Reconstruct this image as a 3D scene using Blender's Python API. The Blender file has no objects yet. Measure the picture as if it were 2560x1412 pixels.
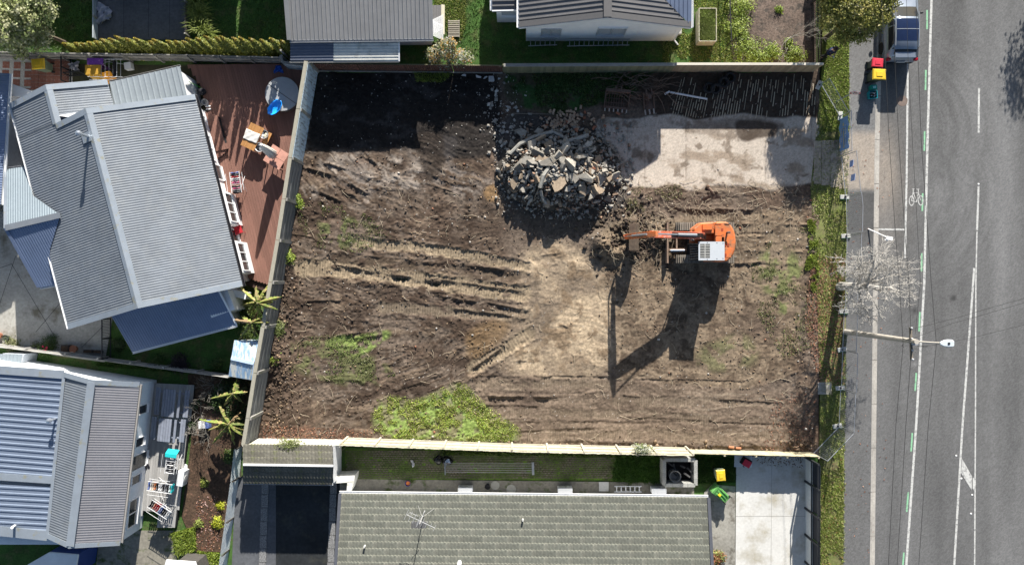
import bpy, bmesh, math, random
import numpy as np
from mathutils import Vector, Matrix, Euler

R = math.radians
rnd = random.Random(7)
rng = np.random.default_rng(11)
S, H = 45.0, 44.0            # plan pixels of the survey per metre on the ground, camera height
SUN_EL, SUN_AZ = 24.6, 10.7  # sun elevation; azimuth east of image-up (north)

def P(px, py, h=0.0):
    """point at height h that stands where plan pixel (px, py) is seen"""
    k = (1 - h / H) / S
    return Vector(((px - 1280) * k, (706 - py) * k, h))
def G(px, py, z=0.0):
    return Vector(((px - 1280) / S, (706 - py) / S, z))

sc = bpy.context.scene
C = sc.collection
# ---------------------------------------------------------------- camera, sky, sun, exposure
cam = bpy.data.objects.new('camera', bpy.data.cameras.new('camera'))
C.objects.link(cam); sc.camera = cam
cam.location = (0, 0, H); cam.data.sensor_width = 36
cam.data.lens = S * H / 2560 * 36; cam.data.clip_end = 500
world = bpy.data.worlds.new('World'); sc.world = world; world.use_nodes = True
wn = world.node_tree; wn.nodes.clear()
wo = wn.nodes.new('ShaderNodeOutputWorld'); bg = wn.nodes.new('ShaderNodeBackground'); sky = wn.nodes.new('ShaderNodeTexSky')
sky.sky_type = 'NISHITA'; sky.sun_disc = False
sky.sun_elevation = R(SUN_EL); sky.sun_rotation = R(SUN_AZ)
bg.inputs[1].default_value = 0.056
wn.links.new(sky.outputs[0], bg.inputs[0]); wn.links.new(bg.outputs[0], wo.inputs[0])
sun = bpy.data.objects.new('sun', bpy.data.lights.new('sun', 'SUN')); C.objects.link(sun)
sun.data.energy = 5.0; sun.data.angle = R(0.5); sun.data.color = (1.0, 0.95, 0.87)
sdir = Vector((math.sin(R(SUN_AZ)) * math.cos(R(SUN_EL)), math.cos(R(SUN_AZ)) * math.cos(R(SUN_EL)), math.sin(R(SUN_EL))))
sun.rotation_euler = sdir.to_track_quat('Z', 'Y').to_euler(); sun.location = (0, 0, 60)
sc.view_settings.view_transform = 'Standard'; sc.view_settings.look = 'None'
sc.view_settings.exposure = 1.12; sc.view_settings.gamma = 1.0; sc.view_settings.use_curve_mapping = False

# ---------------------------------------------------------------- materials
MATS = {}
def mat(name, col, rough=0.8, metal=0.0, var=0.12, scale=6.0, big=0.0, bscale=0.7, bump=0.0, bumpscale=40.0, rand=0.0, vcol=False, vary=None, spec=0.35, stretch=None, thru=0.0, alpha=1.0, trans=0.0, stain=None):
    """procedural material: base colour x fine noise x broad noise x per-object tone, bump; stain=(colour, scale, threshold, softness)"""
    if name in MATS: return MATS[name]
    m = bpy.data.materials.new(name); m.use_nodes = True; MATS[name] = m
    nt = m.node_tree; N = nt.nodes; L = nt.links
    b = N['Principled BSDF']
    b.inputs['Roughness'].default_value = rough; b.inputs['Metallic'].default_value = metal
    b.inputs['Specular IOR Level'].default_value = spec
    if alpha < 1: b.inputs['Alpha'].default_value = alpha
    if trans: b.inputs['Transmission Weight'].default_value = trans
    tc = N.new('ShaderNodeTexCoord'); src = tc.outputs['Object']
    if stretch:
        mp = N.new('ShaderNodeMapping'); mp.inputs['Scale'].default_value = stretch
        L.new(src, mp.inputs[0]); src = mp.outputs[0]
    def noise(s, detail=5.0, w=None):
        n = N.new('ShaderNodeTexNoise'); n.inputs['Scale'].default_value = s; n.inputs['Detail'].default_value = detail
        n.inputs['Roughness'].default_value = 0.62
        L.new(src, n.inputs['Vector']); return n.outputs['Fac']
    def ramp(f, lo, hi):
        r = N.new('ShaderNodeMapRange'); r.inputs[1].default_value = 0.28; r.inputs[2].default_value = 0.72
        r.inputs[3].default_value = lo; r.inputs[4].default_value = hi
        L.new(f, r.inputs[0]); return r.outputs[0]
    def mul(c, f):
        x = N.new('ShaderNodeMix'); x.data_type = 'RGBA'; x.blend_type = 'MULTIPLY'; x.inputs[0].default_value = 1.0
        L.new(c, x.inputs[6]); L.new(f, x.inputs[7]); return x.outputs[2]
    if vcol:
        a = N.new('ShaderNodeAttribute'); a.attribute_name = 'Col'; c = a.outputs['Color']
    else:
        a = N.new('ShaderNodeRGB'); a.outputs[0].default_value = (*col, 1); c = a.outputs[0]
    if stain:
        sc_, ss, th, soft = stain
        f = noise(ss, 6.0)
        r = N.new('ShaderNodeMapRange'); r.inputs[1].default_value = th - soft; r.inputs[2].default_value = th + soft
        L.new(f, r.inputs[0])
        x = N.new('ShaderNodeMix'); x.data_type = 'RGBA'; x.inputs[7].default_value = (*sc_, 1)
        L.new(r.outputs[0], x.inputs[0]); L.new(c, x.inputs[6]); c = x.outputs[2]
    if var: c = mul(c, ramp(noise(scale), 1 - var, 1 + var))
    if big: c = mul(c, ramp(noise(bscale, 4.0), 1 - big, 1 + big))
    if rand:
        oi = N.new('ShaderNodeObjectInfo'); r = N.new('ShaderNodeMapRange')
        r.inputs[3].default_value = 1 - rand; r.inputs[4].default_value = 1 + rand
        L.new(oi.outputs['Random'], r.inputs[0]); c = mul(c, r.outputs[0])
    if vary is not None:
        at = N.new('ShaderNodeAttribute'); at.attribute_name = 'Var'; c = mul(c, at.outputs['Color'])
    L.new(c, b.inputs['Base Color'])
    if thru:   # light passing through thin leaves
        tl = N.new('ShaderNodeBsdfTranslucent'); L.new(c, tl.inputs[0]); ms = N.new('ShaderNodeMixShader'); ms.inputs[0].default_value = thru
        L.new(b.outputs[0], ms.inputs[1]); L.new(tl.outputs[0], ms.inputs[2]); L.new(ms.outputs[0], N['Material Output'].inputs[0])
    if bump:
        bp = N.new('ShaderNodeBump'); bp.inputs['Strength'].default_value = bump; bp.inputs['Distance'].default_value = 0.02
        L.new(noise(bumpscale, 4.0), bp.inputs['Height']); L.new(bp.outputs[0], b.inputs['Normal'])
    return m

# ---------------------------------------------------------------- mesh building
class MB:
    def __init__(s): s.v = []; s.f = []; s.mi = []
    def add(s, vs, fs, mi=0):
        o = len(s.v); s.v += [tuple(p) for p in vs]
        s.f += [tuple(i + o for i in f) for f in fs]; s.mi += [mi] * len(fs); return s
    def box(s, c, d, rz=0.0, mi=0, M=None):
        x, y, z = d[0] / 2, d[1] / 2, d[2] / 2
        vs = [Vector((a, b, e)) for a in (-x, x) for b in (-y, y) for e in (-z, z)]
        if M is None: M = Matrix.Rotation(rz, 3, 'Z')
        c = Vector(c); vs = [M @ p + c for p in vs]
        return s.add(vs, [(0, 1, 3, 2), (4, 6, 7, 5), (0, 4, 5, 1), (2, 3, 7, 6), (0, 2, 6, 4), (1, 5, 7, 3)], mi)
    def bar(s, a, b, w, t, mi=0, up=(0, 0, 1), roll=None):
        a, b = Vector(a), Vector(b); d = b - a; l = d.length
        if l < 1e-6: return s
        x = d / l; y = Vector(up).cross(x)
        if y.length < 1e-4: y = Vector((0, 1, 0)).cross(x)
        if y.length < 1e-4: y = Vector((1, 0, 0)).cross(x)
        y.normalize(); z = x.cross(y)
        return s.box((a + b) / 2, (l, w, t), M=Matrix((x, y, z)).transposed(), mi=mi)
    def prism(s, pts, z0, z1, mi=0, tops=None):
        n = len(pts); A = sum(pts[i][0] * pts[(i + 1) % n][1] - pts[(i + 1) % n][0] * pts[i][1] for i in range(n))
        pts = list(pts)
        if A < 0: pts.reverse(); tops = tops and list(reversed(tops))
        vs = [(p[0], p[1], z0) for p in pts] + [(p[0], p[1], (tops[i] if tops else z1)) for i, p in enumerate(pts)]
        fs = [tuple(range(n - 1, -1, -1)), tuple(range(n, 2 * n))] + [(i, (i + 1) % n, n + (i + 1) % n, n + i) for i in range(n)]
        return s.add(vs, fs, mi)
    def tube(s, pts, r, n=6, mi=0, cap=True):
        pts = [Vector(p) for p in pts]; k = len(pts)
        rs = r if isinstance(r, (list, tuple)) else [r] * k
        vs = []
        for i, p in enumerate(pts):
            d = (pts[min(i + 1, k - 1)] - pts[max(i - 1, 0)])
            d = d.normalized() if d.length > 1e-9 else Vector((0, 0, 1))
            u = d.cross(Vector((0, 0, 1)) if abs(d.z) < 0.95 else Vector((1, 0, 0))).normalized(); w = d.cross(u)
            vs += [p + (u * math.cos(2 * math.pi * j / n) + w * math.sin(2 * math.pi * j / n)) * rs[i] for j in range(n)]
        fs = [(i * n + j, i * n + (j + 1) % n, (i + 1) * n + (j + 1) % n, (i + 1) * n + j) for i in range(k - 1) for j in range(n)]
        if cap: fs += [tuple(range(n - 1, -1, -1)), tuple(range((k - 1) * n, k * n))]
        return s.add(vs, fs, mi)
    def lathe(s, prof, n=20, c=(0, 0, 0), mi=0, M=None, cap=True):
        c = Vector(c); vs = []
        for r, z in prof:
            for j in range(n):
                a = 2 * math.pi * j / n; p = Vector((r * math.cos(a), r * math.sin(a), z))
                vs.append((M @ p if M else p) + c)
        k = len(prof)
        fs = [(i * n + j, i * n + (j + 1) % n, (i + 1) * n + (j + 1) % n, (i + 1) * n + j) for i in range(k - 1) for j in range(n)]
        if cap: fs += [tuple(range(n - 1, -1, -1)), tuple(range((k - 1) * n, k * n))]
        return s.add(vs, fs, mi)
    def loft(s, rings, mi=0, cap=True):
        n = len(rings[0]); vs = [p for r in rings for p in r]; k = len(rings)
        fs = [(i * n + j, i * n + (j + 1) % n, (i + 1) * n + (j + 1) % n, (i + 1) * n + j) for i in range(k - 1) for j in range(n)]
        if cap: fs += [tuple(range(n - 1, -1, -1)), tuple(range((k - 1) * n, k * n))]
        return s.add(vs, fs, mi)
    def ball(s, c, r, n=8, m=5, mi=0, sq=(1, 1, 1)):
        prof = [(max(1e-3, math.sin(math.pi * i / m)), -math.cos(math.pi * i / m)) for i in range(m + 1)]
        M = Matrix.Diagonal((r * sq[0], r * sq[1], r * sq[2]))
        return s.lathe(prof, n, c, mi, M)
    def mesh(s, name, mats, smooth=False, off=None):
        me = bpy.data.meshes.new(name)
        v = s.v if off is None else [(p[0] - off[0], p[1] - off[1], p[2] - off[2]) for p in s.v]
        me.from_pydata(v, [], s.f)
        for m in (mats if isinstance(mats, (list, tuple)) else [mats]): me.materials.append(m)
        if any(s.mi): me.polygons.foreach_set('material_index', s.mi)
        if smooth: me.polygons.foreach_set('use_smooth', [True] * len(s.f))
        me.update(); return me
    def build(s, name, mats, parent=None, smooth=False, local=False, bevel=0.0):
        """one mesh object; world coordinates unless local"""
        off = None
        if parent is not None and not local: off = WL(parent)
        me = s.mesh(name, mats, smooth, off)
        if bevel:
            bm = bmesh.new(); bm.from_mesh(me)
            bmesh.ops.bevel(bm, geom=[e for e in bm.edges], offset=bevel, segments=1, affect='EDGES', clamp_overlap=True)
            bm.to_mesh(me); bm.free()
        o = bpy.data.objects.new(name, me); C.objects.link(o)
        if parent is not None: o.parent = parent
        return o
def WL(o):
    p = Vector((0, 0, 0))
    while o is not None: p = p + o.location; o = o.parent
    return p
def tag(o, label=None, cat=None, group=None, kind=None):
    if label: o['label'] = label
    if cat: o['category'] = cat
    if group: o['group'] = group
    if kind: o['kind'] = kind
    return o
def thing(name, label, cat, loc=(0, 0, 0), rz=0.0, group=None):
    o = bpy.data.objects.new(name, None); C.objects.link(o); o.empty_display_size = 0.3
    o.location = loc; o.rotation_euler = (0, 0, rz); return tag(o, label, cat, group)
def kids(o): return [c for c in ALLKIDS.get(o.name, [])] if False else list(o.children)
def dup(root, loc, rz=None, label=None, scale=None, group=None):
    r = root.copy(); C.objects.link(r); r.location = loc
    if rz is not None: r.rotation_euler = (0, 0, rz)
    if scale: r.scale = scale
    if label: r['label'] = label
    if group: r['group'] = group
    for ch in kids(root):
        c = ch.copy(); C.objects.link(c); c.parent = r
        for g in kids(ch):
            d = g.copy(); C.objects.link(d); d.parent = c
    return r
def struct(name, mb, m, parent=None, **k):
    o = mb.build(name, m, parent, **k)
    if parent is None: o['kind'] = 'structure'
    return o
UB = {}
def unit(m, bev=0.0):
    """shared unit box mesh of one material"""
    key = (m.name, bev)
    if key not in UB:
        b = MB().box((0, 0, 0), (1, 1, 1)); UB[key] = b.mesh('piece_' + m.name, m)
    return UB[key]
def piece(name, me, parent, loc, rot=(0, 0, 0), scale=(1, 1, 1)):
    o = bpy.data.objects.new(name, me); C.objects.link(o)
    if parent is not None: o.parent = parent; loc = Vector(loc) - WL(parent)
    o.location = loc; o.rotation_euler = rot; o.scale = scale; return o
def plank(name, m, parent, a, b, w, t, jit=0.0):
    """a board from a to b (both world points), width w across, thickness t"""
    a, b = Vector(a), Vector(b); d = b - a; l = d.length; x = d / l
    y = Vector((0, 0, 1)).cross(x)
    if y.length < 1e-4: y = Vector((0, 1, 0))
    y.normalize(); z = x.cross(y)
    e = Matrix((x, y, z)).transposed().to_euler()
    return piece(name, unit(m), parent, (a + b) / 2 + Vector((0, 0, rnd.uniform(-jit, jit))), e, (l, w, t))
def inside(px, py, poly):
    """even-odd test for arrays"""
    r = np.zeros(np.shape(px), bool); n = len(poly)
    for i in range(n):
        x0, y0 = poly[i]; x1, y1 = poly[(i + 1) % n]
        if y0 == y1: continue
        c = ((y0 > py) != (y1 > py)) & (px < (x1 - x0) * (py - y0) / (y1 - y0) + x0)
        r ^= c
    return r
def sample_poly(poly, n):
    poly = [tuple(p[:2]) for p in poly]
    xs = [p[0] for p in poly]; ys = [p[1] for p in poly]; out = np.zeros((0, 2))
    while len(out) < n:
        q = rng.uniform((min(xs), min(ys)), (max(xs), max(ys)), (n * 2 + 50, 2))
        out = np.vstack([out, q[inside(q[:, 0], q[:, 1], poly)]])
    return out[:n]
def np_mesh(name, V, F, m, parent=None, smooth=False, col=None, attr='Col', local=False):
    """fast mesh from numpy arrays; F is (n,3) or (n,4); col per vertex"""
    if parent is not None and not local: V = V - np.array(WL(parent))[None, :]
    me = bpy.data.meshes.new(name); k = F.shape[1]
    me.vertices.add(len(V)); me.vertices.foreach_set('co', np.ascontiguousarray(V, np.float32).ravel())
    me.loops.add(F.size); me.loops.foreach_set('vertex_index', np.ascontiguousarray(F, np.int32).ravel())
    me.polygons.add(len(F)); me.polygons.foreach_set('loop_start', np.arange(0, F.size, k, dtype=np.int32))
    if smooth: me.polygons.foreach_set('use_smooth', np.ones(len(F), bool))
    me.materials.append(m); me.update(calc_edges=True)
    if col is not None:
        a = me.color_attributes.new(attr, 'FLOAT_COLOR', 'POINT')
        c = np.ones((len(V), 4), np.float32); c[:, :3] = col; a.data.foreach_set('color', c.ravel())
    o = bpy.data.objects.new(name, me); C.objects.link(o)
    if parent is not None: o.parent = parent
    return o
def smooth_rand(ny, nx, cell, seed):
    g = np.random.default_rng(seed); a = g.random((int(ny / cell) + 4, int(nx / cell) + 4))
    y = np.arange(ny) / cell; x = np.arange(nx) / cell
    yi = y.astype(int); xi = x.astype(int); fy = (y - yi)[:, None]; fx = (x - xi)[None, :]
    fy = fy * fy * (3 - 2 * fy); fx = fx * fx * (3 - 2 * fx)
    A = a[yi][:, xi]; B = a[yi][:, xi + 1]; D = a[yi + 1][:, xi]; E = a[yi + 1][:, xi + 1]
    return (A * (1 - fx) + B * fx) * (1 - fy) + (D * (1 - fx) + E * fx) * fy
def fbm(ny, nx, cell, seed, octs=5, gain=0.5):
    t = np.zeros((ny, nx)); amp = 1.0; tot = 0
    for o in range(octs):
        if cell < 1.2: break
        t += amp * smooth_rand(ny, nx, cell, seed + o * 17); tot += amp; amp *= gain; cell /= 2
    return t / tot
def blur(a, r, it=2):
    r = int(r)
    if r < 1: return a
    for _ in range(it):
        for ax in (0, 1):
            p = np.pad(a, [(r + 1, r) if i == ax else (0, 0) for i in (0, 1)], mode='edge')
            c = np.cumsum(p, axis=ax); n = a.shape[ax]
            a = (np.take(c, np.arange(2 * r + 1, n + 2 * r + 1), axis=ax) - np.take(c, np.arange(0, n), axis=ax)) / (2 * r + 1)
    return a
# ================================================================ GROUND
def vn(u, v, seed):
    t = np.random.default_rng(seed).random((256, 256)).astype(np.float32)
    ui = np.floor(u).astype(int); vi = np.floor(v).astype(int); fu = u - ui; fv = v - vi
    fu = fu * fu * (3 - 2 * fu); fv = fv * fv * (3 - 2 * fv)
    a, b, c, d = ui & 255, (ui + 1) & 255, vi & 255, (vi + 1) & 255
    return (t[c, a] * (1 - fu) + t[c, b] * fu) * (1 - fv) + (t[d, a] * (1 - fu) + t[d, b] * fu) * fv
def fb(u, v, seed, octs=4, gain=0.55):
    t = 0; amp = 1.0; tot = 0
    for o in range(octs):
        t = t + amp * vn(u * 2 ** o + 13.7 * o, v * 2 ** o + 7.1 * o, seed + o); tot += amp; amp *= gain
    return t / tot
def seg_dist(X, Y, pts):
    best = np.full(X.shape, 1e9); side = np.zeros(X.shape); al = np.zeros(X.shape); acc = 0.0
    for (x0, y0), (x1, y1) in zip(pts, pts[1:]):
        dx, dy = x1 - x0, y1 - y0; l = math.hypot(dx, dy); t = np.clip(((X - x0) * dx + (Y - y0) * dy) / (l * l), 0, 1)
        ex = X - (x0 + t * dx); ey = Y - (y0 + t * dy); d = np.hypot(ex, ey)
        s = (ey * dx - ex * dy) / l
        m = d < best; best = np.where(m, d, best); side = np.where(m, s, side); al = np.where(m, acc + t * l, al); acc += l
    return best, side, al
def sstep(a, b, x):
    t = np.clip((x - a) / (b - a), 0, 1); return t * t * (3 - 2 * t)

m_ground = mat('yard_soil', (0.05, 0.05, 0.028), 0.95, var=0.35, scale=2.0, big=0.3)
struct('ground', MB().prism([(-150, -150), (150, -150), (150, 150), (-150, 150)], -0.6, -0.12), m_ground)
m_lawn = mat('lawn_turf', (0.05, 0.11, 0.022), 0.95, var=0.35, scale=9.0, big=0.3, bscale=0.9, bump=0.8, bumpscale=30, stain=((0.11, 0.105, 0.045), 1.3, 0.60, 0.10))
m_verge = mat('verge_turf', (0.17, 0.195, 0.06), 0.95, var=0.35, scale=8.0, big=0.3, bscale=0.8, bump=0.8, bumpscale=30, stain=((0.15, 0.12, 0.07), 1.6, 0.56, 0.12))

# ---- the cleared building site: one relief sheet
STEP = 2.0
gx = np.arange(604, 2066, STEP); gy = np.arange(168, 1146, STEP)
PX, PY = np.meshgrid(gx, gy); ny, nx = PX.shape
SITE = [(800, 176), (2048, 168), (2050, 330), (2046, 1142), (2000, 1140), (640, 1104), (648, 1060), (705, 700), (752, 410)]
WX = PX + 26 * (fb(PX / 60, PY / 60, 301, 3) - 0.5); WY = PY + 26 * (fb(PX / 60, PY / 60, 305, 3) - 0.5)
def zone(poly, feather=6, rag=1.0):
    return sstep(0.32, 0.68, blur(inside(PX + (WX - PX) * rag, PY + (WY - PY) * rag, poly).astype(float), feather))
def lines(ang, lu, lv, seed, octs=4):
    c, s = math.cos(R(ang)), math.sin(R(ang))
    return fb((PX * c + PY * s) / lu, (-PX * s + PY * c) / lv, seed, octs)
n_big = fb(PX / 90, PY / 90, 1, 4); n_mid = fb(PX / 22, PY / 22, 11, 4); n_fine = fb(PX / 5, PY / 5, 21, 3)
n_px = np.random.default_rng(5).random(PX.shape)
clod = np.maximum(0, fb(PX / 11, PY / 11, 31, 3) - 0.5)
# regions
z_track = zone([(1265, 650), (1330, 605), (1420, 590), (1480, 640), (1505, 700), (1540, 780), (1530, 940), (1440, 965), (1360, 935), (1290, 930), (1220, 925), (1195, 900), (1300, 810), (1290, 740)], 28, 2.6)
z_br = zone([(1195, 940), (1540, 945), (1960, 985), (1965, 1125), (1310, 1105), (1230, 1050), (1190, 1010)], 6)
z_ex = zone([(1500, 560), (2030, 520), (2010, 700), (1990, 930), (1800, 990), (1540, 960), (1530, 800), (1500, 690)], 14)
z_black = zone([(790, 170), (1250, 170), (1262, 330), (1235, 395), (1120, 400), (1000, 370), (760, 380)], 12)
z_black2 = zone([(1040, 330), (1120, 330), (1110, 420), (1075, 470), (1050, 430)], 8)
z_ul = zone([(755, 372), (1240, 372), (1260, 600), (1180, 640), (900, 600), (735, 600)], 10)
z_pale = zone([(800, 375), (900, 380), (1040, 395), (1100, 470), (1000, 480), (900, 450), (790, 440)], 12)
z_drive = zone([(1500, 300), (2030, 290), (2090, 360), (2095, 460), (1820, 470), (1570, 470), (1480, 400)], 4, 1.5)
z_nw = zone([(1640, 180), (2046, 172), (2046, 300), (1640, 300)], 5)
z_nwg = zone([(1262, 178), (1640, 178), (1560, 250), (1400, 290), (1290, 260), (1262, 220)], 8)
z_grass = zone([(935, 1010), (1010, 990), (1130, 975), (1175, 980), (1195, 1015), (1270, 1055), (1325, 1104), (905, 1102), (925, 1060)], 16, 3.0)
z_g2 = zone([(800, 850), (850, 838), (920, 832), (1000, 828), (965, 850), (920, 872), (880, 890), (830, 880)], 6, 1.4)
z_g3 = zone([(720, 855), (840, 845), (900, 880), (980, 900), (1000, 960), (860, 960), (740, 930)], 14, 1.6)
z_g4 = zone([(790, 560), (880, 540), (960, 590), (880, 620), (780, 610)], 12, 1.6)
z_g5 = zone([(1920, 600), (2000, 640), (2020, 760), (1990, 840), (1930, 760), (1890, 660)], 14, 1.6)
z_g6 = zone([(1700, 880), (1870, 820), (1900, 920), (1760, 930)], 16, 1.8)
z_rim = zone([(2000, 480), (2050, 460), (2050, 1140), (1950, 1140), (1960, 900), (2010, 760)], 10)
z_lit = zone([(640, 1050), (900, 1080), (900, 1104), (640, 1104)], 6)
z_cl = zone([(690, 600), (745, 590), (735, 700), (720, 760), (700, 1000), (645, 1090), (640, 1040), (690, 760)], 6)
# scraped streak directions, bent by a slow warp
QX = PX + 90 * (fb(PX / 150, PY / 150, 311, 3) - 0.5); QY = PY + 90 * (fb(PX / 150, PY / 150, 315, 3) - 0.5)
def lines(ang, lu, lv, seed, octs=4):
    c, s = math.cos(R(ang)), math.sin(R(ang))
    return fb((QX * c + QY * s) / lu, (-QX * s + QY * c) / lv, seed, octs)
wa = sstep(600, 480, PY); wc = sstep(780, 880, PY); wb = np.clip(1 - wa - wc, 0, 1)
left = sstep(1310, 1170, PX + 60 * (n_big - 0.5))
st = wa * lines(24, 70, 8, 41) + wb * lines(6, 90, 8, 43) + wc * lines(-17, 70, 8, 45)
st_f = wa * lines(28, 26, 3.4, 51, 3) + wb * lines(8, 26, 3.4, 53, 3) + wc * lines(-20, 26, 3.4, 55, 3)
hz = lines(1.5, 120, 7, 61)
loose = sstep(0.42, 0.62, fb(PX / 48, PY / 40, 141, 4)) * (0.35 + 0.65 * left); loose = np.clip(loose + z_cl + 0.5 * z_rim, 0, 1) * (1 - z_drive)
rdg = 1 - 2 * np.abs(fb(WX / 24, WY / 24, 145, 3) - 0.5) * 2
z = 0.10 * (n_big - 0.5) + 0.05 * (n_mid - 0.5) + 0.022 * (n_fine - 0.5)
z += left * (0.075 * (st - 0.5) + 0.045 * (st_f - 0.5)) + (1 - left) * 0.035 * (hz - 0.5)
z += loose * (0.13 * clod + 0.045 * (n_fine - 0.5) + 0.05 * np.clip(rdg - 0.55, 0, 1))
col = np.zeros((ny, nx, 3))
def put(c, w):
    global col
    col = col * (1 - w[..., None]) + np.array(c) * w[..., None]
one = np.ones_like(PX)
put((0.140, 0.104, 0.076), one); put((0.185, 0.150, 0.122), left * sstep(0.5, 0.7, n_big) * sstep(640, 420, PY)); put((0.11, 0.073, 0.05), sstep(0.52, 0.7, fb(PX / 120, PY / 80, 173, 3)) * 0.8)
put((0.070, 0.047, 0.032), left * sstep(0.42, 0.60, 0.5 * st + 0.5 * n_mid + 0.35 * (fb(PX / 8, PY / 8, 147, 3) - 0.5)))
put((0.050, 0.033, 0.023), left * 0.8 * sstep(0.54, 0.68, fb(WX / 70, WY / 45, 149, 5)))
put((0.215, 0.155, 0.105), left * 0.8 * sstep(0.55, 0.72, 0.55 * fb(WX / 40, WY / 26, 151, 4) + 0.45 * st))
put((0.235, 0.172, 0.112), z_ex * 0.8); put((0.125, 0.088, 0.058), z_ex * sstep(0.48, 0.64, n_mid + 0.35 * (n_big - 0.5)) * 0.85); put((0.075, 0.052, 0.035), z_ex * sstep(0.56, 0.68, fb(WX / 30, WY / 22, 153, 4)) * 0.75)
z_track = z_track * (0.5 + 0.5 * sstep(0.38, 0.58, fb(WX / 60, WY / 60, 171, 4)))
put((0.40, 0.30, 0.195), z_track * (0.5 + 0.5 * sstep(0.35, 0.6, n_big))); put((0.16, 0.108, 0.065), z_track * 0.8 * sstep(0.52, 0.66, n_mid + 0.2 * (n_fine - .5)))
put((0.195, 0.142, 0.100), z_br * 0.9); put((0.115, 0.082, 0.058), z_br * 0.85 * sstep(0.48, 0.62, 0.6 * hz + 0.4 * n_mid)); put((0.26, 0.20, 0.14), z_br * 0.6 * sstep(0.60, 0.72, lines(1, 160, 4, 65)))
put((0.27, 0.22, 0.175), z_pale * sstep(0.45, 0.62, n_mid + 0.4 * (st - 0.5)) * 0.9)
put((0.020, 0.017, 0.015), z_black * 0.95); put((0.055, 0.047, 0.042), z_black * 0.75 * sstep(0.56, 0.74, fb(PX / 45, PY / 30, 81, 4)))  # black soil and the roof shadow over it, both put into the colour
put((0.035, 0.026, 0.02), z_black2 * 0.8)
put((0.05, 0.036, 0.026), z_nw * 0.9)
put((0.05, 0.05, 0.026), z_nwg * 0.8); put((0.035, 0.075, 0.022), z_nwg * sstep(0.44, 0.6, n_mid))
put((0.070, 0.048, 0.034), z_cl * 0.75)
# dried clay, rubble dust and painted south-side shade around the pile
z_dust = zone([(1250, 300), (1300, 270), (1500, 330), (1560, 450), (1570, 520), (1450, 545), (1330, 540), (1240, 470)], 10)
put((0.06, 0.055, 0.05), z_dust * 0.8)
z_pileshade = zone([(1300, 500), (1540, 525), (1480, 580), (1400, 590), (1310, 570)], 8)
put((0.085, 0.066, 0.048), z_pileshade * 0.7)
z_or = zone([(1205, 470), (1240, 450), (1245, 500), (1215, 505)], 5); put((0.27, 0.16, 0.07), z_or * 0.7)
z_or2 = zone([(1160, 830), (1250, 790), (1300, 800), (1220, 880), (1170, 920)], 12); put((0.20, 0.125, 0.06), z_or2 * 0.6)
for (ex, ey, rx, ry) in [(1890, 815, 60, 40), (1100, 770, 70, 25), (1320, 1000, 40, 40)]:
    w = np.exp(-((WX - ex) / rx) ** 2 - ((WY - ey) / ry) ** 2); put((0.09, 0.062, 0.046), 0.7 * w)
# track bands: (points, width px, depth m, colour, strength, grouser period px)
TAN = (0.285, 0.215, 0.138); TAN2 = (0.215, 0.163, 0.11)
bands = [([(890, 607), (1060, 620), (1180, 640), (1310, 665)], 24, 0.05, TAN, 0.95, 6.5),
         ([(755, 668), (850, 672), (1010, 693), (1140, 712), (1310, 735)], 38, 0.05, TAN, 0.95, 6.5),
         ([(850, 648), (1000, 662), (1180, 682), (1290, 690)], 26, 0.03, (0.10, 0.072, 0.048), 0.8, 0),
         ([(960, 770), (1080, 776), (1200, 783), (1310, 790)], 24, 0.03, TAN2, 0.85, 6.5),
         ([(1180, 925), (1250, 880), (1320, 838)], 30, 0.05, TAN, 0.9, 8),
         ([(1010, 1040), (1090, 1010), (1170, 985)], 26, 0.02, (0.26, 0.235, 0.15), 0.75, 7),
         ([(1545, 640), (1545, 700)], 40, 0.0, TAN2, 0.4, 0),
         ([(1850, 575), (2025, 578)], 24, 0.03, TAN2, 0.7, 6.5), ([(1850, 640), (2025, 645)], 24, 0.03, TAN2, 0.7, 6.5),
         ([(1570, 548), (1700, 545), (1900, 545)], 22, 0.02, TAN2, 0.7, 6.5),
         ([(1200, 960), (1520, 965)], 22, 0.02, TAN2, 0.45, 6), ([(1210, 1030), (1560, 1035), (1960, 1060)], 22, 0.02, TAN2, 0.4, 6), ([(1330, 1085), (1960, 1090)], 24, 0.02, TAN2, 0.35, 6),
         ([(1540, 1000), (1960, 1010)], 22, 0.02, TAN2, 0.4, 6)]
zt = np.zeros_like(z)
for pts, w, dep, c, k, per in bands:
    d, sd, al = seg_dist(PX, PY, pts)
    m = sstep(w / 2 + 5, w / 2 - 5, d + 22 * (n_mid - 0.5) + 8 * (n_fine - .5)) * sstep(0.28, 0.52, fb(PX / 30, PY / 18, 161, 3) + 0.14 * (1 if k > 0.8 else 0))
    col[:] = col * (1 - (m * k)[..., None]) + np.array(c) * (m * k)[..., None]
    z = z * (1 - 0.75 * m) - dep * m
    if per:
        g = np.sin(al * 2 * np.pi / per)
        zt += 0.017 * m * np.maximum(0, g); col *= (1 - 0.32 * m * np.maximum(0, -g))[..., None]
    e = np.exp(-((np.abs(sd) - w / 2 - 3) / 4) ** 2) * (d < w) * sstep(0.42, 0.6, fb(PX / 26, PY / 26, 91, 3))
    z += 0.035 * e * (1 if dep > 0.025 else 0.4) * (0.3 + 1.4 * n_fine)
for k, (y0, per) in enumerate([(1010, 5.0), (1075, 5.0), (980, 5.4)]):   # crawler prints over the lower right
    m = z_br * np.exp(-((PY - y0) / 22) ** 2); zt += 0.011 * m * np.maximum(0, np.sin(PX * 2 * np.pi / per))
zt += 0.010 * z_ex * sstep(0.5, 0.7, fb(PX / 70, PY / 70, 95, 3)) * np.maximum(0, np.sin(PX * 2 * np.pi / 6 + 3 * n_big))
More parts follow.
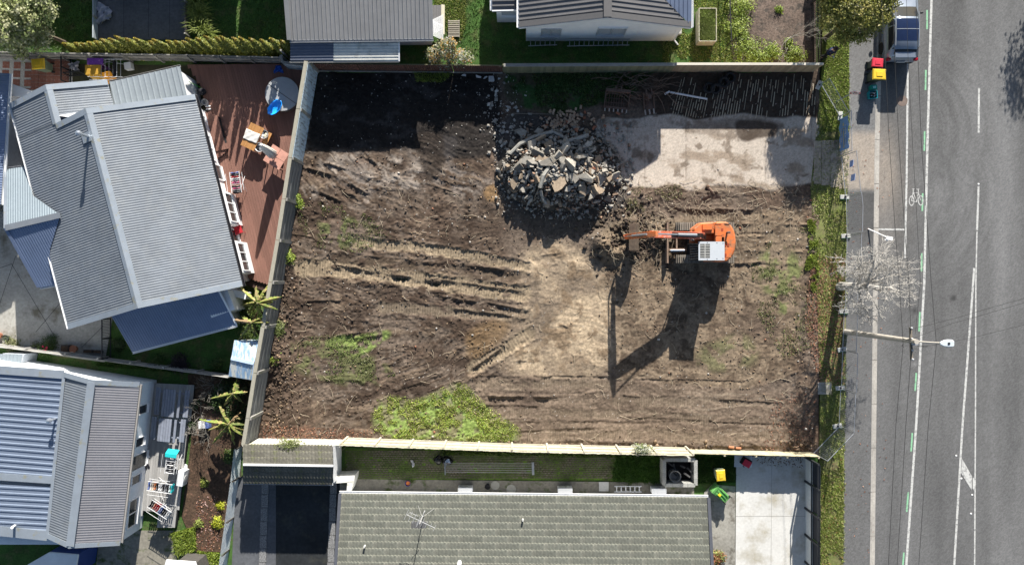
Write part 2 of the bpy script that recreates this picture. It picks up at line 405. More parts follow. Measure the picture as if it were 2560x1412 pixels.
# ridges of spoil: (points, sigma px, height m)
ridges = [([(836, 654), (842, 664), (900, 672), (1010, 690), (1100, 706)], 4, 0.17), ([(1170, 664), (1200, 668), (1258, 674)], 5, 0.16), ([(1010, 690), (1150, 705), (1295, 727)], 3.5, 0.10),
          ([(1110, 743), (1200, 752), (1300, 772)], 4, 0.15), ([(1140, 772), (1230, 782), (1310, 796)], 4, 0.12), ([(745, 752), (850, 750)], 3, 0.09), ([(712, 800), (722, 780), (760, 760)], 4, 0.13),
          ([(845, 838), (885, 833)], 5, 0.15), ([(888, 845), (950, 838)], 4, 0.10), ([(985, 900), (1015, 888)], 4, 0.09), ([(1185, 917), (1250, 872)], 4, 0.16), ([(1225, 935), (1300, 898)], 5, 0.12),
          ([(1200, 937), (1510, 940)], 2.2, 0.06), ([(1225, 988), (1300, 989), (1370, 992)], 4, 0.16), ([(1195, 1010), (1345, 1013)], 2.5, 0.07), ([(1300, 1074), (1485, 1068)], 2.5, 0.06), ([(1800, 998), (1930, 1004)], 3, 0.08),
          ([(1560, 990), (1665, 990)], 2.5, 0.06), ([(1560, 1040), (1990, 1062)], 2, 0.05), ([(1310, 1050), (1740, 1052)], 2, 0.045), ([(1600, 945), (1860, 950)], 2, 0.05), ([(1690, 518), (1760, 524), (1880, 524)], 5, 0.15), ([(1850, 582), (1930, 580)], 2, 0.05), ([(1840, 660), (1900, 655)], 3, 0.10),
          ([(770, 420), (825, 438)], 4, 0.15), ([(815, 408), (865, 420), (905, 440)], 4, 0.13), ([(805, 482), (850, 500)], 4, 0.15), ([(880, 458), (915, 482)], 4, 0.15), ([(760, 532), (795, 524)], 5, 0.15), ([(780, 548), (818, 540)], 4, 0.11), ([(870, 480), (890, 488)], 4, 0.1),
          ([(1000, 500), (1060, 530)], 3, 0.07), ([(1060, 540), (1120, 545)], 4, 0.08), ([(920, 560), (1000, 575)], 3, 0.06), ([(925, 395), (938, 410)], 4, 0.13), ([(990, 975), (1090, 940)], 3, 0.06), ([(800, 1000), (900, 985)], 3, 0.06), ([(1350, 640), (1400, 630)], 4, 0.1), ([(1410, 812), (1425, 820)], 3, 0.08), ([(1545, 530), (1640, 500)], 6, 0.10), ([(1745, 480), (1790, 480)], 6, 0.14),
          ([(1940, 950), (1990, 930)], 5, 0.08), ([(1880, 1110), (2030, 1125)], 6, 0.10), ([(1420, 1100), (1700, 1108)], 5, 0.10), ([(1700, 1112), (1880, 1116)], 5, 0.09)]
for pts, sg, hh in ridges:
    wob = 9 * (fb(PX / 34, PY / 34, 97, 3) - 0.5)
    d, sd, al = seg_dist(PX, PY + wob, pts)
    n = sstep(0.24, 0.50, fb(PX / 40, PY / 40, 99, 3)) * (0.35 + 1.3 * fb(PX / 4.5, PY / 4.5, 163, 2))
    z += 0.52 * hh * np.exp(-(d / (sg * 0.75)) ** 2) * n * (0.6 + 0.8 * fb(PX / 9, PY / 9, 167, 3))
    s2 = (sd > 0) * np.exp(-((sd - 2.6 * sg) / (2 * sg)) ** 2) * (d < 6 * sg) * n
    z -= 0.35 * hh * s2  # shallow groove beside the ridge, added to deepen its shadow
    w = 0.6 * np.exp(-(d / (sg * 1.6)) ** 2) * n; col[:] = col * (1 - w[..., None]) + np.array((0.085, 0.06, 0.042)) * w[..., None]
mounds = [(1590, 590, 50, 24, .24), (1503, 606, 24, 24, .55), (1540, 632, 30, 18, .40), (1640, 585, 22, 20, .30), (1565, 560, 26, 16, .25), (1770, 490, 60, 10, .14), (1560, 540, 40, 20, .12), (700, 880, 18, 50, .25), (712, 640, 14, 50, .25), (1580, 500, 30, 20, .15)]
for ex, ey, rx, ry, hh in mounds:
    z += hh * np.exp(-((WX - ex) / rx) ** 2 - ((WY - ey) / ry) ** 2) * (0.5 + n_mid)
w = np.exp(-((WX - 1590) / 75) ** 2 - ((WY - 595) / 45) ** 2); put((0.15, 0.125, 0.08), 0.8 * w * sstep(0.4, 0.6, n_mid)); put((0.05, 0.038, 0.027), 0.9 * w * sstep(0.52, 0.62, fb(PX / 12, PY / 12, 103, 3)))
z += 0.08 * w * (n_fine - 0.5) * 2
# old driveway under a skin of dust
put((0.50, 0.42, 0.335), z_drive * 0.94); put((0.27, 0.205, 0.145), z_drive * 0.85 * sstep(0.50, 0.70, fb(WX / 60, WY / 30, 111, 5))); put((0.16, 0.12, 0.085), z_drive * 0.8 * sstep(0.60, 0.72, fb(WX / 26, WY / 26, 113, 5)))
z = z * (1 - 0.88 * z_drive) + 0.02 * z_drive
z_dd = zone([(1640, 300), (1960, 300), (1960, 345), (1850, 345), (1700, 330)], 6); put((0.21, 0.165, 0.125), z_dd * 0.75 * sstep(0.38, 0.6, n_mid)); put((0.07, 0.05, 0.036), zone([(1835, 305), (1950, 305), (1940, 352), (1850, 345)], 5) * 0.9)
for xx in (1512, 1568, 1612, 1715, 1913, 2029):
    w = np.exp(-((PX + 3 * (n_mid - 0.5) - xx) / 1.6) ** 2) * z_drive; put((0.15, 0.12, 0.09), 0.45 * w * sstep(.35, .55, n_mid)); z -= 0.012 * w
# grass ground tint
GR = (0.19, 0.25, 0.065)
put((0.20, 0.20, 0.09), z_grass * 0.6); put(GR, z_grass * sstep(0.42, 0.58, n_mid)); put(GR, z_g2 * 0.9 * sstep(0.35, 0.55, n_mid)); put((0.13, 0.135, 0.055), z_g3 * 0.75 * sstep(0.42, 0.62, n_mid + .2 * (n_fine - .5)))
put((0.12, 0.13, 0.05), z_g4 * 0.8 * sstep(0.45, 0.6, n_mid)); put((0.15, 0.165, 0.06), z_g5 * 0.8 * sstep(0.4, 0.6, n_mid)); put((0.17, 0.165, 0.075), z_g6 * 0.6 * sstep(0.4, 0.6, n_mid))
put((0.11, 0.07, 0.045), z_rim * 0.5 * sstep(0.4, 0.6, n_mid)); put((0.15, 0.085, 0.055), z_lit * 0.6 * sstep(0.5, 0.6, n_fine))
z += zt + 0.03 * z_grass * (n_fine - 0.3)
# pale specks: stone chips and dry roots
sp = (n_px > 0.998 + 0.0015 * z_black) & (z_drive < 0.5); col[sp] = (0.42, 0.37, 0.31)
n_fine = n_fine * (1 - 0.75 * z_drive) + 0.5 * 0.75 * z_drive
col *= (0.55 + 0.90 * n_fine)[..., None] * (0.72 + 0.56 * fb(PX / 2.6, PY / 2.6, 121, 2))[..., None] * (0.86 + 0.28 * n_big)[..., None]
z += 0.020 * (fb(PX / 3.2, PY / 3.2, 131, 2) - 0.5) * (1 - 0.9 * z_drive)
col *= np.array((0.96, 1.0, 1.06))
SITE_Z = z
keep = inside(PX, PY, SITE)
V = np.stack([(PX - 1280) / S, (706 - PY) / S, z], -1).reshape(-1, 3)
idx = np.arange(ny * nx).reshape(ny, nx); kq = keep[:-1, :-1] & keep[1:, :-1] & keep[:-1, 1:] & keep[1:, 1:]
F = np.stack([idx[1:, :-1][kq], idx[1:, 1:][kq], idx[:-1, 1:][kq], idx[:-1, :-1][kq]], -1)
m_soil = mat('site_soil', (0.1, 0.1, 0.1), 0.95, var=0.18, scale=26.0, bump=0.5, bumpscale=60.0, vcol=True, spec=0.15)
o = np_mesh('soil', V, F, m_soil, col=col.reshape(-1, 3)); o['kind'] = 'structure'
def soil_z(px, py):
    i = int(np.clip((py - 168) / STEP, 0, ny - 1)); j = int(np.clip((px - 604) / STEP, 0, nx - 1)); return float(SITE_Z[i, j])

# ---- road, footpath, kerb, verge
KERB = [(2191, -420), (2191, 150), (2186, 353), (2182, 706), (2178, 1059), (2174, 1412), (2168, 1850)]
FOOT = [(2123, -420), (2122, 300), (2117, 490), (2114, 900), (2111, 1060), (2108, 1412), (2104, 1850)]
def xat(line, y):
    for (x0, y0), (x1, y1) in zip(line, line[1:]):
        if y0 <= y <= y1: return x0 + (x1 - x0) * (y - y0) / (y1 - y0)
    return line[-1][0]
def sheet(name, l, r, y0, y1, step, zfun, cfun, m, ystep=None):
    ys = np.arange(y0, y1 + 0.1, ystep or step); lx = np.array([l(y) for y in ys]); rx = np.array([r(y) for y in ys])
    k = max(2, int((rx - lx).max() / step)); t = np.linspace(0, 1, k)
    X = lx[:, None] * (1 - t) + rx[:, None] * t; Y = np.repeat(ys[:, None], k, 1)
    V = np.stack([(X - 1280) / S, (706 - Y) / S, zfun(X, Y)], -1).reshape(-1, 3); i = np.arange(X.size).reshape(X.shape)
    F = np.stack([i[1:, :-1].ravel(), i[1:, 1:].ravel(), i[:-1, 1:].ravel(), i[:-1, :-1].ravel()], -1)
    o = np_mesh(name, V, F, m, col=cfun(X, Y).reshape(-1, 3)); o['kind'] = 'structure'; return o
def c3(a, c): return a[..., None] * np.array(c)
def road_col(X, Y):
    b = 0.136 + 0.055 * (fb(X / 60, Y / 500, 201, 3) - 0.5) * 2 + 0.02 * (fb(X / 30, Y / 40, 203, 4) - 0.5)
    b = b + 0.022 * np.exp(-((X - 2515 + 0.02 * Y) / 28) ** 2) - 0.018 * np.exp(-((X - 2395) / 22) ** 2) - 0.014 * np.exp(-((X - 2355) / 14) ** 2) - 0.014 * np.exp(-((X - 2245) / 12) ** 2) * sstep(200, 500, Y)
    r = np.hypot(X - 2215, (Y - 480) * 1.0)   # sweeping wheel marks out of the drive
    sw = np.exp(-((X - 2395) / 110) ** 2 - ((Y - 520) / 170) ** 2)
    b = b + 0.028 * sw * (sstep(0.35, 0.7, fb((r - 0.0) / 14, np.arctan2(Y - 480, X - 2215) * 2, 205, 3))) * 1.2
    r2 = np.hypot(X - 2235, (Y - 330)); b = b + 0.028 * np.exp(-((X - 2420) / 90) ** 2 - ((Y - 240) / 160) ** 2) * sstep(0.4, 0.7, fb(r2 / 10, Y / 300, 207, 3))
    c = c3(b, (1.0, 1.0, 1.0))
    d = np.exp(-((X - 2205) / 32) ** 2 - ((Y - 420) / 75) ** 2) + 0.45 * np.exp(-((X - 2215) / 55) ** 2 - ((Y - 470) / 150) ** 2)
    d = np.clip(d, 0, 1) * (0.6 + 0.5 * fb(X / 14, Y / 26, 209, 3))
    c = c * (1 - 0.75 * d[..., None]) + np.array((0.34, 0.29, 0.24)) * 0.75 * d[..., None]
    for ex, ey, rr in [(2288, 777, 7), (2385, 745, 8), (2288, 910, 6)]:
        w = np.exp(-((X - ex) ** 2 + (Y - ey) ** 2) / rr ** 2); k = 0.6 if ey < 900 else -0.7; c = c * (1 - k * w[..., None])
    return c * (0.84 + 0.32 * np.random.default_rng(3).random(X.shape))[..., None]
m_road = mat('road_chip_seal', (0.1, 0.1, 0.1), 0.9, var=0.22, scale=22.0, bump=0.7, bumpscale=70, vcol=True, spec=0.25)
sheet('road', lambda y: xat(KERB, y) + 13, lambda y: 3300, -420, 1850, 3.0, lambda X, Y: np.full(X.shape, -0.06), road_col, m_road) if False else \
    sheet('road', lambda y: xat(KERB, y) + 13, lambda y: 2720, -420, 1850, 3.0, lambda X, Y: np.full(X.shape, -0.06), road_col, m_road)
def foot_col(X, Y):
    b = 0.135 + 0.03 * (fb(X / 25, Y / 60, 211, 4) - 0.5); c = c3(b, (1, 1, 1))
    c = c * (1 + 0.35 * np.exp(-((Y - 250) / 130) ** 2))[..., None]
    d = sstep(318, 345, Y) * sstep(482, 465, Y) * (0.75 + 0.5 * (fb(X / 14, Y / 20, 213, 4) - 0.4)); d = np.clip(d, 0, 1)
    c = c * (1 - d[..., None]) + np.array((0.37, 0.315, 0.26)) * d[..., None]
    w = sstep(476, 486, Y) * sstep(640, 560, Y); c = c * (1 - 0.35 * w[..., None])
    return c * (0.85 + 0.3 * np.random.default_rng(4).random(X.shape))[..., None]
m_path = mat('path_asphalt', (0.1, 0.1, 0.1), 0.9, var=0.2, scale=14, bump=0.5, bumpscale=60, vcol=True, spec=0.2)
sheet('footpath', lambda y: xat(FOOT, y), lambda y: xat(KERB, y) + 0.5, -420, 1850, 3.0, lambda X, Y: np.full(X.shape, 0.03), foot_col, m_path)
m_kerb = mat('kerb_concrete', (0.36, 0.34, 0.31), 0.85, var=0.2, scale=9, big=0.2)
for (x0, y0), (x1, y1) in zip(KERB, KERB[1:]):
    L_ = math.hypot(x1 - x0, y1 - y0) / S; n = max(1, int(L_ / 2.4))
kb = MB(); root_k = thing('kerb', None, None); root_k['kind'] = 'structure'
ys = list(range(-420, 1850, 110))
for y0, y1 in zip(ys, ys[1:]):
    a, b = G(xat(KERB, y0), y0), G(xat(KERB, y1 - 1.2), y1 - 1.2); d = (b - a).normalized(); n = Vector((-d.y, d.x, 0)); n = n if n.x > 0 else -n
    k = MB(); prof = [(0, 0.035), (0.11, 0.034), (0.14, -0.035), (0.31, -0.052), (0.31, -0.11), (0, -0.11)]
    k.loft([[a + n * u + Vector((0, 0, w)) for u, w in prof], [b + n * u + Vector((0, 0, w)) for u, w in prof]])
    k.build('kerb_stone', m_kerb, root_k)
def flat(name, px, z, m, th=0.02):
    return struct(name, MB().prism([G(*p) for p in px], z - th, z), m)
VERGE = [(2056, -420), (2056, 160), (2040, 330), (2026, 470), (2040, 700), (2050, 960), (2048, 1140), (2048, 1850)]
vg = [(x, y) for x, y in VERGE] + [(x + 2, y) for x, y in reversed(FOOT)]
flat('grass_verge', vg, 0.02, m_verge, 0.2)
flat('lawn', [(-700, -600), (2050, -600), (2050, 182), (797, 182), (700, 165), (-700, 150)], 0.0, m_lawn, 0.1).name = 'north_lawn'
flat('lawn', [(-600, 560), (620, 690), (690, 715), (640, 1100), (600, 1110), (590, 1412), (600, 1850), (-600, 1850)], -0.01, m_lawn, 0.09)
flat('lawn', [(605, 1112), (2045, 1140), (2045, 1850), (590, 1850)], -0.012, m_lawn, 0.08)
# concrete and paved areas
m_apron = mat('dusty_drive_concrete', (0.44, 0.37, 0.30), 0.9, var=0.2, scale=7, big=0.25, bscale=1.2, stain=((0.22, 0.18, 0.14), 1.3, 0.58, 0.08))
for i, (x0, x1) in enumerate([(2034, 2052), (2053, 2074), (2075, 2096), (2097, 2121)]): flat('driveway_slab', [(x0, 352), (x1, 352 - i), (x1, 460 + i * 4), (x0, 460 + i * 4)], 0.045 - 0.002 * i, m_apron, 0.1)
m_conc = mat('old_concrete', (0.34, 0.33, 0.30), 0.9, var=0.15, scale=8, big=0.22, bscale=0.5, bump=0.3, stain=((0.16, 0.145, 0.11), 0.9, 0.60, 0.08))
m_conc_new = mat('pale_concrete', (0.56, 0.555, 0.53), 0.85, var=0.08, scale=8, big=0.08, bscale=0.5, stain=((0.36, 0.33, 0.26), 0.7, 0.60, 0.10))
m_conc_dk = mat('dark_paving', (0.095, 0.10, 0.11), 0.9, var=0.2, scale=7, big=0.25, bscale=0.6)
m_conc_path = mat('mossy_concrete', (0.22, 0.205, 0.17), 0.9, var=0.25, scale=6, big=0.25, bscale=0.8, stain=((0.06, 0.085, 0.02), 1.4, 0.60, 0.06))
m_line = mat('road_paint_white', (0.52, 0.52, 0.50), 0.7, var=0.25, scale=18, stain=((0.20, 0.20, 0.20), 7.0, 0.58, 0.10))
m_gline = mat('road_paint_green', (0.24, 0.50, 0.30), 0.7, var=0.2, scale=18, stain=((0.18, 0.22, 0.19), 7.0, 0.60, 0.08))
def stripe(name, pts, w, m=None, z=-0.055):
    b = MB()
    L_ = [G(*p) for p in pts]; vs = []
    for i, p in enumerate(L_):
        d = (L_[min(i + 1, len(L_) - 1)] - L_[max(i - 1, 0)]).normalized(); n = Vector((-d.y, d.x, 0)) * w / 2
        vs += [(p.x - n.x, p.y - n.y, z), (p.x + n.x, p.y + n.y, z)]
    b.add(vs, [(2 * i, 2 * i + 2, 2 * i + 3, 2 * i + 1) for i in range(len(L_) - 1)])
    o = b.build(name, m or m_line); o['kind'] = 'structure'; return o
stripe('road_line', [(2331, -420), (2330, 0), (2320, 353), (2312, 706), (2292, 1059), (2267, 1412), (2235, 1850)], 0.13)
stripe('road_line', [(2271, 150), (2268, 440), (2265, 580), (2264, 645)], 0.11)
stripe('road_line', [(2196, 573), (2264, 574)], 0.10, z=-0.051)
stripe('road_line', [(2449, 220), (2448, 332)], 0.11); stripe('road_line', [(2448, 465), (2446, 520), (2444, 575)], 0.11)
stripe('road_line', [(2444, 578), (2441, 706), (2440, 1059), (2438, 1412), (2436, 1850)], 0.075)
stripe('road_line', [(2437, 670), (2432, 740), (2420, 900), (2408, 1059), (2387, 1412), (2350, 1850)], 0.12)
b = MB(); hp = [G(2407, 1147, -0.051), G(2404, 1182, -0.051), G(2431, 1226, -0.051), G(2431, 1190, -0.051)]; b.add(hp, [(0, 1, 2, 3)]); b.build('road_hatching', m_line)['kind'] = 'structure'
b = MB(); b.add([G(2433, 1194, -0.049), G(2433, 1220, -0.049), G(2440, 1234, -0.049), G(2441, 1194, -0.049)], [(0, 1, 2, 3)]); b.build('road_hatching', m_line)['kind'] = 'structure'
for x, y0, y1, x1 in [(2319, 25, 73, 2319), (2316, 175, 225, 2315), (2313, 328, 377, 2312), (2308, 483, 528, 2307), (2306, 633, 678, 2305), (2301, 780, 828, 2299), (2292, 932, 977, 2289), (2282, 1082, 1128, 2279), (2272, 1230, 1279, 2268), (2261, 1381, 1430, 2257)]:
    stripe('road_dash', [(x, y0), (x1, y1)], 0.09, m_gline)
# bicycle symbol painted in the cycle lane
def ring_flat(mb, cx, cy, rx, ry, w, z, n=20):
    vs = []
    for j in range(n):
        a = 2 * math.pi * j / n
        vs += [G(cx + rx * math.cos(a), cy + ry * math.sin(a), z), G(cx + (rx - w) * math.cos(a), cy + (ry - w * 1.3) * math.sin(a), z)]
    mb.add(vs, [(2 * j, (2 * j + 2) % (2 * n), (2 * j + 3) % (2 * n), 2 * j + 1) for j in range(n)])
def line_flat(mb, a, b, w, z):
    a, b = G(*a, z), G(*b, z); d = (b - a).normalized(); n = Vector((-d.y, d.x, 0)) * w / 2 / S
    mb.add([a - n, b - n, b + n, a + n], [(0, 1, 2, 3)])
b = MB(); ring_flat(b, 2280, 502, 7, 13, 2.2, -0.050); ring_flat(b, 2303, 501, 7, 13, 2.2, -0.050)
for i, (p, q) in enumerate([((2280, 502), (2284, 480)), ((2284, 480), (2293, 505)), ((2293, 505), (2280, 502)), ((2284, 483), (2297, 481)), ((2297, 481), (2293, 505)), ((2297, 481), (2303, 501)), ((2296, 473), (2298, 482)), ((2292, 473), (2299, 473)), ((2284, 480), (2284, 472)), ((2281, 472), (2287, 472))]):
    line_flat(b, p, q, 1.8, -0.0495 + 0.0004 * i)
b.build('bicycle_symbol', m_line)['kind'] = 'structure'
m_cat = mat('white_ceramic', (0.75, 0.75, 0.73), 0.4, var=0.05)
for i, (x, y, l) in enumerate([(2448, 460, 'beside the end of the upper centre line'), (2405, 1196, 'against the slanted hatching'), (2432, 1237, 'below the slanted hatching'), (2429, 1284, 'on the lower double centre line'), (2392, 1139, 'above the slanted hatching')]):
    o = MB().lathe([(0.055, 0), (0.05, 0.012), (0.03, 0.02)], 12, G(x, y, -0.06)).build('road_stud', m_cat); tag(o, 'round white road stud ' + l, 'road stud', 'road studs on the centre line')
o = MB().lathe([(0.30, -0.06), (0.30, -0.052)], 24, G(2257, 252, 0)).build('manhole_cover', mat('manhole_iron', (0.17, 0.13, 0.11), 0.8, var=0.2)); tag(o, 'round rusty manhole cover in the road beside the parking line', 'manhole cover')
flat('paving', [(244, -200), (466, -200), (466, 100), (244, 100)], 0.03, m_conc_dk)
for (a, b_) in [((310, -60), (310, 95)), ((372, -60), (372, 95)), ((425, -60), (425, 95))]: line_ = MB(); line_flat(line_, a, b_, 0.8, 0.033); line_.build('paving_joint', mat('joint_dark', (0.03, 0.03, 0.035), 0.9))['kind'] = 'structure'
flat('driveway', [(-500, 480), (60, 480), (300, 560), (300, 700), (262, 905), (-20, 866), (-500, 800)], 0.03, m_conc)
jt = MATS['joint_dark']
for a, b_ in [((30, 660), (140, 845)), ((0, 760), (40, 640)), ((90, 830), (170, 735)), ((205, 868), (258, 815)), ((-60, 690), (30, 660))]:
    line_ = MB(); line_flat(line_, a, b_, 1.1, 0.034); line_.build('paving_joint', jt)['kind'] = 'structure'
flat('driveway', [(1840, 1166), (1850, 1140), (2020, 1140), (2020, 1850), (1836, 1850)], 0.03, m_conc_new)
for a, b_ in [((1838, 1289), (2018, 1289)), ((1929, 1140), (1927, 1412)), ((1838, 1412), (2018, 1412))]:
    line_ = MB(); line_flat(line_, a, b_, 0.9, 0.033); line_.build('paving_joint', mat('joint_grey', (0.28, 0.27, 0.25), 0.9))['kind'] = 'structure'
flat('side_path', [(1780, 1210), (1838, 1215), (1838, 1420), (1760, 1420), (1760, 1230)], 0.025, mat('worn_concrete', (0.27, 0.26, 0.23), 0.9, var=0.2, scale=7, big=0.25, stain=((0.13, 0.12, 0.10), 1.5, 0.58, 0.06)))
flat('path', [(850, 1196), (1735, 1206), (1735, 1250), (850, 1250)], 0.03, m_conc_path)
flat('path', [(590, 1190), (690, 1195), (690, 1850), (560, 1850)], 0.028, m_conc_dk)
flat('yard', [(690, 1195), (860, 1195), (850, 1850), (690, 1850)], 0.025, mat('dark_asphalt', (0.022, 0.025, 0.028), 0.8, var=0.3, scale=5, big=0.4, bscale=0.5, stain=((0.05, 0.05, 0.04), 0.8, 0.62, 0.08)))  # near-black asphalt tone with paler blotches
m_pebble = mat('pebble_concrete', (0.20, 0.20, 0.20), 0.9, var=0.75, scale=16, bump=0.8)
for y in range(1200, 1700, 34):
    for x0, x1, dx in [(651, 668, -0.02), (826, 842, -0.02)]:
        s_ = (y - 1200) * -0.035
        MB().prism([G(x0 + s_ + (4 if x0 < 700 else 0), y + 0.5), G(x1 + s_ + (4 if x0 < 700 else 0), y + 0.5), G(x1 + s_ + (4 if x0 < 700 else 0), y + 33), G(x0 + s_ + (4 if x0 < 700 else 0), y + 33)], 0, 0.07).build('edging_slab', m_pebble)['kind'] = 'structure'
flat('path', [(250, 1325), (450, 1325), (440, 1412), (430, 1520), (230, 1520)], 0.03, m_conc_path).name = 'garden_path'
flat('mulch_bed', [(470, 935), (640, 925), (610, 1110), (560, 1378), (490, 1378), (455, 1290), (478, 1100)], 0.03, mat('garden_soil', (0.075, 0.047, 0.030), 0.95, var=0.5, scale=9, big=0.3, bscale=1.3, bump=1.0, bumpscale=18, stain=((0.16, 0.09, 0.06), 3.0, 0.62, 0.05)), 0.1)
flat('mulch_bed', [(1832, -200), (2040, -200), (2040, 158), (1835, 158), (1818, 60)], 0.03, mat('bark_mulch', (0.14, 0.105, 0.085), 0.95, var=0.55, scale=10, big=0.3, bscale=1.0, bump=1.0, bumpscale=16, stain=((0.045, 0.04, 0.035), 2.0, 0.58, 0.08)), 0.1)
# ================================================================ BUILDINGS
EYE = Vector((0, 0, H))
def plane(a, b, c):
    n = (b - a).cross(c - a).normalized(); return a, (n if n.z > 0 else -n)
def PP(px, py, pl):
    """where the sight line of plan pixel (px, py) meets a plane"""
    d = P(px, py, 0) - EYE; t = (pl[0] - EYE).dot(pl[1]) / d.dot(pl[1]); return EYE + d * t
def prof_sine(pitch, amp):
    return lambda lo, hi: [(lo + i * pitch / 6, amp * math.sin(2 * math.pi * i / 6)) for i in range(int((hi - lo) / pitch * 6) + 1)] + [(hi, 0)]
def prof_rib(pitch, amp, w=0.03):
    def f(lo, hi):
        out = [(lo, 0)]; v = lo + pitch * 0.5
        while v < hi - pitch * 0.25:
            out += [(v - w, 0), (v - w * 0.5, amp), (v + w * 0.5, amp), (v + w, 0)]; v += pitch
        return out + [(hi, 0)]
    return f
def roof_sheet(name, pts, down, prof, m, parent, lift=0.0):
    n = Vector((0, 0, 0))
    for i in range(len(pts)):
        a, b = pts[i], pts[(i + 1) % len(pts)]; n += a.cross(b)
    n.normalize(); n = n if n.z > 0 else -n
    u = (down[1] - down[0]); u = (u - n * u.dot(n)).normalized(); v = n.cross(u); o = pts[0]
    q = [((p - o).dot(u), (p - o).dot(v)) for p in pts]
    lo, hi = min(b for a, b in q), max(b for a, b in q)
    mb = MB(); prev = None
    for vv, h in prof(lo + 1e-4, hi - 1e-4):
        xs = []
        for i in range(len(q)):
            (u0, v0), (u1, v1) = q[i], q[(i + 1) % len(q)]
            if (v0 > vv) != (v1 > vv): xs.append(u0 + (u1 - u0) * (vv - v0) / (v1 - v0))
        xs.sort(); row = []
        for x in xs:
            row.append(len(mb.v)); mb.v.append(tuple(o + u * x + v * vv + n * (h + lift)))
        if prev is not None and len(prev) == len(row):
            for i in range(0, len(row) - 1, 2):
                mb.f.append((prev[i], prev[i + 1], row[i + 1], row[i])); mb.mi.append(0)
        prev = row
    return mb.build(name, m, parent)
def flashing(name, a, b, w, m, parent, up=(0, 0, 1), t=0.03, lift=0.03):
    up = Vector(up); return MB().bar(a + up * lift, b + up * lift, w, t, up=up).build(name, m, parent)
def gutter(a, b, m, parent, name='gutter', r=0.06):
    d = (b - a).normalized(); mb = MB(); n = Vector((-d.y, d.x, 0))
    prof = [(-r, 0.0), (-r, -r * 1.6), (r, -r * 1.6), (r, 0), (r * 0.8, 0), (r * 0.8, -r * 1.35), (-r * 0.8, -r * 1.35), (-r * 0.8, 0)]
    mb.loft([[p + n * x + Vector((0, 0, z)) for x, z in prof] for p in (a, b)]); return mb.build(name, m, parent)
def window(parent, a, b, z0, z1, out, panes=2, mf=None, mg=None, depth=0.05, fw=0.07, name='window'):
    """frame with glass panes on a wall line from a to b, standing proud along out"""
    a, b = Vector(a), Vector(b); a.z = b.z = 0; out = Vector(out).normalized(); Z = Vector((0, 0, 1)); off = out * (depth / 2 + 0.004)
    f = MB()
    for zz in (z0, z1): f.bar(a + off + Z * zz, b + off + Z * zz, depth, fw)
    f.bar(a + off + out * 0.03 + Z * (z0 - fw * 0.8), b + off + out * 0.03 + Z * (z0 - fw * 0.8), depth + 0.06, 0.03)
    for i in range(panes + 1):
        p = a + (b - a) * i / panes + off; f.bar(p + Z * (z0 + fw / 2), p + Z * (z1 - fw / 2), depth * 0.96, fw * 0.96, up=out)
    w = f.build(name, mf or M_WHITE, parent)
    for i in range(panes):
        p, q = a + (b - a) * (i + 0.02) / panes, a + (b - a) * (i + 0.98) / panes; o2 = out * 0.02
        g = MB().bar(p + o2 + Z * (z0 + z1) / 2, q + o2 + Z * (z0 + z1) / 2, 0.012, z1 - z0 - fw); gp = g.build('pane', mg or M_GLASS, w, local=False)
    return w
M_WHITE = mat('white_paint', (0.78, 0.79, 0.80), 0.6, var=0.05, scale=4, big=0.05)
M_WALL = mat('white_weatherboard', (0.76, 0.77, 0.78), 0.65, var=0.06, scale=5, big=0.07)
M_GLASS = mat('window_glass', (0.035, 0.04, 0.045), 0.08, var=0.2, scale=1.5, spec=0.6)
M_CURTAIN = mat('net_curtain_glass', (0.42, 0.45, 0.48), 0.25, var=0.3, scale=12, stretch=(6, 1, 1), spec=0.5)
M_IRON = mat('blue_grey_roofing', (0.165, 0.185, 0.212), 0.55, metal=0.1, var=0.10, scale=3, big=0.12, bscale=0.5, spec=0.35, stain=((0.195, 0.21, 0.225), 1.6, 0.62, 0.16))
M_IRON_L = mat('pale_flashing', (0.29, 0.33, 0.375), 0.45, metal=0.3, var=0.06, scale=3, big=0.08, spec=0.5, stain=((0.30, 0.30, 0.25), 2.5, 0.62, 0.05))
M_IRON_D = mat('shade_blue_roofing', (0.17, 0.22, 0.33), 0.42, metal=0.3, var=0.06, scale=3, big=0.08, spec=0.5)  # for shaded roof slopes, the blue of their shade put into the colour
M_CHAR = mat('charcoal_roofing', (0.135, 0.132, 0.135), 0.55, metal=0.1, var=0.06, scale=3, big=0.08, spec=0.4)
M_CHAR_D = mat('dark_charcoal_flashing', (0.095, 0.093, 0.095), 0.55, var=0.08, spec=0.4)
M_SLATE = mat('grey_longrun_roofing', (0.30, 0.295, 0.29), 0.55, metal=0.1, var=0.06, scale=3, big=0.08, spec=0.4)
M_SHADE_NAVY = mat('shade_navy_roofing', (0.10, 0.13, 0.20), 0.5, metal=0.2, var=0.08, scale=3, big=0.1)  # charcoal roof's south-facing plane, its dim light put into a navy colour
M_DARK = mat('dark_void', (0.02, 0.02, 0.022), 0.9, var=0.1)
COR = prof_sine(0.128, 0.0072)
def inset_foot(c0, c1, c2, c3, d):
    """four corners moved inwards by d"""
    cs = [Vector((c.x, c.y, 0)) for c in (c0, c1, c2, c3)]; m = sum(cs, Vector()) / 4; out = []
    for i in range(4):
        e0 = (cs[(i + 1) % 4] - cs[i]).normalized(); e1 = (cs[i - 1] - cs[i]).normalized(); out.append(cs[i] + (e0 + e1) * d)
    return out

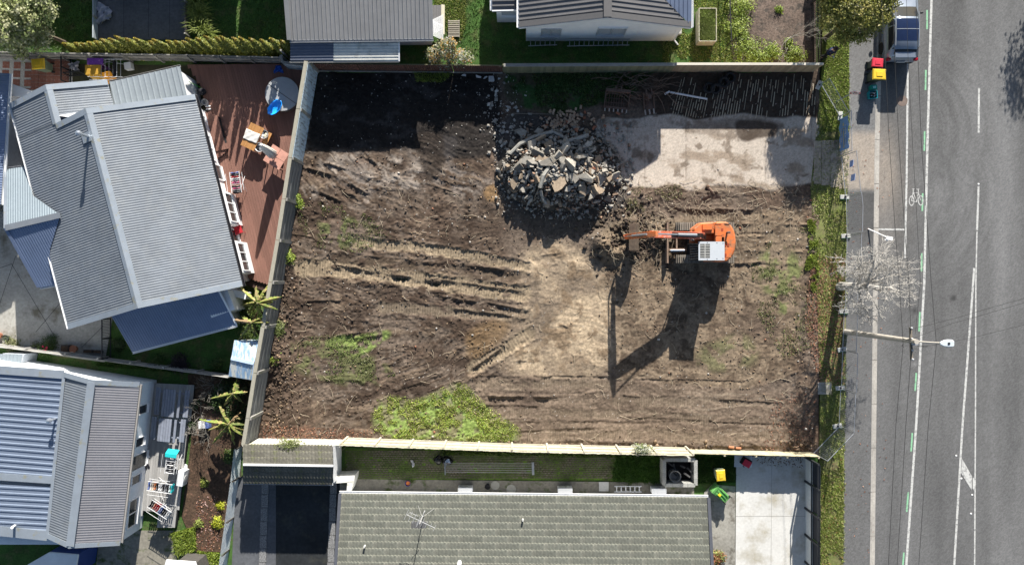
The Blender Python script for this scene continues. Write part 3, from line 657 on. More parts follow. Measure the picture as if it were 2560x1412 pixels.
# ---- large grey house on the left
hs = thing('house', 'large house with blue grey corrugated gable roofs beside the brown timber deck', 'house', P(330, 520, 0).xy.to_3d())
A, B, Cc, D = P(215, 272, 4.35), P(487, 237, 2.7), P(607, 715, 2.7), P(345, 770, 4.35)
E_, F_ = P(172, 822, 2.7), P(25, 260, 2.7)
plR, plL = plane(A, B, Cc), plane(A, D, E_)
J2, K2 = PP(115, 213, plL), PP(140, 310, plL)
roof_sheet('roof', [A, B, Cc, D], (A, B), COR, M_IRON, hs)
roof_sheet('roof', [F_, J2, K2, A, D, E_], (D, E_), COR, M_IRON, hs)
e3a, e3b = P(268, 200, 2.72), P(292, 300, 2.72)
roof_sheet('roof', [J2, e3a, P(318, 400, 2.72), K2 + (K2 - J2) * 0.8], (J2, e3a), COR, M_IRON, hs, lift=-0.02)
q = [P(271, 206, 2.45), P(450, 166, 2.45), P(468, 242, 2.6), P(288, 290, 2.6)]
roof_sheet('roof', q, (q[1], q[2]), prof_rib(0.30, 0.045, 0.05), mat('pale_trough_roofing', (0.27, 0.305, 0.33), 0.45, metal=0.3, var=0.06, big=0.08), hs)
nR, nL = plR[1], plL[1]
for a, b, n, w, nm in [(A, D, nR, 0.42, 'ridge_cap'), (A, B, nR, 0.34, 'barge_flashing'), (D, Cc, nR, 0.34, 'barge_flashing'), (D, E_, nL, 0.34, 'barge_flashing'), (F_, J2, nL, 0.34, 'barge_flashing'), (K2, A, nL, 0.34, 'barge_flashing'), (J2, K2, nR, 0.34, 'ridge_cap'), (J2, e3a, nR, 0.34, 'barge_flashing')]:
    if nm == 'ridge_cap':
        d = (b - a).normalized(); s_ = nR.cross(d).normalized(); s_ = s_ if s_.x > 0 else -s_
        rc = MB().bar(a + nR * 0.03 + s_ * 0.13, b + nR * 0.03 + s_ * 0.13, 0.27, 0.022, up=nR)
        s2 = nL.cross(d).normalized(); s2 = s2 if s2.x < 0 else -s2
        rc.bar(a + nL * 0.03 + s2 * 0.09, b + nL * 0.03 + s2 * 0.09, 0.19, 0.022, up=nL); rc.build('ridge_cap', M_IRON_L, hs)
    else:
        d = (b - a).normalized(); c = (plR[0] + plL[0]) / 2; s_ = n.cross(d).normalized(); mid = (a + b) / 2; s_ = s_ if s_.dot(hs.location - mid) > 0 else -s_
        flashing(nm, a + s_ * 0.13, b + s_ * 0.13, w * 0.85, M_IRON_L, hs, up=n)
gutter(B + Vector((0.06, 0, -0.03)), Cc + Vector((0.06, 0, -0.03)), mat('black_gutter', (0.03, 0.03, 0.035), 0.6), hs)
gutter(F_ + Vector((-0.06, 0, -0.02)), P(86, 492, 2.7) + Vector((-0.05, 0, -0.02)), M_WHITE, hs); gutter(P(121, 630, 2.7) + Vector((-0.05, 0, -0.02)), E_ + Vector((-0.06, 0, -0.02)), M_WHITE, hs)
gutter(q[0] + Vector((0, 0.03, 0)), q[1] + Vector((0, 0.03, 0)), mat('weathered_gutter', (0.30, 0.29, 0.27), 0.7), hs)
ft = inset_foot(F_ + Vector((0.2, -0.2, 0)), B, Cc, E_, 0.38)
MB().prism(ft, 0, 2.62).build('wall', M_WALL, hs)
# gable triangles under the barges
for c0, c1, top in [(Cc, E_, D), (B, F_ + (A - J2) * 0, A)]:
    m = Vector((hs.location.x, hs.location.y, 0)); v = [c0 + (m - c0.xy.to_3d()).normalized() * 0.5, c1 + (m - c1.xy.to_3d()).normalized() * 0.5, top + (m - top.xy.to_3d()).normalized() * 0.5 - Vector((0, 0, 0.12))]
    v[0].z = v[1].z = 2.6; MB().add(v, [(0, 1, 2)]).build('gable_wall', M_WALL, hs)
MB().prism([P(468, 245, 0), P(498, 222, 0), P(462, 180, 0), P(300, 215, 0), P(300, 290, 0)], 0, 2.38).build('wall', M_WALL, hs) if False else MB().prism([x.xy for x in inset_foot(q[0], q[1], q[2], q[3], 0.15)], 0, 2.4).build('wall', M_WALL, hs)
# deck-side windows and projecting bays
w0, w1 = ft[1], ft[2]; wd = (w1 - w0).normalized(); wout = Vector((-wd.y, wd.x, 0)); wout = wout if wout.x > 0 else -wout
def along(t): return w0 + (w1 - w0) * t
for t0, t1, n in [(0.045, 0.075, 1), (0.16, 0.30, 2)]: window(hs, along(t0), along(t1), 1.0, 2.1, wout, n)
window(hs, along(0.325), along(0.41), 0.45, 2.25, wout, 1, name='door')
for t0, t1 in [(0.50, 0.685), (0.785, 0.965)]:
    a, b = along(t0), along(t1); MB().prism([a, b, b + wout * 0.42, a + wout * 0.42], 0.35, 2.45).build('bay_window', M_WALL, hs)
    window(hs, a + wout * 0.42 + wd * 0.12, b + wout * 0.42 - wd * 0.12, 1.15, 2.15, wout, 3)
    MB().bar(a + wout * 0.22 + Vector((0, 0, 2.48)), b + wout * 0.22 + Vector((0, 0, 2.48)), 0.55, 0.05).build('bay_hood', M_WHITE, hs)
window(hs, along(0.70), along(0.77), 0.45, 2.25, wout, 1, name='door')
MB().prism([P(545, 728, 0), P(600, 714, 0), P(622, 770, 0), P(566, 790, 0)], 0, 2.2).build('wall', M_WALL, hs)
# entry gable
ri = PP(152, 538, plL); ro = P(15, 570, ri.z)
ea, eb = P(15, 424, 2.3), P(63, 418, 2.3)
plE = plane(ri, ro, ea); v0 = PP(84, 490, plE)
roof_sheet('roof', [ea, eb, v0, ri, ro], (ro, ea), prof_sine(0.128, 0.008), mat('sunlit_blue_roofing', (0.24, 0.29, 0.325), 0.45, metal=0.25, var=0.05, big=0.06), hs, lift=0.03)  # lit slope of the entry gable, sunlight put into a paler blue
fa, fb_ = P(98, 718, 2.2), P(139, 711, 2.2)
roof_sheet('roof', [ro, ri, P(125, 625, 2.75), fb_, fa], (ro, fa), COR, M_IRON_D, hs, lift=0.03)
flashing('ridge_cap', ro, ri, 0.30, M_IRON, hs, lift=0.07); flashing('barge_flashing', ro, fa, 0.16, M_IRON_D, hs, lift=0.06); flashing('barge_flashing', ro, ea, 0.16, M_IRON_L, hs, lift=0.06)
gutter(fa + Vector((0, -0.05, 0)), fb_ + Vector((0, -0.05, 0)), M_WHITE, hs); gutter(ea + Vector((0, 0.05, 0)), eb + Vector((0, 0.05, 0)), mat('grey_gutter', (0.35, 0.36, 0.38), 0.6), hs)
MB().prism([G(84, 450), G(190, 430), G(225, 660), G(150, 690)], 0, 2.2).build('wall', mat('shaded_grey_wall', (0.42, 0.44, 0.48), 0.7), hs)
# lean-to on the south side
la, lb, lc, ld = P(270, 775, 2.62), P(330, 880, 1.98), P(592, 812, 1.98), P(540, 712, 2.62)
roof_sheet('roof', [la, lb, lc, ld], (la, lb), COR, M_IRON_D, hs); gutter(lb + Vector((0, -0.05, 0)), lc + Vector((0, -0.05, 0)), M_WHITE, hs); flashing('barge_flashing', ld + (lc - ld) * 0.12, lc, 0.09, M_WHITE, hs)
MB().prism([x.xy for x in inset_foot(la, lb, lc, ld, 0.3)], 0, 1.95).build('wall', M_WALL, hs)
MB().box(P(602, 735, 1.0), (0.85, 0.36, 0.75), R(-14)).build('heat_pump', M_WHITE, hs)
# flue
fl = MB().tube([PP(222, 342, plL), PP(222, 342, plL) + Vector((0, 0, 0.85))], 0.07, 10); fl.lathe([(0.07, 0.80), (0.13, 0.86), (0.13, 1.02), (0.02, 1.06)], 12, PP(222, 342, plL))
fo = fl.build('flue', mat('bright_steel', (0.62, 0.65, 0.68), 0.3, metal=0.8, var=0.05), hs); MB().box(PP(218, 344, plL) + nL * 0.05, (0.5, 0.55, 0.03), R(-14), M=nL.to_track_quat('Z', 'Y').to_matrix()).build('flue_flashing', M_IRON_L, hs)

# ---- house at the left edge, only its eave in view
hs2 = thing('house', 'house with shade tinted blue roof cut off by the left edge of the view', 'house', G(-150, 330))
a, b, c, d = P(24, 184, 2.5), P(3, 512, 2.5), P(-260, 500, 4.0), P(-260, 170, 4.0)
roof_sheet('roof', [a, b, c, d], (d, a), COR, M_IRON_D, hs2); gutter(a + Vector((0.06, 0, 0)), b + Vector((0.06, 0, 0)), M_WHITE, hs2)
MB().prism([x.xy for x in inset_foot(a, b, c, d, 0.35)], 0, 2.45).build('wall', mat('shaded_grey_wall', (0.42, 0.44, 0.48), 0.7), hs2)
aw = MB(); aw.prism([P(22, 207, 2.0), P(80, 228, 2.0), P(76, 246, 2.0), P(22, 240, 2.0)], 1.98, 2.05); aw.build('awning', M_WHITE, hs2)

# ---- house in the lower left
h3 = thing('house', 'white house with ridged grey iron roof and grey timber deck in the lower left', 'house', G(150, 1150))
r0, r1 = P(229, 955, 4.2), P(176, 1364, 4.2); e0, e1 = P(349, 961, 2.9), P(301, 1357, 2.9); l0, l1 = P(161, 936, 3.5), P(119, 1338, 3.5)
roof_sheet('roof', [r0, e0, e1, r1], (r0, e0), COR, mat('warm_grey_roofing', (0.235, 0.232, 0.25), 0.42, metal=0.3, var=0.06, big=0.08, spec=0.5), h3)
roof_sheet('roof', [r0, r1, l1, l0], (r0, l0), COR, M_IRON, h3)
x0, x1 = P(-260, 905, 3.0), P(-260, 1300, 3.0)
for y0, y1 in [((l0, x0), (l0 + (l1 - l0) * 0.655, x0 + (x1 - x0) * 0.70)), ((l0 + (l1 - l0) * 0.70, x0 + (x1 - x0) * 0.74), (l1, x1))]:
    roof_sheet('roof', [y0[0], y1[0], y1[1], y0[1]], (y0[0], y0[1]), prof_rib(0.30, 0.035, 0.07), mat('steel_blue_trough_roofing', (0.20, 0.245, 0.325), 0.42, metal=0.3, var=0.06, big=0.08, spec=0.5), h3, lift=-0.05)
for a, b, w, nm in [(r0, r1, 0.40, 'ridge_cap'), (r0, l0, 0.26, 'barge_flashing'), (r0, e0, 0.26, 'barge_flashing'), (r1, e1, 0.22, 'barge_flashing'), (r1, l1, 0.26, 'barge_flashing'), (l0, x0, 0.42, 'barge_flashing'), (l1, x1, 0.50, 'barge_flashing'), (l0 + (l1 - l0) * 0.655, x0 + (x1 - x0) * 0.68, 0.36, 'flashing'), (l0, l1, 0.16, 'flashing')]:
    flashing(nm, a, b, w, M_IRON_L, h3, up=(0, 0, 1), lift=0.035)
gutter(e0 + Vector((0.05, 0, 0)), e1 + Vector((0.05, 0, 0)), mat('dull_gutter', (0.30, 0.29, 0.28), 0.6), h3)
f3 = inset_foot(l0, e0, e1, l1, 0.05); a, b = P(383, 956, 0), P(343, 1332, 0); a, b = P(386, 951, 0.3), P(349, 1322, 0.3); a.z = b.z = 0
MB().prism([Vector((x0.x, P(0, 862, 0).y, 0)), a, b, Vector((x0.x, b.y, 0))], 0, 2.85).build('wall', mat('pale_blue_weatherboard', (0.78, 0.82, 0.86), 0.65, var=0.05, big=0.06), h3)
wd3 = (b - a).normalized(); o3 = Vector((-wd3.y, wd3.x, 0)); o3 = o3 if o3.x > 0 else -o3
for t0, t1, n in [(0.14, 0.20, 1), (0.355, 0.415, 1), (0.60, 0.66, 1), (0.76, 0.94, 2)]: window(h3, a + (b - a) * t0, a + (b - a) * t1, 0.95, 1.9, o3, n)
window(h3, a + (b - a) * 0.465, a + (b - a) * 0.565, 0.4, 2.2, o3, 1, name='door')
vt = MB().tube([P(140, 1046, 3.4), P(140, 1046, 3.4) + Vector((0, 0, 0.55))], 0.06, 8); vt.lathe([(0.05, 0.5), (0.13, 0.55), (0.13, 0.68), (0.03, 0.72)], 12, P(140, 1046, 3.4)); vt.build('flue', MATS['bright_steel'], h3)
MB().tube([P(38, 1313, 3.3), P(30, 1318, 3.9)], 0.07, 8).build('vent_pipe', M_WHITE, h3)
MB().prism([G(30, 893), G(52, 888), G(58, 912), G(36, 915)], 0, 1.2).build('meter_box', mat('grey_paint', (0.45, 0.48, 0.52), 0.6), h3)
# little white annex behind the fence
hx = thing('garden_cupboard', 'low pale cupboard with sloping top behind the lower left fence', 'cupboard', G(25, 905)); qx = [P(0, 884, 1.5), P(55, 886, 1.5), P(52, 915, 1.3), P(0, 915, 1.3)]
roof_sheet('lid', qx, (qx[0], qx[3]), prof_rib(0.2, 0.02), mat('pale_trough_roofing', (0, 0, 0)), hx); MB().prism([x.xy for x in qx], 0, 1.28).build('carcass', mat('grey_paint', (0, 0, 0)), hx)

# ---- grey long-run house at the top
h4 = thing('house', 'house with plain grey long run roof at the top of the view', 'house', G(900, 50))
a, b = P(724, 101, 2.43), P(1083, 97, 2.43); up_ = Vector((0, 7.0, 7 * math.tan(R(14)))); c, d = b + up_, a + up_ + Vector((-0.1, 0, 0))
roof_sheet('roof', [a, b, c, d], (c, b), prof_rib(0.222, 0.035, 0.022), M_SLATE, h4); roof_sheet('roof', [d, c, c + Vector((0, 7, -1.7)), d + Vector((0, 7, -1.7))], (c, c + Vector((0, 7, -1.7))), prof_rib(0.222, 0.035, 0.022), M_SLATE, h4)
gutter(a + Vector((0, -0.06, 0)), b + Vector((0, -0.06, 0)), mat('grey_gutter', (0, 0, 0)), h4); flashing('barge_flashing', a, d, 0.25, M_SLATE, h4, lift=0.05)
MB().prism([Vector((a.x + .3, a.y + .4, 0)), Vector((b.x - .3, b.y + .4, 0)), Vector((b.x - .3, b.y + 13, 0)), Vector((a.x + .3, a.y + 13, 0))], 0, 2.4).build('wall', M_WALL, h4)
for (xa, xb), mm in [((726, 834), mat('navy_grey_trough', (0.13, 0.15, 0.20), 0.5, metal=0.2, var=0.1)), ((834, 997), mat('milky_trough', (0.62, 0.62, 0.58), 0.5, var=0.08, big=0.1, stain=((0.40, 0.40, 0.36), 2, 0.6, 0.1)))]:
    qq = [P(xa, 104, 2.25), P(xb, 103, 2.25), P(xb, 153, 2.05), P(xa, 153, 2.05)]; roof_sheet('verandah_roof', qq, (qq[0], qq[1]), prof_rib(0.16, 0.035, 0.045), mm, h4)
MB().bar(P(998, 100, 2.25), P(998, 154, 2.05), 0.06, 0.10).build('fascia', M_WHITE, h4); MB().bar(P(725, 156, 2.0), P(998, 155, 2.0), 0.06, 0.10).build('fascia', MATS['weathered_gutter'], h4)
for x in (728, 815, 905, 994): MB().bar(P(x, 152, 0), P(x, 152, 0) + Vector((0, 0, 2.0)), 0.09, 0.09).build('post', MATS['weathered_gutter'], h4)
# charcoal fence bay, trellis and slatted gate by the grey house
fb2 = thing('side_fence', 'short charcoal and cream boarded fence with lattice beside the grey house', 'fence', G(1100, 85))
for i in range(4): plank('board', M_CHAR_D, fb2, G(1084 + i * 7, 30, 0.75), G(1084 + i * 7, 92, 0.75), 0.15, 1.45) if False else piece('board', unit(M_CHAR), fb2, G(1085 + i * 6.4, 60, 0.85), (0, 0, 0), (0.135, 1.45, 0.06))
piece('rail', unit(mat('cream_paint', (0.52, 0.49, 0.38), 0.7, rand=0.05)), fb2, G(1109, 62, 0.85), (0, 0, 0), (0.10, 1.6, 0.10)); piece('rail', unit(MATS['cream_paint']), fb2, G(1113, 62, 0.80), (0, 0, 0), (0.08, 1.6, 0.10))
lt = MB()
for i in range(14):
    for s_ in (1, -1):
        y0 = 66 + i * 2.6; lt.bar(G(1082, y0, 0.93 + 0.01 * s_), G(1112, y0 + s_ * 14, 0.93 + 0.01 * s_), 0.028, 0.012)
lt.build('lattice', M_WHITE, fb2)
gt = thing('slatted_gate', 'pale slatted timber gate lying flat on the grass beside the charcoal fence', 'gate', G(1135, 74, 0.0))
for i in range(9): piece('slat', unit(mat('grey_timber', (0.33, 0.30, 0.25), 0.85, var=0.2, scale=10, rand=0.22)), gt, G(1135, 55 + i * 4.7, 0.12), (0, 0, 0), (0.62, 0.055, 0.03))
for x in (1122, 1148): piece('rail', unit(MATS['grey_timber']), gt, G(x, 74, 0.08), (0, 0, 0), (0.06, 0.98, 0.05))

# ---- white gabled house at the top
h5 = thing('house', 'white gabled house with charcoal ribbed roof and ladders along its wall', 'house', G(1500, 40))
gl, gr = P(1297, 71, 2.95), P(1728, 66, 2.95); gy_ = (gl.y + gr.y) / 2; ap = Vector(((gl.x + gr.x) / 2 - 0.05, gy_, 4.5))
gl.y = gr.y = gy_; N7 = Vector((0, 9, 0))
RIB = prof_rib(0.25, 0.045, 0.045)
roof_sheet('roof', [gl, ap, ap + N7, gl + N7], (ap, gl), RIB, M_CHAR, h5)
plW = plane(ap, gr, gr + N7); hp1 = PP(1660, -2, plW)
roof_sheet('roof', [ap, gr, hp1, hp1 + Vector((-1.2, 2.5, 0)) * 0 + (ap + N7 - hp1) * 0.55, ap + N7], (ap, gr), RIB, M_CHAR, h5)
hq = [gr + Vector((0.02, 0.02, 0.02)), gr + Vector((0.02, 5.0, 0.2)), hp1 + Vector((0, 3.0, 0.12)), hp1 + Vector((0.02, 0, 0.03))]
roof_sheet('roof', hq, (hq[1], hq[0]), RIB, M_SHADE_NAVY, h5)
nW = plW[1]; flashing('ridge_cap', ap, ap + N7, 0.40, M_CHAR_D, h5, lift=0.05)
for e in (gl, gr): flashing('barge_flashing', e + Vector((0, 0.13, 0)), ap + Vector((0, 0.13, 0)), 0.30, M_CHAR_D, h5, lift=0.04); MB().bar(e + Vector((0, -0.02, -0.12)), ap + Vector((0, -0.02, -0.12)), 0.03, 0.2).build('bargeboard', M_WHITE, h5)
gutter(gl + Vector((-0.05, 0, 0)), gl + N7 + Vector((-0.05, 0, 0)), M_WHITE, h5); gutter(gr + Vector((0.06, 0, 0)), gr + N7 + Vector((0.06, 0, 0)), M_WHITE, h5)
MW5 = mat('white_sheet_cladding', (0.86, 0.87, 0.87), 0.65, var=0.04, scale=3, big=0.05)
yw = gy_ + 0.18; xl, xr = gl.x + 0.42, gr.x - 0.38
MB().prism([(xl, yw), (xr, yw), (xr, yw + 9), (xl, yw + 9)], 0.0, 2.9).build('wall', MW5, h5)
MB().add([(xl, yw, 2.9), (xr, yw, 2.9), ((xl + xr) / 2, yw, 4.33), (xl, yw + .1, 2.9), (xr, yw + .1, 2.9), ((xl + xr) / 2, yw + .1, 4.33)], [(0, 1, 2), (5, 4, 3), (0, 2, 5, 3), (1, 4, 5, 2)]).build('gable_wall', MW5, h5)
S_ = (0, -1, 0)
for p in (1318.5, 1443, 1590, 1688): MB().bar((P(p, 80, 1.5).x, yw - 0.008, 0.15), (P(p, 80, 1.5).x, yw - 0.008, 2.85), 0.016, 0.05, up=(1, 0, 0)).build('cover_batten', MW5, h5)
window(h5, (P(1354, 70, 1.7).x, yw, 0), (P(1402, 70, 1.7).x, yw, 0), 1.05, 2.15, S_, 2, mat('aluminium', (0.55, 0.57, 0.6), 0.4, metal=0.5), M_CURTAIN)
window(h5, (P(1493, 70, 1.7).x, yw, 0), (P(1563, 70, 1.7).x, yw, 0), 1.15, 2.35, S_, 2, MATS['aluminium'], M_CURTAIN)
MB().bar((P(1493, 70, 1.8).x, yw - 0.05, 2.45), (P(1566, 70, 1.8).x, yw - 0.05, 2.45), 0.1, 0.03).build('window_hood', M_WHITE, h5)
MB().tube([gr + Vector((-0.05, 0.1, -0.1)), (xr + 0.05, yw + 0.1, 2.5), (xr + 0.05, yw - 0.02, 0.25), (xr + 0.28, yw - 0.25, 0.12)], 0.045, 8).build('downpipe', M_WHITE, h5)
MB().prism([(xr, yw + 0.3), (xr + 0.45, yw + 0.3), (xr + 0.45, yw + 1.2), (xr, yw + 1.2)], 0.0, 0.35).build('plinth', m_conc, h5)
sl_, sr_ = P(1230, 26, 2.55), P(1312, 24, 2.55); sq = [sl_, sr_, sr_ + Vector((0, 5, 0.9)), sl_ + Vector((0, 5, 0.9))]
roof_sheet('roof', sq, (sq[2] - Vector((0, 0, 0)), sq[3]), prof_rib(0.25, 0.045, 0.045), M_CHAR, h5); MB().bar(sl_ + Vector((0, -0.03, -.06)), sr_ + Vector((0, -0.03, -.06)), 0.05, 0.14).build('fascia', M_WHITE, h5); gutter(sl_ + Vector((-.05, 0, 0)), sl_ + Vector((-.05, 5, 0.9)), M_WHITE, h5)
MB().prism([(sl_.x + .22, sl_.y + .2), (sr_.x + .3, sl_.y + .2), (sr_.x + .3, sl_.y + 5), (sl_.x + .22, sl_.y + 5)], 0, 2.45).build('wall', MW5, h5)
window(h5, (P(1253, 40, 1.5).x, sl_.y + .2, 0), (P(1306, 40, 1.5).x, sl_.y + .2, 0), 1.2, 1.95, S_, 1, M_WHITE, M_CURTAIN)
# ladders stored along that wall
def ladder(label, x0, x1, z0, n):
    t = thing('ladder', label, 'ladder', (P(x0, 100, 0).x, yw - 0.35, 0)); L_ = P(x1, 100, 0).x - P(x0, 100, 0).x; m = mat('ladder_aluminium', (0.50, 0.52, 0.55), 0.4, metal=0.5, var=0.1)
    for dy in (0.0, 0.24): MB().bar((0, dy, z0 + dy * 1.2), (L_, dy + 0.06, z0 + dy * 1.2), 0.03, 0.07).build('stile', m, t, local=True)
    for i in range(n): MB().bar((L_ * (i + .5) / n, 0.01, z0), (L_ * (i + .5) / n, 0.26, z0 + 0.28), 0.035, 0.03).build('rung', m, t, local=True)
ladder('short aluminium ladder lying on edge below the small window of the white house', 1320, 1392, 0.25, 6); ladder('long aluminium extension ladder lying on edge below the large window of the white house', 1417, 1572, 0.22, 13)

# ---- tiled house at the bottom
h6 = thing('house', 'house with weathered grey green pressed tile roof at the bottom of the view', 'house', G(1310, 1350))
e0, e1 = P(848, 1233, 2.55), P(1771, 1243, 2.55); ex = (e1 - e0); LW = ex.length; ex.normalize(); PIT = R(15)
ey = Vector((0, 0, 1)).cross(ex); ey = -ey if ey.y > 0 else ey; us = (ey * math.cos(PIT) + Vector((0, 0, math.sin(PIT)))).normalized(); nn = -ex.cross(us); exl = -ex
TW, TH_, NW = 1.26, 0.335, 7
def tile_mesh(m):
    mb = MB(); k = NW * 6; vs = []
    for j, (y, dz) in enumerate([(-0.062, -0.016), (-0.016, 0.034), (0.05, 0.032), (TH_, 0.0)]):
        for i in range(k + 1):
            x = TW * i / k; w = 0.020 * (0.5 + 0.5 * math.sin(2 * math.pi * i / 6)) ** 0.7
            vs.append((x, y + (0.016 * math.cos(2 * math.pi * i / 6) if j < 3 else 0), dz + w * (1 if j < 3 else 0.55)))
    mb.add(vs, [(j * (k + 1) + i, j * (k + 1) + i + 1, (j + 1) * (k + 1) + i + 1, (j + 1) * (k + 1) + i) for j in range(3) for i in range(k)]); return mb.mesh('roof_tile', m)
m_tile = mat('weathered_tile', (0.112, 0.117, 0.099), 0.85, var=0.30, scale=7, rand=0.10, stain=((0.17, 0.168, 0.14), 1.2, 0.58, 0.14))
tm = tile_mesh(m_tile); Mt = Matrix((exl, us, nn)).transposed().to_euler()
rows = 16; ncol = int(LW / TW) + 1
for r in range(rows):
    for c in range(-1, ncol):
        x = c * TW + (r % 2) * TW * 0.5; w = 1.0
        x0_, x1_ = max(0.14, x), min(LW - 0.10, x + TW)
        if x1_ - x0_ < 0.12: continue
        o = piece('roof_tile', tm, h6, e0 + ex * x1_ + us * (0.05 + r * TH_) + nn * 0.02, Mt, ((x1_ - x0_) / TW, 1, 1))
me_ = tm.copy(); me_.materials[0] = mat('replaced_tile', (0.085, 0.085, 0.088), 0.85, var=0.1)
o = piece('roof_tile', me_, h6, e0 + ex * 4.6 + us * (0.05 + 4 * TH_) + nn * 0.045, Mt, (0.6, 0.9, 1)); o['label'] = 'darker replacement tile in the grey roof'
MB().add([e0, e1, e1 + us * 6.2, e0 + us * 6.2], [(0, 1, 2, 3)]).build('roof_underlay', M_DARK, h6)
for a in (e0 + ex * 0.06, e1): MB().bar(a + nn * 0.05, a + us * 6.2 + nn * 0.05, 0.16, 0.09, up=nn).build('barge_flashing', mat('dark_blue_grey_flashing', (0.06, 0.065, 0.08), 0.5), h6)
gutter(e0 - us * 0.07, e1 - us * 0.07, M_WHITE, h6, r=0.05)
wy = (e0 - Vector((0, 0.62, 0))).y; MB().prism([(e0.x + .35, wy), (e1.x - .3, wy - 0.22), (e1.x - .3, wy - 8), (e0.x + .35, wy - 8)], 0, 2.45).build('wall', M_WALL, h6)
for x, y in [(1307, 1296), (913, 1362), (1149, 1404)]:
    p = PP(x, y, (e0, nn)); MB().tube([p, p + Vector((0, 0, 0.32))], 0.05 if x != 1149 else 0.11, 8).build('vent_pipe', M_WHITE if x == 1149 else mat('pale_pipe', (0.5, 0.5, 0.47), 0.7), h6)
def heat_pump(label, px, py, rz=0, z=0.1):
    t = thing('heat_pump', label, 'heat pump', G(px, py, z), rz); MB().box((0, 0, 0.33), (0.80, 0.30, 0.60)).build('casing', M_WHITE, t, local=True, bevel=0.02); MB().lathe([(0.23, 0), (0.23, 0.02), (0.03, 0.03)], 20, (-0.1, 0.15, 0.33), M=Matrix.Rotation(R(-90), 3, 'X')).build('fan_grille', mat('grille_grey', (0.45, 0.46, 0.46), 0.5), t, local=True)
    for dx in (-0.28, 0.28): MB().box((dx, 0, -0.03), (0.08, 0.28, 0.1)).build('foot', M_DARK, t, local=True)
heat_pump('leftmost white heat pump behind the tiled house', 1165, 1217); heat_pump('middle white heat pump behind the tiled house', 1411, 1218); heat_pump('rightmost white heat pump behind the tiled house near the incinerator', 1642, 1219)
st_ = MB().prism([G(1497, 1203), G(1521, 1203), G(1521, 1226), G(1497, 1226)], 0.03, 0.10).build('door_step', m_conc_new); tag(st_, 'pale concrete door step on the mossy path behind the tiled house', 'step')
lad = thing('ladder', 'aluminium step ladder lying on the path behind the tiled house', 'ladder', G(1568, 1216, 0.05))
for dy in (0, 0.3): MB().box((0, dy - .2, 0.22), (1.5, 0.04, 0.08)).build('stile', MATS['ladder_aluminium'], lad, local=True)
for i in range(6): MB().box((-0.62 + i * .25, -0.05, 0.22), (0.05, 0.3, 0.04)).build('rung', MATS['ladder_aluminium'], lad, local=True)
# television aerial
an = thing('television_aerial', 'tall television aerial with crossed bars on the tiled roof', 'aerial', PP(1062, 1275, (e0, nn)))
mA = mat('aerial_metal', (0.62, 0.62, 0.62), 0.4, metal=0.4); z0 = an.location; top = 2.1
MB().tube([(0, 0, 0), (0, 0, top + .2)], 0.022, 6).build('mast', mA, an, local=True)
MB().tube([(-0.68, 0.40, top), (0.72, -0.26, top)], 0.014, 5).build('boom', mA, an, local=True)
rb_ = MB()
for i in range(8):
    t = i / 7; c = Vector((-0.68 + 1.40 * t, 0.40 - 0.66 * t, top + .02)); rb_.tube([c + Vector((-0.11, -0.24, 0)) * (1.1 - .5 * t), c + Vector((0.11, 0.24, 0)) * (1.1 - .5 * t)], 0.009, 4)
rb_.build('element', mA, an, local=True)
MB().tube([(-0.25, -0.35, top - .5), (0.2, 0.45, top - .45)], 0.014, 5).build('lower_boom', mA, an, local=True); MB().tube([(-0.62, 0.40, top), (-0.5, 0.5, top), (-0.1, 0.32, top)], 0.010, 5).build('reflector', mA, an, local=True)
MB().tube([(0, 0, top - .9), (-0.35, 0.25, 0.0)], 0.008, 4).build('stay', mA, an, local=True); MB().tube([(0, 0, top - .9), (0.5, 0.1, 0.0)], 0.008, 4).build('stay', mA, an, local=True)

# ---- small tiled shed on the lower boundary
h7 = thing('shed', 'low shed with mossy tiled gable roof against the lower boundary fence', 'shed', G(735, 1150))
ra, rb2 = P(609, 1160, 2.45), P(834, 1163, 2.45); na, nb = P(609, 1112, 2.05), P(834, 1116, 2.05); sa, sb = P(609, 1205, 2.0), P(832, 1208, 2.0)
m_moss = mat('mossy_tile', (0.105, 0.10, 0.082), 0.9, var=0.35, scale=8, rand=0.14, stain=((0.10, 0.11, 0.045), 2.2, 0.60, 0.08)); tm2 = tm.copy(); tm2.materials[0] = m_moss
for (u0, u1, o0) in [((ra - na), 3, na), ((ra - sa), 3, sa)]:
    ex2 = (rb2 - ra).normalized() if o0 is na else (ra - rb2).normalized(); us2 = u0.normalized(); n2 = ex2.cross(us2)
    if n2.z < 0: ex2 = -ex2; n2 = -n2
    st0 = o0 if ex2.dot(rb2 - ra) > 0 else (o0 + (rb2 - ra)); M2 = Matrix((ex2, us2, n2)).transposed().to_euler(); sl = u0.length; Lx = (rb2 - ra).length
    for r in range(3):
        for c in range(4): piece('roof_tile', tm2, h7, st0 + ex2 * (c * Lx / 4) + us2 * (r * sl / 3) + n2 * 0.02, M2, (Lx / 4 / TW, sl / 3 / TH_, 1.3))
    MB().add([o0, o0 + (rb2 - ra), rb2, ra], [(0, 1, 2, 3)] if o0 is na else [(3, 2, 1, 0)]).build('roof_underlay', M_DARK, h7)
MB().bar(ra + Vector((0, 0, .06)), rb2 + Vector((0, 0, .06)), 0.10, 0.06).build('ridge_cap', M_WHITE, h7); gutter(sa + Vector((0, -.06, 0)), sb + Vector((0, -.06, 0)), M_WHITE, h7, r=.045)
MB().prism([(na.x + .1, na.y - .1), (nb.x - .1, na.y - .1), (nb.x - .1, sb.y + .2), (na.x + .1, sb.y + .2)], 0, 1.95).build('wall', M_WALL, h7)
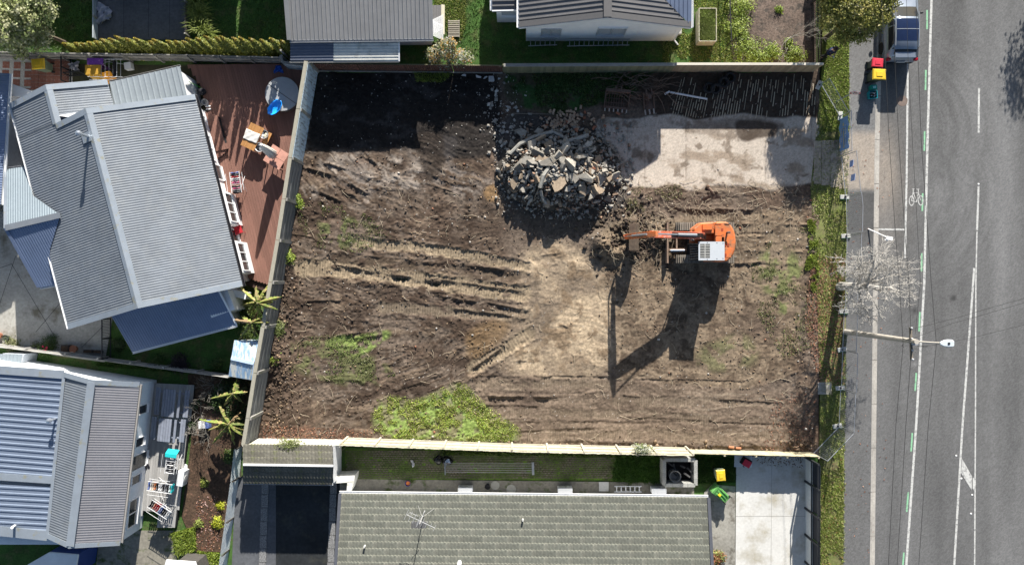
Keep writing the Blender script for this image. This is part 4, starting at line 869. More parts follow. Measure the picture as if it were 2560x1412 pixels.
ge = MB().add([(nb.x - .02, nb.y, 1.9), (nb.x - .02, sb.y, 1.9), (nb.x - .02, rb2.y, 2.45), (nb.x - .02, nb.y, 0), (nb.x - .02, sb.y, 0)], [(0, 2, 1), (0, 1, 4, 3)]); ge.build('gable_wall', M_WHITE, h7)
wl = thing('garden_wall', 'white L shaped block wall at the corner of the tiled shed', 'wall', G(868, 1195))
for p in [[(838, 1178), (898, 1174), (896, 1190), (838, 1194)], [(880, 1190), (896, 1190), (888, 1214), (878, 1214)]]: MB().prism([G(*x) for x in p], 0, 1.25).build('wall_panel', mat('white_block', (0.66, 0.66, 0.62), 0.8, var=0.12, stain=((0.35, 0.36, 0.28), 2, .64, .06)), wl)

# ---- metal garden shed beside the boundary
h8 = thing('garden_shed', 'small rusting pale blue metal garden shed against the boundary fence', 'garden shed', G(625, 885))
m_shed = mat('flaking_blue_paint', (0.30, 0.45, 0.62), 0.5, metal=0.2, var=0.15, scale=4, stretch=(3.5, 0.8, 1), stain=((0.66, 0.67, 0.62), 1.6, 0.50, 0.05)); ra, rb2 = P(578, 895, 1.9), P(634, 908, 1.9)
na, nb, sa, sb = P(586, 850, 1.7), P(648, 853, 1.7), P(571, 940, 1.7), P(632, 950, 1.7)
roof_sheet('roof', [ra, rb2, nb, na], (ra, na), prof_rib(0.18, 0.02, 0.02), m_shed, h8); roof_sheet('roof', [ra, rb2, sb, sa], (ra, sa), prof_rib(0.18, 0.02, 0.02), m_shed, h8)
flashing('ridge_cap', ra, rb2, 0.16, mat('shed_trim_blue', (0.50, 0.62, 0.78), 0.5), h8); flashing('trim', nb, rb2, 0.06, MATS['shed_trim_blue'], h8); flashing('trim', rb2, sb, 0.06, MATS['shed_trim_blue'], h8)
MB().prism([x.xy for x in inset_foot(na, nb, sb, sa, 0.06)], 0, 1.68).build('wall', m_shed, h8)

# ---- pale roofs cut off at the bottom left corner
vn_ = thing('caravan', 'white caravan roof with blue side cut off at the bottom left', 'caravan', G(140, 1430)); qv = [P(122, 1380, 2.1), P(195, 1386, 2.1), P(186, 1440, 2.1), P(60, 1440, 2.1), P(66, 1412, 2.1)]
MB().prism([x.xy for x in qv], 1.95, 2.08).build('roof', M_WHITE, vn_, bevel=0.03); MB().prism([x.xy for x in qv], 0.0, 1.95).build('body', mat('blue_panel', (0.03, 0.06, 0.22), 0.4), vn_)
sh_ = thing('shed', 'shed with plain white roof cut off by the bottom edge of the view', 'shed', G(450, 1440)); qs = [P(415, 1399, 2.2), P(488, 1404, 2.2), P(510, 1470, 2.2), P(395, 1470, 2.2)]
MB().prism([x.xy for x in qs], 2.1, 2.18).build('roof', M_WHITE, sh_); MB().prism([x.xy for x in inset_foot(*qs, 0.35)], 0, 2.1).build('wall', mat('dark_shed_board', (.07, .065, .06), .85, var=.2), sh_)
# ---- unseen neighbours added beyond the top edge to cast the shade on the lawns
for lab, x0, x1, y0, y1, ht in [('unseen house added beyond the top left edge to shade the lawn', -160, 462, -560, -215, 3.3), ('unseen house added beyond the top edge to shade the lawn left of the grey roof', 478, 625, -520, -150, 2.7), ('unseen garage added beyond the top edge to shade the lawn by the grey roof', 672, 715, -330, -120, 2.3)]:
    t = thing('house', lab, 'house', G((x0 + x1) / 2, (y0 + y1) / 2)); MB().prism([G(x0, y0), G(x1, y0), G(x1, y1), G(x0, y1)], 0, ht).build('wall', M_WALL, t)
    r_ = MB(); a, b, c, d = [G(*p, ht) for p in ((x0 - 15, y0 - 15), (x1 + 15, y0 - 15), (x1 + 15, y1 + 15), (x0 - 15, y1 + 15))]; m0, m1 = (a + d) / 2 + Vector((0, 0, 1.3)), (b + c) / 2 + Vector((0, 0, 1.3))
    r_.add([a, b, c, d, m0, m1], [(0, 4, 5, 1), (3, 2, 5, 4), (0, 3, 4), (1, 5, 2)]); r_.build('roof', M_SLATE, t)
# ================================================================ FENCES AND BOUNDARY WALLS
M_GREYW = mat('weathered_grey_timber', (0.27, 0.26, 0.24), 0.9, var=0.25, scale=6, rand=0.22, stain=((0.17, 0.19, 0.12), 1.6, 0.62, 0.08))
M_GREENW = mat('greenish_weathered_paling', (0.20, 0.20, 0.12), 0.9, var=0.25, scale=6, rand=0.25)
M_TANW = mat('tan_new_paling', (0.40, 0.30, 0.19), 0.85, var=0.2, scale=6, rand=0.20)
M_PALEW = mat('sun_bleached_paling', (0.44, 0.41, 0.33), 0.88, var=0.18, scale=5, rand=0.10, stain=((0.36, 0.37, 0.18), 1.3, 0.62, 0.08))
M_BLACKM = mat('black_metal', (0.025, 0.027, 0.03), 0.5, var=0.1)
M_GALV = mat('galvanised_steel', (0.48, 0.50, 0.53), 0.4, metal=0.6, var=0.1)
def fence(name, label, tops, h, mp, pw=0.15, gap=0.003, cap=None, rails=(0.25, 0.75), rail_side=1, post_gap=1.8, lo=0.0, jit=0.02, rail_mat=None, pname='paling', thick=0.02, rail_h=0.08, cap_w=0.14, posts=True):
    """boarded fence whose top runs through the plan pixels tops; every board, rail and post its own object"""
    T = [P(x, y, h) for x, y in tops]; t = thing(name, label, 'fence', (T[0].x, T[0].y, 0))
    for a, b in zip(T, T[1:]):
        a, b = a.copy(), b.copy(); a.z = b.z = 0; d = b - a; L_ = d.length; x = d / L_; n = Vector((-x.y, x.x, 0)) * rail_side; ang = math.atan2(x.y, x.x); k = max(1, int(L_ / (pw + gap)))
        for i in range(k):
            hh = h - lo + rnd.uniform(-jit, jit)
            piece(pname, unit(mp), t, a + x * ((i + 0.5) * L_ / k) + Vector((0, 0, lo + hh / 2)) + n * rnd.uniform(-.004, .004), (rnd.uniform(-.01, .01), 0, ang), (L_ / k - gap, thick, hh))
        m = max(1, round(L_ / post_gap))
        for zf in rails:
            for i in range(m): p, q = a + x * (L_ * i / m + .01), a + x * (L_ * (i + 1) / m - .01); plank('rail', rail_mat or mp, t, p + n * 0.045 + Vector((0, 0, zf * h)), q + n * 0.045 + Vector((0, 0, zf * h + rnd.uniform(-.02, .02))), 0.05, rail_h)
        if posts:
            for i in range(m + 1): piece('post', unit(rail_mat or mp), t, a + x * (L_ * i / m) + n * 0.07 + Vector((0, 0, (h - .02) / 2)), (0, 0, ang), (0.10, 0.09, h - .02))
        if cap:
            for i in range(m): p, q = a + x * (L_ * i / m + .003), a + x * (L_ * (i + 1) / m - .003); plank('cap_board', cap, t, p + n * 0.03 + Vector((0, 0, h + 0.025)), q + n * 0.03 + Vector((0, 0, h + 0.025)), cap_w, 0.03)
    return t
fence('paling_fence', 'long weathered grey paling fence behind the large grey house and deck', [(-60, 128), (140, 132), (465, 137), (700, 143)], 1.35, M_GREYW, rails=(0.35, 0.8), rail_side=-1, cap=M_GREYW, cap_w=0.05, jit=0.05)
fence('paling_fence', 'short pale grey fence panel stepping down from hedge to blue wall corner', [(700, 140), (706, 158), (764, 164)], 1.5, mat('blue_grey_boards', (0.38, 0.43, 0.46), 0.85, var=0.25, rand=0.12), rails=(0.5,), rail_side=1, cap=M_GREYW, pw=0.2)
fence('paling_fence', 'greenish paling fence with capped top below the white gabled house', [(1259, 165), (1690, 163)], 1.45, M_GREENW, rails=(0.3, 0.75), rail_side=1, cap=M_GREYW, cap_w=0.17)
fence('paling_fence', 'newer tan paling fence with pale cap below the raised garden bed', [(1690, 162), (2058, 162)], 1.45, M_TANW, rails=(0.3, 0.75), rail_side=1, cap=mat('pale_cap_timber', (0.56, 0.52, 0.44), 0.8, rand=0.05), cap_w=0.13)
fence('picket_fence', 'dark open picket fence at the edge of the bark garden and verge', [(2049, -90), (2052, 158)], 1.1, mat('dark_stained_timber', (0.045, 0.04, 0.035), 0.8, rand=0.2), pw=0.05, gap=0.05, rails=(0.2, 0.8), rail_side=-1)
fence('paling_fence', 'long sun bleached railed fence between the site and the tiled house', [(850, 1113), (1280, 1129), (1734, 1139)], 2.05, M_PALEW, rails=(0.12, 0.5, 0.88), rail_side=1, post_gap=1.75, rail_h=0.10)
fence('paling_fence', 'low pale paling fence at the head of the concrete driveway', [(1734, 1133), (2048, 1141)], 1.1, mat('yellowed_paling', (0.47, 0.42, 0.28), 0.88, var=0.15, rand=0.08), rails=(0.25, 0.8), rail_side=-1, post_gap=1.7)
fence('paling_fence', 'plain whitish boarded fence behind the mossy tiled shed', [(607, 1110), (850, 1113)], 1.6, mat('chalky_board', (0.52, 0.50, 0.44), 0.9, var=0.15, rand=0.06, stain=((0.33, 0.35, 0.2), 1.5, .62, .07)), rails=(0.3, 0.8), rail_side=-1)
fence('paling_fence', 'low weathered fence between the grey house garden and lower left house', [(-40, 863), (160, 888), (570, 944)], 1.15, mat('grey_white_boards', (0.36, 0.35, 0.33), 0.9, var=0.25, rand=0.16), rails=(0.3, 0.7), rail_side=1, pw=0.25)
# brown corrugated iron fence
cf = thing('corrugated_fence', 'rust brown corrugated iron fence along the top of the site', 'fence', P(775, 163, 1.25).xy.to_3d())
tp = [P(x, 160 + (x - 772) * 0.011, 1.3) for x in (772, 890, 1010, 1130, 1256)]; m_rust = mat('brown_corrugated_iron', (0.13, 0.065, 0.05), 0.75, var=0.25, scale=5, big=0.25, stain=((0.30, 0.28, 0.26), 5.0, 0.66, 0.05), rand=0.15)
for a, b in zip(tp, tp[1:]):
    a0, b0 = a.copy(), b.copy(); a0.z = b0.z = 0.0; d = (b - a).normalized() * .01
    roof_sheet('sheet', [a0 + d, b0 - d, b - d, a + d], (a, a0), prof_sine(0.12, 0.018), m_rust, cf)
MB().bar(tp[0] + Vector((0, .04, -.1)), tp[-1] + Vector((0, .04, -.1)), 0.05, 0.09).build('rail', M_GREENW, cf); MB().bar(tp[0] + Vector((0, -.05, -1.25)), tp[-1] + Vector((0, -.05, -1.25)), 0.05, 0.12).build('kickboard', M_GREYW, cf)
# boundary wall on the left of the site: blue upper part, dark plank lower part, sandy cap
bw = thing('boundary_wall', 'tall leaning boundary wall, blue panels above and dark planks below, left of site', 'wall', G(757, 410))
line = [(795, 180), (776, 294), (757, 410), (742, 508), (727, 606), (710, 706), (692, 812), (673, 922), (656, 1030), (645, 1094)]
m_blue = mat('flaking_pale_blue_paint', (0.56, 0.68, 0.76), 0.85, var=0.15, scale=3, stretch=(4, 4, 0.7), stain=((0.12, 0.125, 0.12), 2.2, 0.60, 0.10))
m_dkpl = mat('dark_plank', (0.15, 0.155, 0.16), 0.85, var=0.35, scale=5, rand=0.22, stain=((0.26, 0.27, 0.26), 2.2, 0.56, 0.08)); m_cap = mat('sandy_concrete_cap', (0.33, 0.31, 0.25), 0.95, var=0.3, scale=12, big=0.15)  # dark plank tone varied board by board, with paler blotches
HW = 2.05
for i, (p, q) in enumerate(zip(line, line[1:])):
    a, b = G(*p), G(*q); d = (b - a).normalized(); n = Vector((-d.y, d.x, 0)); n = n if n.x > 0 else -n; g = d * 0.012
    if i < 2: MB().bar(a + g + Vector((0, 0, HW / 2)) - n * .04, b - g + Vector((0, 0, HW / 2)) - n * .04, 0.08, HW).build('wall_panel', m_blue, bw)
    else:
        for r in range(4): plank('plank', m_dkpl, bw, a + g + Vector((0, 0, 0.25 + r * .5)) - n * (.03 + r * .012), b - g + Vector((0, 0, 0.25 + r * .5)) - n * (.03 + r * .012), 0.05, 0.485)
    piece('post', unit(M_GREYW), bw, a - n * .02 + Vector((0, 0, HW / 2)), (0, 0, math.atan2(d.y, d.x)), (0.16, 0.16, HW - .02))
    plank('cap', m_cap, bw, a + g + Vector((0, 0, HW + .03)) - n * .12, b - g + Vector((0, 0, HW + .03)) - n * .12, 0.20, 0.06)
# dark fence on a white base wall beside the driveway
df = thing('driveway_fence', 'black slatted fence on a white base wall beside the concrete driveway', 'fence', G(2013, 1270))
m_wblk = mat('white_block', (0.66, 0.66, 0.62), 0.8); m_blk = mat('black_blue_slat', (0.022, 0.026, 0.036), 0.6, rand=0.15)
ys = [1141, 1201, 1268, 1334, 1402, 1470]
for y0, y1 in zip(ys, ys[1:]):
    MB().prism([G(2013, y0 + 1), G(2017, y0 + 1), G(2017, y1 - 1), G(2013, y1 - 1)], 0, 0.92).build('wall_panel', mat('white_base_wall', (0.62, 0.63, 0.62), 0.75, var=0.1, scale=6, big=0.1), df)
    piece('post', unit(M_BLACKM), df, G(2012, y0, 1.0), (0, 0, 0), (0.10, 0.10, 2.0))
    for r in range(8): piece('slat', unit(m_blk), df, G(2016, (y0 + y1) / 2, 1.0 + r * .13), (0, 0, 0), (0.03, (y1 - y0 - 4) / S, 0.115))
for zz in (1.02, 1.95): MB().box(G(2011, 1300, zz), (0.04, 7.0, 0.05)).build('rail', M_BLACKM, df)
# pale low corrugated fence lower left
lf = thing('corrugated_fence', 'low pale blue corrugated fence with dark joints beside the bark bed', 'fence', G(590, 1260))
bl = [(607, 1112), (598, 1192), (584, 1292), (573, 1372), (560, 1470)]; m_lf = mat('pale_blue_iron', (0.74, 0.80, 0.82), 0.6, metal=0.1, var=0.15, scale=4, big=0.12)
for p, q in zip(bl, bl[1:]):
    a, b = G(*p), G(*q); d = (b - a).normalized() * .02; t1 = Vector((-0.10, 0, 1.1)); roof_sheet('sheet', [a + d, b - d, b - d + t1, a + d + t1], (a + t1, a), prof_sine(0.0765, 0.012), m_lf, lf)
    piece('post', unit(MATS['dark_stained_timber']), lf, a + Vector((0.02, 0, .55)), (0, 0, 0), (.06, .06, 1.12))
# metal gates and little fences in the left yards
def bar_gate(label, p, q, h, n, name='gate'):
    a, b = G(*p), G(*q); t = thing(name, label, 'gate' if name == 'gate' else 'fence', a)
    for z_ in (0.08, h): MB().bar(a + Vector((0, 0, z_)), b + Vector((0, 0, z_)), 0.05, 0.05).build('rail', M_BLACKM, t)
    for i in (0, .5, 1): c = a + (b - a) * i; MB().bar(c, c + Vector((0, 0, h)), 0.05, 0.05).build('post', M_BLACKM, t)
    for i in range(n): c = a + (b - a) * (i + .5) / n; MB().tube([c + Vector((0, 0, .08)), c + Vector((0, 0, h))], 0.011, 5).build('bar', M_BLACKM, t)
bar_gate('black barred metal gate across the old concrete drive', (278, 795), (278, 893), 1.0, 26); bar_gate('black barred metal fence beside the red terracotta paving', (178, 146), (178, 212), 1.0, 18, 'metal_fence')
bar_gate('dark metal fence panel between the laundry line and the grey roof', (215, 187), (178, 192), 0.8, 8, 'metal_fence')
lw = thing('low_wall', 'low pale timber wall on the left of the dark courtyard', 'wall', G(245, 40))
for y in range(-60, 100, 54): piece('board', unit(MATS['blue_grey_boards']), lw, G(244, y + 27, 0.25), (0, 0, 0), (0.06, 1.17, 0.5)); piece('post', unit(M_GREYW), lw, G(246, y, .27), (0, 0, 0), (.1, .1, .54))
tr = thing('trellis', 'dark lattice trellis on the right of the dark courtyard', 'trellis', G(476, 40)); tb = MB()
for i in range(26):
    for s_ in (0.7, -0.7): y = -60 + i * 6.2; tb.bar(G(476 + .3 * s_, y, 0.05), G(476 + .3 * s_, y - s_ * 45, 0.75), 0.012, 0.022)
tb.build('lattice', mat('brown_lattice', (0.10, 0.085, 0.07), 0.85), tr)['kind'] = 'stuff'
for y in (-60, 15, 95): piece('post', unit(M_GREYW), tr, G(477, y, .4), (0, 0, 0), (.08, .08, .85))

# ---- decks, laid board by board
m_deck = mat('red_brown_decking', (0.205, 0.105, 0.080), 0.7, var=0.16, scale=4, rand=0.13, spec=0.3)
def deck(name, label, poly, direction, z, m, bw=0.142, split=4.2, gap=0.006):
    t = thing(name, label, 'deck', (poly[0].x, poly[0].y, 0)); u = Vector((direction.x, direction.y, 0)).normalized(); v = Vector((-u.y, u.x, 0)); o = poly[0]
    q = [((p - o).dot(u), (p - o).dot(v)) for p in poly]; lo, hi = min(b for a, b in q), max(b for a, b in q); vv = lo + bw / 2; k = 0
    while vv < hi:
        xs = []
        for i in range(len(q)):
            (u0, v0), (u1, v1) = q[i], q[(i + 1) % len(q)]
            if (v0 > vv) != (v1 > vv): xs.append(u0 + (u1 - u0) * (vv - v0) / (v1 - v0))
        xs.sort()
        for s0, s1 in zip(xs[::2], xs[1::2]):
            c = s0; e = s0 + split * (0.5 + 0.5 * (k % 2)) + rnd.uniform(-.3, .3)
            while c < s1 - .05:
                e = min(e, s1); a, b = o + u * (c + .003) + v * vv, o + u * (e - .003) + v * vv
                a.z = b.z = z - .014; plank('deck_board', m, t, a, b, bw - gap, 0.028, 0.0015); c = e; e += split + rnd.uniform(-.4, .4)
        vv += bw; k += 1
    MB().prism([p + (sum(poly, Vector()) / len(poly) - p).normalized() * .04 for p in poly], 0.0, z - .03).build('joists', M_DARK, t)
    return t
DZ = 0.38
dk = [P(468, 162, DZ), P(700, 160, DZ), P(765, 178, DZ), G(793, 186, DZ), G(754, 410, DZ), P(680, 714, DZ), P(612, 694, DZ), P(500, 215, DZ)]
deck('deck', 'large red brown timber deck with spa and outdoor furniture', dk, wd, DZ, m_deck)
sd = thing('deck_step', 'lower brown timber step at the bottom end of the deck', 'step', G(650, 715))
for i in range(3): plank('tread', mat('dark_brown_timber', (0.06, 0.035, 0.028), 0.7, rand=0.1), sd, P(616, 700 + i * 5, 0.24), P(679, 720 + i * 5, 0.24), 0.12, 0.04)
def step_box(label, pts, z):
    t = deck('deck_step', label, pts, wd, z, m_deck); t['category'] = 'step'
step_box('upper timber step platform by the deck door and round mat', [P(512, 280, .62), P(534, 380, .62), P(569, 372, .62), P(547, 290, .62)], 0.62)
step_box('lower small timber step platform near the clothes rack', [P(535, 382, .55), P(541, 400, .55), P(570, 375, .55), P(568, 372, .55)], 0.55)
m_gdeck = mat('silver_grey_decking', (0.33, 0.325, 0.315), 0.8, var=0.2, scale=5, rand=0.12)
d2 = [P(382, 957, .3), P(484, 962, .3), P(481, 1000, .3), P(439, 1318, .3), P(395, 1318, .3), P(398, 1280, .3), P(360, 1276, .3), P(341, 1310, .3)]
deck('deck', 'silver grey timber deck beside the white lower left house', d2, wd3, 0.3, m_gdeck)
# ================================================================ OBJECTS IN THE YARDS
def loc_box(t, name, c, d, m, rz=0, bevel=0.0): return MB().box(c, d, rz).build(name, m, t, local=True, bevel=bevel)
def loc_tube(t, name, pts, r, m, n=8): return MB().tube(pts, r, n).build(name, m, t, local=True)
# spa
sp_ = P(706, 236, 0.9); spa = thing('spa_pool', 'round spa pool under a grey folding cover on the brown deck', 'spa pool', (sp_.x, sp_.y, DZ))
MB().lathe([(0.84, 0), (0.90, 0.1), (0.92, 0.52)], 40).build('cabinet', mat('spa_cabinet_brown', (0.12, 0.095, 0.08), 0.7), spa, local=True)
m_cov = mat('spa_cover_vinyl', (0.33, 0.34, 0.35), 0.6, var=0.06, big=0.05); ang = R(-35)
for s_ in (1, -1):
    pts = [Vector((math.cos(a), math.sin(a), 0)) * 0.93 for a in [ang + (0.015 if s_ > 0 else math.pi + .015) + (math.pi - .03) * i / 20 for i in range(21)]]
    MB().prism(pts, 0.52, 0.60).build('cover_half', m_cov, spa, local=True, bevel=.012)
pl = thing('paddling_pool', 'bright blue scalloped shell paddling pool leaning on the spa', 'paddling pool', P(690, 270, 1.08)); pl.rotation_euler = (R(-12), R(-14), R(38)); pl.scale = (1, .72, 1)
def shell(m):
    mb = MB(); n = 30; vs = []
    for rr, z_ in [(0.02, 0), (0.38, 0.0), (0.44, .12), (0.50, .14), (0.48, .10), (0.40, -.02), (0.02, -.02)]:
        for j in range(n):
            a = 2 * math.pi * j / n; k = 1 + (0.06 * abs(math.cos(4 * a)) if rr > .3 else 0); vs.append((rr * k * math.cos(a), rr * k * math.sin(a) * 0.9, z_ + (0.02 * math.cos(8 * a) if .3 < rr else 0)))
    mb.add(vs, [(i * n + j, i * n + (j + 1) % n, (i + 1) * n + (j + 1) % n, (i + 1) * n + j) for i in range(6) for j in range(n)]); return mb.build('shell', m, pl, local=True, smooth=True)
shell(mat('bright_blue_plastic', (0.02, 0.34, 0.95), 0.3, var=0.05))
def cloth(name, label, cat, c, w, d, m, seed, amp=0.08, rz=0, group=None, ragged=0.25):
    n = 14; V = []; r_ = np.random.default_rng(seed); ph = r_.uniform(0, 6, 6)
    for j in range(n + 1):
        for i in range(n + 1):
            x, y = (i / n - .5) * w, (j / n - .5) * d; e = 1 + ragged * math.sin(3 * math.atan2(y, x) + ph[0])
            V.append((x * e, y * e, 0.02 + amp * (1 + math.sin(9 * x / w + ph[1] + 3 * y / d) * math.sin(7 * y / d + ph[2])) * .5 + amp * .5 * math.sin(14 * (x - y) / w + ph[3])))
    mb = MB(); mb.add(V, [(j * (n + 1) + i, j * (n + 1) + i + 1, (j + 1) * (n + 1) + i + 1, (j + 1) * (n + 1) + i) for j in range(n) for i in range(n)])
    o = mb.build(name, m, None, smooth=True, local=True); o.location = c; o.rotation_euler = (0, 0, rz); s_ = o.modifiers.new('th', 'SOLIDIFY'); s_.thickness = .01; return tag(o, label, cat, group)
cloth('tarp', 'small crumpled blue tarpaulin on the deck near the spa', 'tarpaulin', P(697, 174, DZ), 0.42, 0.36, mat('blue_tarp', (0.02, 0.10, 0.45), 0.5), 1)
cloth('tarp', 'crumpled grey cloth lying in the dark courtyard', 'cloth', G(263, 36, 0.04), 0.75, 0.95, mat('grey_cloth', (0.42, 0.42, 0.47), 0.9), 2, 0.2)
cloth('tarp', 'crumpled grey cloth bundle below the top left fence', 'cloth', G(189, 168, 0.02), 0.45, 0.45, mat('grey_cloth', (0, 0, 0)), 9, 0.2)
# furniture on the deck
m_teak = mat('oiled_teak', (0.42, 0.21, 0.075), 0.55, var=0.15, scale=6, rand=0.1)
def slat_table(label, c, w, d, h, rz, n=12):
    t = thing('outdoor_table', label, 'table', (c.x, c.y, DZ), rz)
    for i in range(n): o = piece('slat', unit(m_teak), t, (0, 0, 0)); o.location = ((i + .5) / n * w - w / 2, 0, h); o.scale = (w / n - .008, d, .03)
    for x in (-1, 1):
        for y in (-1, 1): loc_box(t, 'leg', (x * (w / 2 - .06), y * (d / 2 - .06), h / 2 - .01), (.06, .06, h - .02), m_teak)
    for y in (-1, 1): loc_box(t, 'apron', (0, y * (d / 2 - .05), h - .05), (w - .14, .03, .08), m_teak)
    return t
tt = slat_table('slatted teak table with a grey towel laid across it on the deck', P(631, 342, 1.1), 0.80, 1.35, 0.72, R(-25))
cloth('towel', 'grey and white towel folded across the teak table', 'towel', P(629, 341, DZ + .75), 0.80, 0.55, mat('grey_white_towel', (0.60, 0.59, 0.56), 0.95, var=0.15, scale=5, stretch=(1, 5, 1)), 3, 0.015, R(-22), ragged=.03)
bn = thing('bench', 'narrow teak bench between the table and the umbrella table', 'bench', P(664, 352, .8).xy.to_3d() + Vector((0, 0, DZ)), R(-25)); 
for i in range(3): loc_box(bn, 'slat', ((i - 1) * .11, 0, .43), (.10, 1.0, .03), m_teak)
for y in (-.4, .4): loc_box(bn, 'leg', (0, y, .2), (.3, .06, .41), m_teak)
def tub(label, c, r, h, m, inner, load=None, name='wash_basket'):
    t = thing(name, label, 'basket', c); MB().lathe([(r * .8, 0), (r, h), (r * 1.06, h), (r * .96, h - .02), (r * .78, .03)], 20).build('basket', m, t, local=True)
    for i in range(5): a = i * 1.3; MB().ball((r * .45 * math.cos(a), r * .45 * math.sin(a), h * .75), r * .42, 8, 5, sq=(1, 1, .6)).build('laundry', inner[i % len(inner)], t, local=True)
    return t
mW = mat('white_plastic', (0.72, 0.73, 0.74), 0.4, var=0.03); mBl = mat('black_fabric', (0.015, 0.015, 0.02), 0.9); mCr = mat('cream_fabric', (0.68, 0.60, 0.46), 0.95); mRd = mat('red_fabric', (0.42, 0.02, 0.03), 0.9); mPk = mat('pink_fabric', (0.60, 0.10, 0.24), 0.9); mBu = mat('blue_fabric', (0.10, 0.16, 0.42), 0.9); mGy = mat('grey_fabric', (0.25, 0.26, 0.28), 0.9); mTq = mat('teal_fabric', (0.01, 0.46, 0.48), 0.8); mOr = mat('orange_fabric', (0.62, 0.20, 0.06), 0.9); mWh = mat('white_fabric', (0.74, 0.74, 0.74), 0.9)
tub('white basket of cream and dark washing on the teak bench', P(663, 338, .85) , 0.22, 0.25, mW, [mCr, mBl, mGy, mWh]); tub('white basket of black washing beside the closed umbrella', P(652, 370, .85), 0.24, 0.25, mW, [mBl, mGy, mBl])
ut = thing('umbrella_table', 'square pink topped garden table on the deck', 'table', P(690, 393, 1.1).xy.to_3d() + Vector((0, 0, DZ)), R(-32)); m_pt = mat('terracotta_top', (0.52, 0.27, 0.21), 0.6, var=0.12, big=0.1)
for x in (-.26, .26):
    for y in (-.26, .26): loc_box(ut, 'tile_top', (x, y, .72), (.505, .505, .03), m_pt)
for x in (-.46, .46):
    for y in (-.46, .46): loc_box(ut, 'leg', (x, y, .35), (.05, .05, .7), M_BLACKM)
loc_box(ut, 'apron', (0, 0, .68), (.94, .94, .04), M_BLACKM)
uc = P(691, 396, 1.1); um = thing('closed_umbrella', 'closed cream garden umbrella leaning through the pink table', 'umbrella', (uc.x, uc.y, DZ)); um.rotation_euler = (R(-8), R(-5), 0)
loc_tube(um, 'pole', [(0, 0, 0), (0, 0, 2.75)], 0.022, M_GALV); MB().loft([[(rr * (1 + .22 * math.cos(8 * 2 * math.pi * j / 32)) * math.cos(2 * math.pi * j / 32), rr * (1 + .22 * math.cos(8 * 2 * math.pi * j / 32)) * math.sin(2 * math.pi * j / 32), z_) for j in range(32)] for rr, z_ in [(.12, .95), (.22, 1.0), (.20, 1.6), (.16, 2.2), (.07, 2.7), (.01, 2.75)]]).build('canopy', mat('cream_canvas', (0.70, 0.66, 0.60), 0.9), um, local=True, smooth=True); loc_box(um, 'base', (0, 0, .04), (.4, .4, .08), M_DARK)
def rack(label, c, z0, L_, W, hh, rz, bars, cloths, name='drying_rack', cover=None):
    """folding clothes airer: two side rails, cross bars with washing over them, crossed legs"""
    t = thing(name, label, 'clothes rack', (c.x, c.y, z0), rz)
    for y in (-W / 2, W / 2): loc_tube(t, 'side_rail', [(-L_ / 2, y, hh), (L_ / 2, y, hh)], .014, mW, 6)
    for i in range(bars):
        x = -L_ / 2 + L_ * (i + .5) / bars; loc_tube(t, 'bar', [(x, -W / 2, hh), (x, W / 2, hh)], .009, mW, 5)
        m = cloths[i % len(cloths)]
        if m is not None:
            d = rnd.uniform(.25, .5); w = W * rnd.uniform(.6, .95); g = MB(); k = 6
            pr = [(-.028, -d), (-.022, -.05), (0, .016), (.022, -.05), (.028, -d * rnd.uniform(.6, 1))]
            g.add([(x + px + .01 * math.sin(5 * j + px * 90), -w / 2 + w * j / k, hh + pz) for px, pz in pr for j in range(k + 1)], [(a * (k + 1) + j, a * (k + 1) + j + 1, (a + 1) * (k + 1) + j + 1, (a + 1) * (k + 1) + j) for a in range(4) for j in range(k)])
            o = g.build('garment', m, t, local=True); s_ = o.modifiers.new('th', 'SOLIDIFY'); s_.thickness = .008
    for y in (-W / 2, W / 2):
        loc_tube(t, 'leg', [(-L_ * .38, y, 0), (L_ * .30, y, hh)], .012, mW, 5); loc_tube(t, 'leg', [(L_ * .38, y * .95, 0), (-L_ * .30, y * .95, hh)], .012, mW, 5)
    for y in (-W / 2 - .18, W / 2 + .18):
        loc_tube(t, 'wing_rail', [(-L_ * .42, y, hh + .12), (L_ * .42, y, hh + .12)], .010, mW, 5)
    if cover: o = MB().add([(x, y, hh + .05 + zz) for x, zz in [(-L_ * .62, -.3), (-L_ * .46, .02), (-L_ * .3, .02)] for y in (-W * .62, 0, W * .62)], [(a * 3 + j, a * 3 + j + 1, a * 3 + j + 4, a * 3 + j + 3) for a in range(2) for j in range(2)]).build('towel', cover, t, local=True); o.modifiers.new('th', 'SOLIDIFY').thickness = .012
    return t
rack('clothes rack of dark and red washing on the brown deck', P(589, 456, 1.3), DZ, 1.15, 0.52, 0.95, R(97), 11, [mBl, mGy, mPk, mBl, None, mPk, mGy, mWh, mRd, mBl, mBu])
rack('clothes rack with a teal towel over its end on the silver deck', P(426, 1158, 1.25), 0.3, 1.15, 0.50, 0.95, R(-97), 11, [mGy, mBl, mWh, None, mGy, mBl, mWh, mBl], cover=mTq)
rack('clothes rack with white and dark washing in the middle of the silver deck', P(399, 1218, 1.25), 0.3, 1.35, 0.50, 0.95, R(-8), 12, [mBu, mWh, mCr, mOr, mBl, mWh, mWh, mBl, mGy, mBl, mWh, mTq])
rack('clothes rack with red and orange washing at the lower end of the silver deck', P(398, 1273, 1.25), 0.3, 1.25, 0.46, 0.95, R(-33), 11, [mBl, mBl, mOr, mRd, mRd, mWh, mBu, mBl, mBl, mWh, mWh])
rack('clothes airer with yellow blanket and purple sheet below the top left fence', P(258, 168, 1.2), 0.0, 1.9, 0.95, 1.0, R(0), 9, [None, None, None, None, None, None, mBl, None, None])
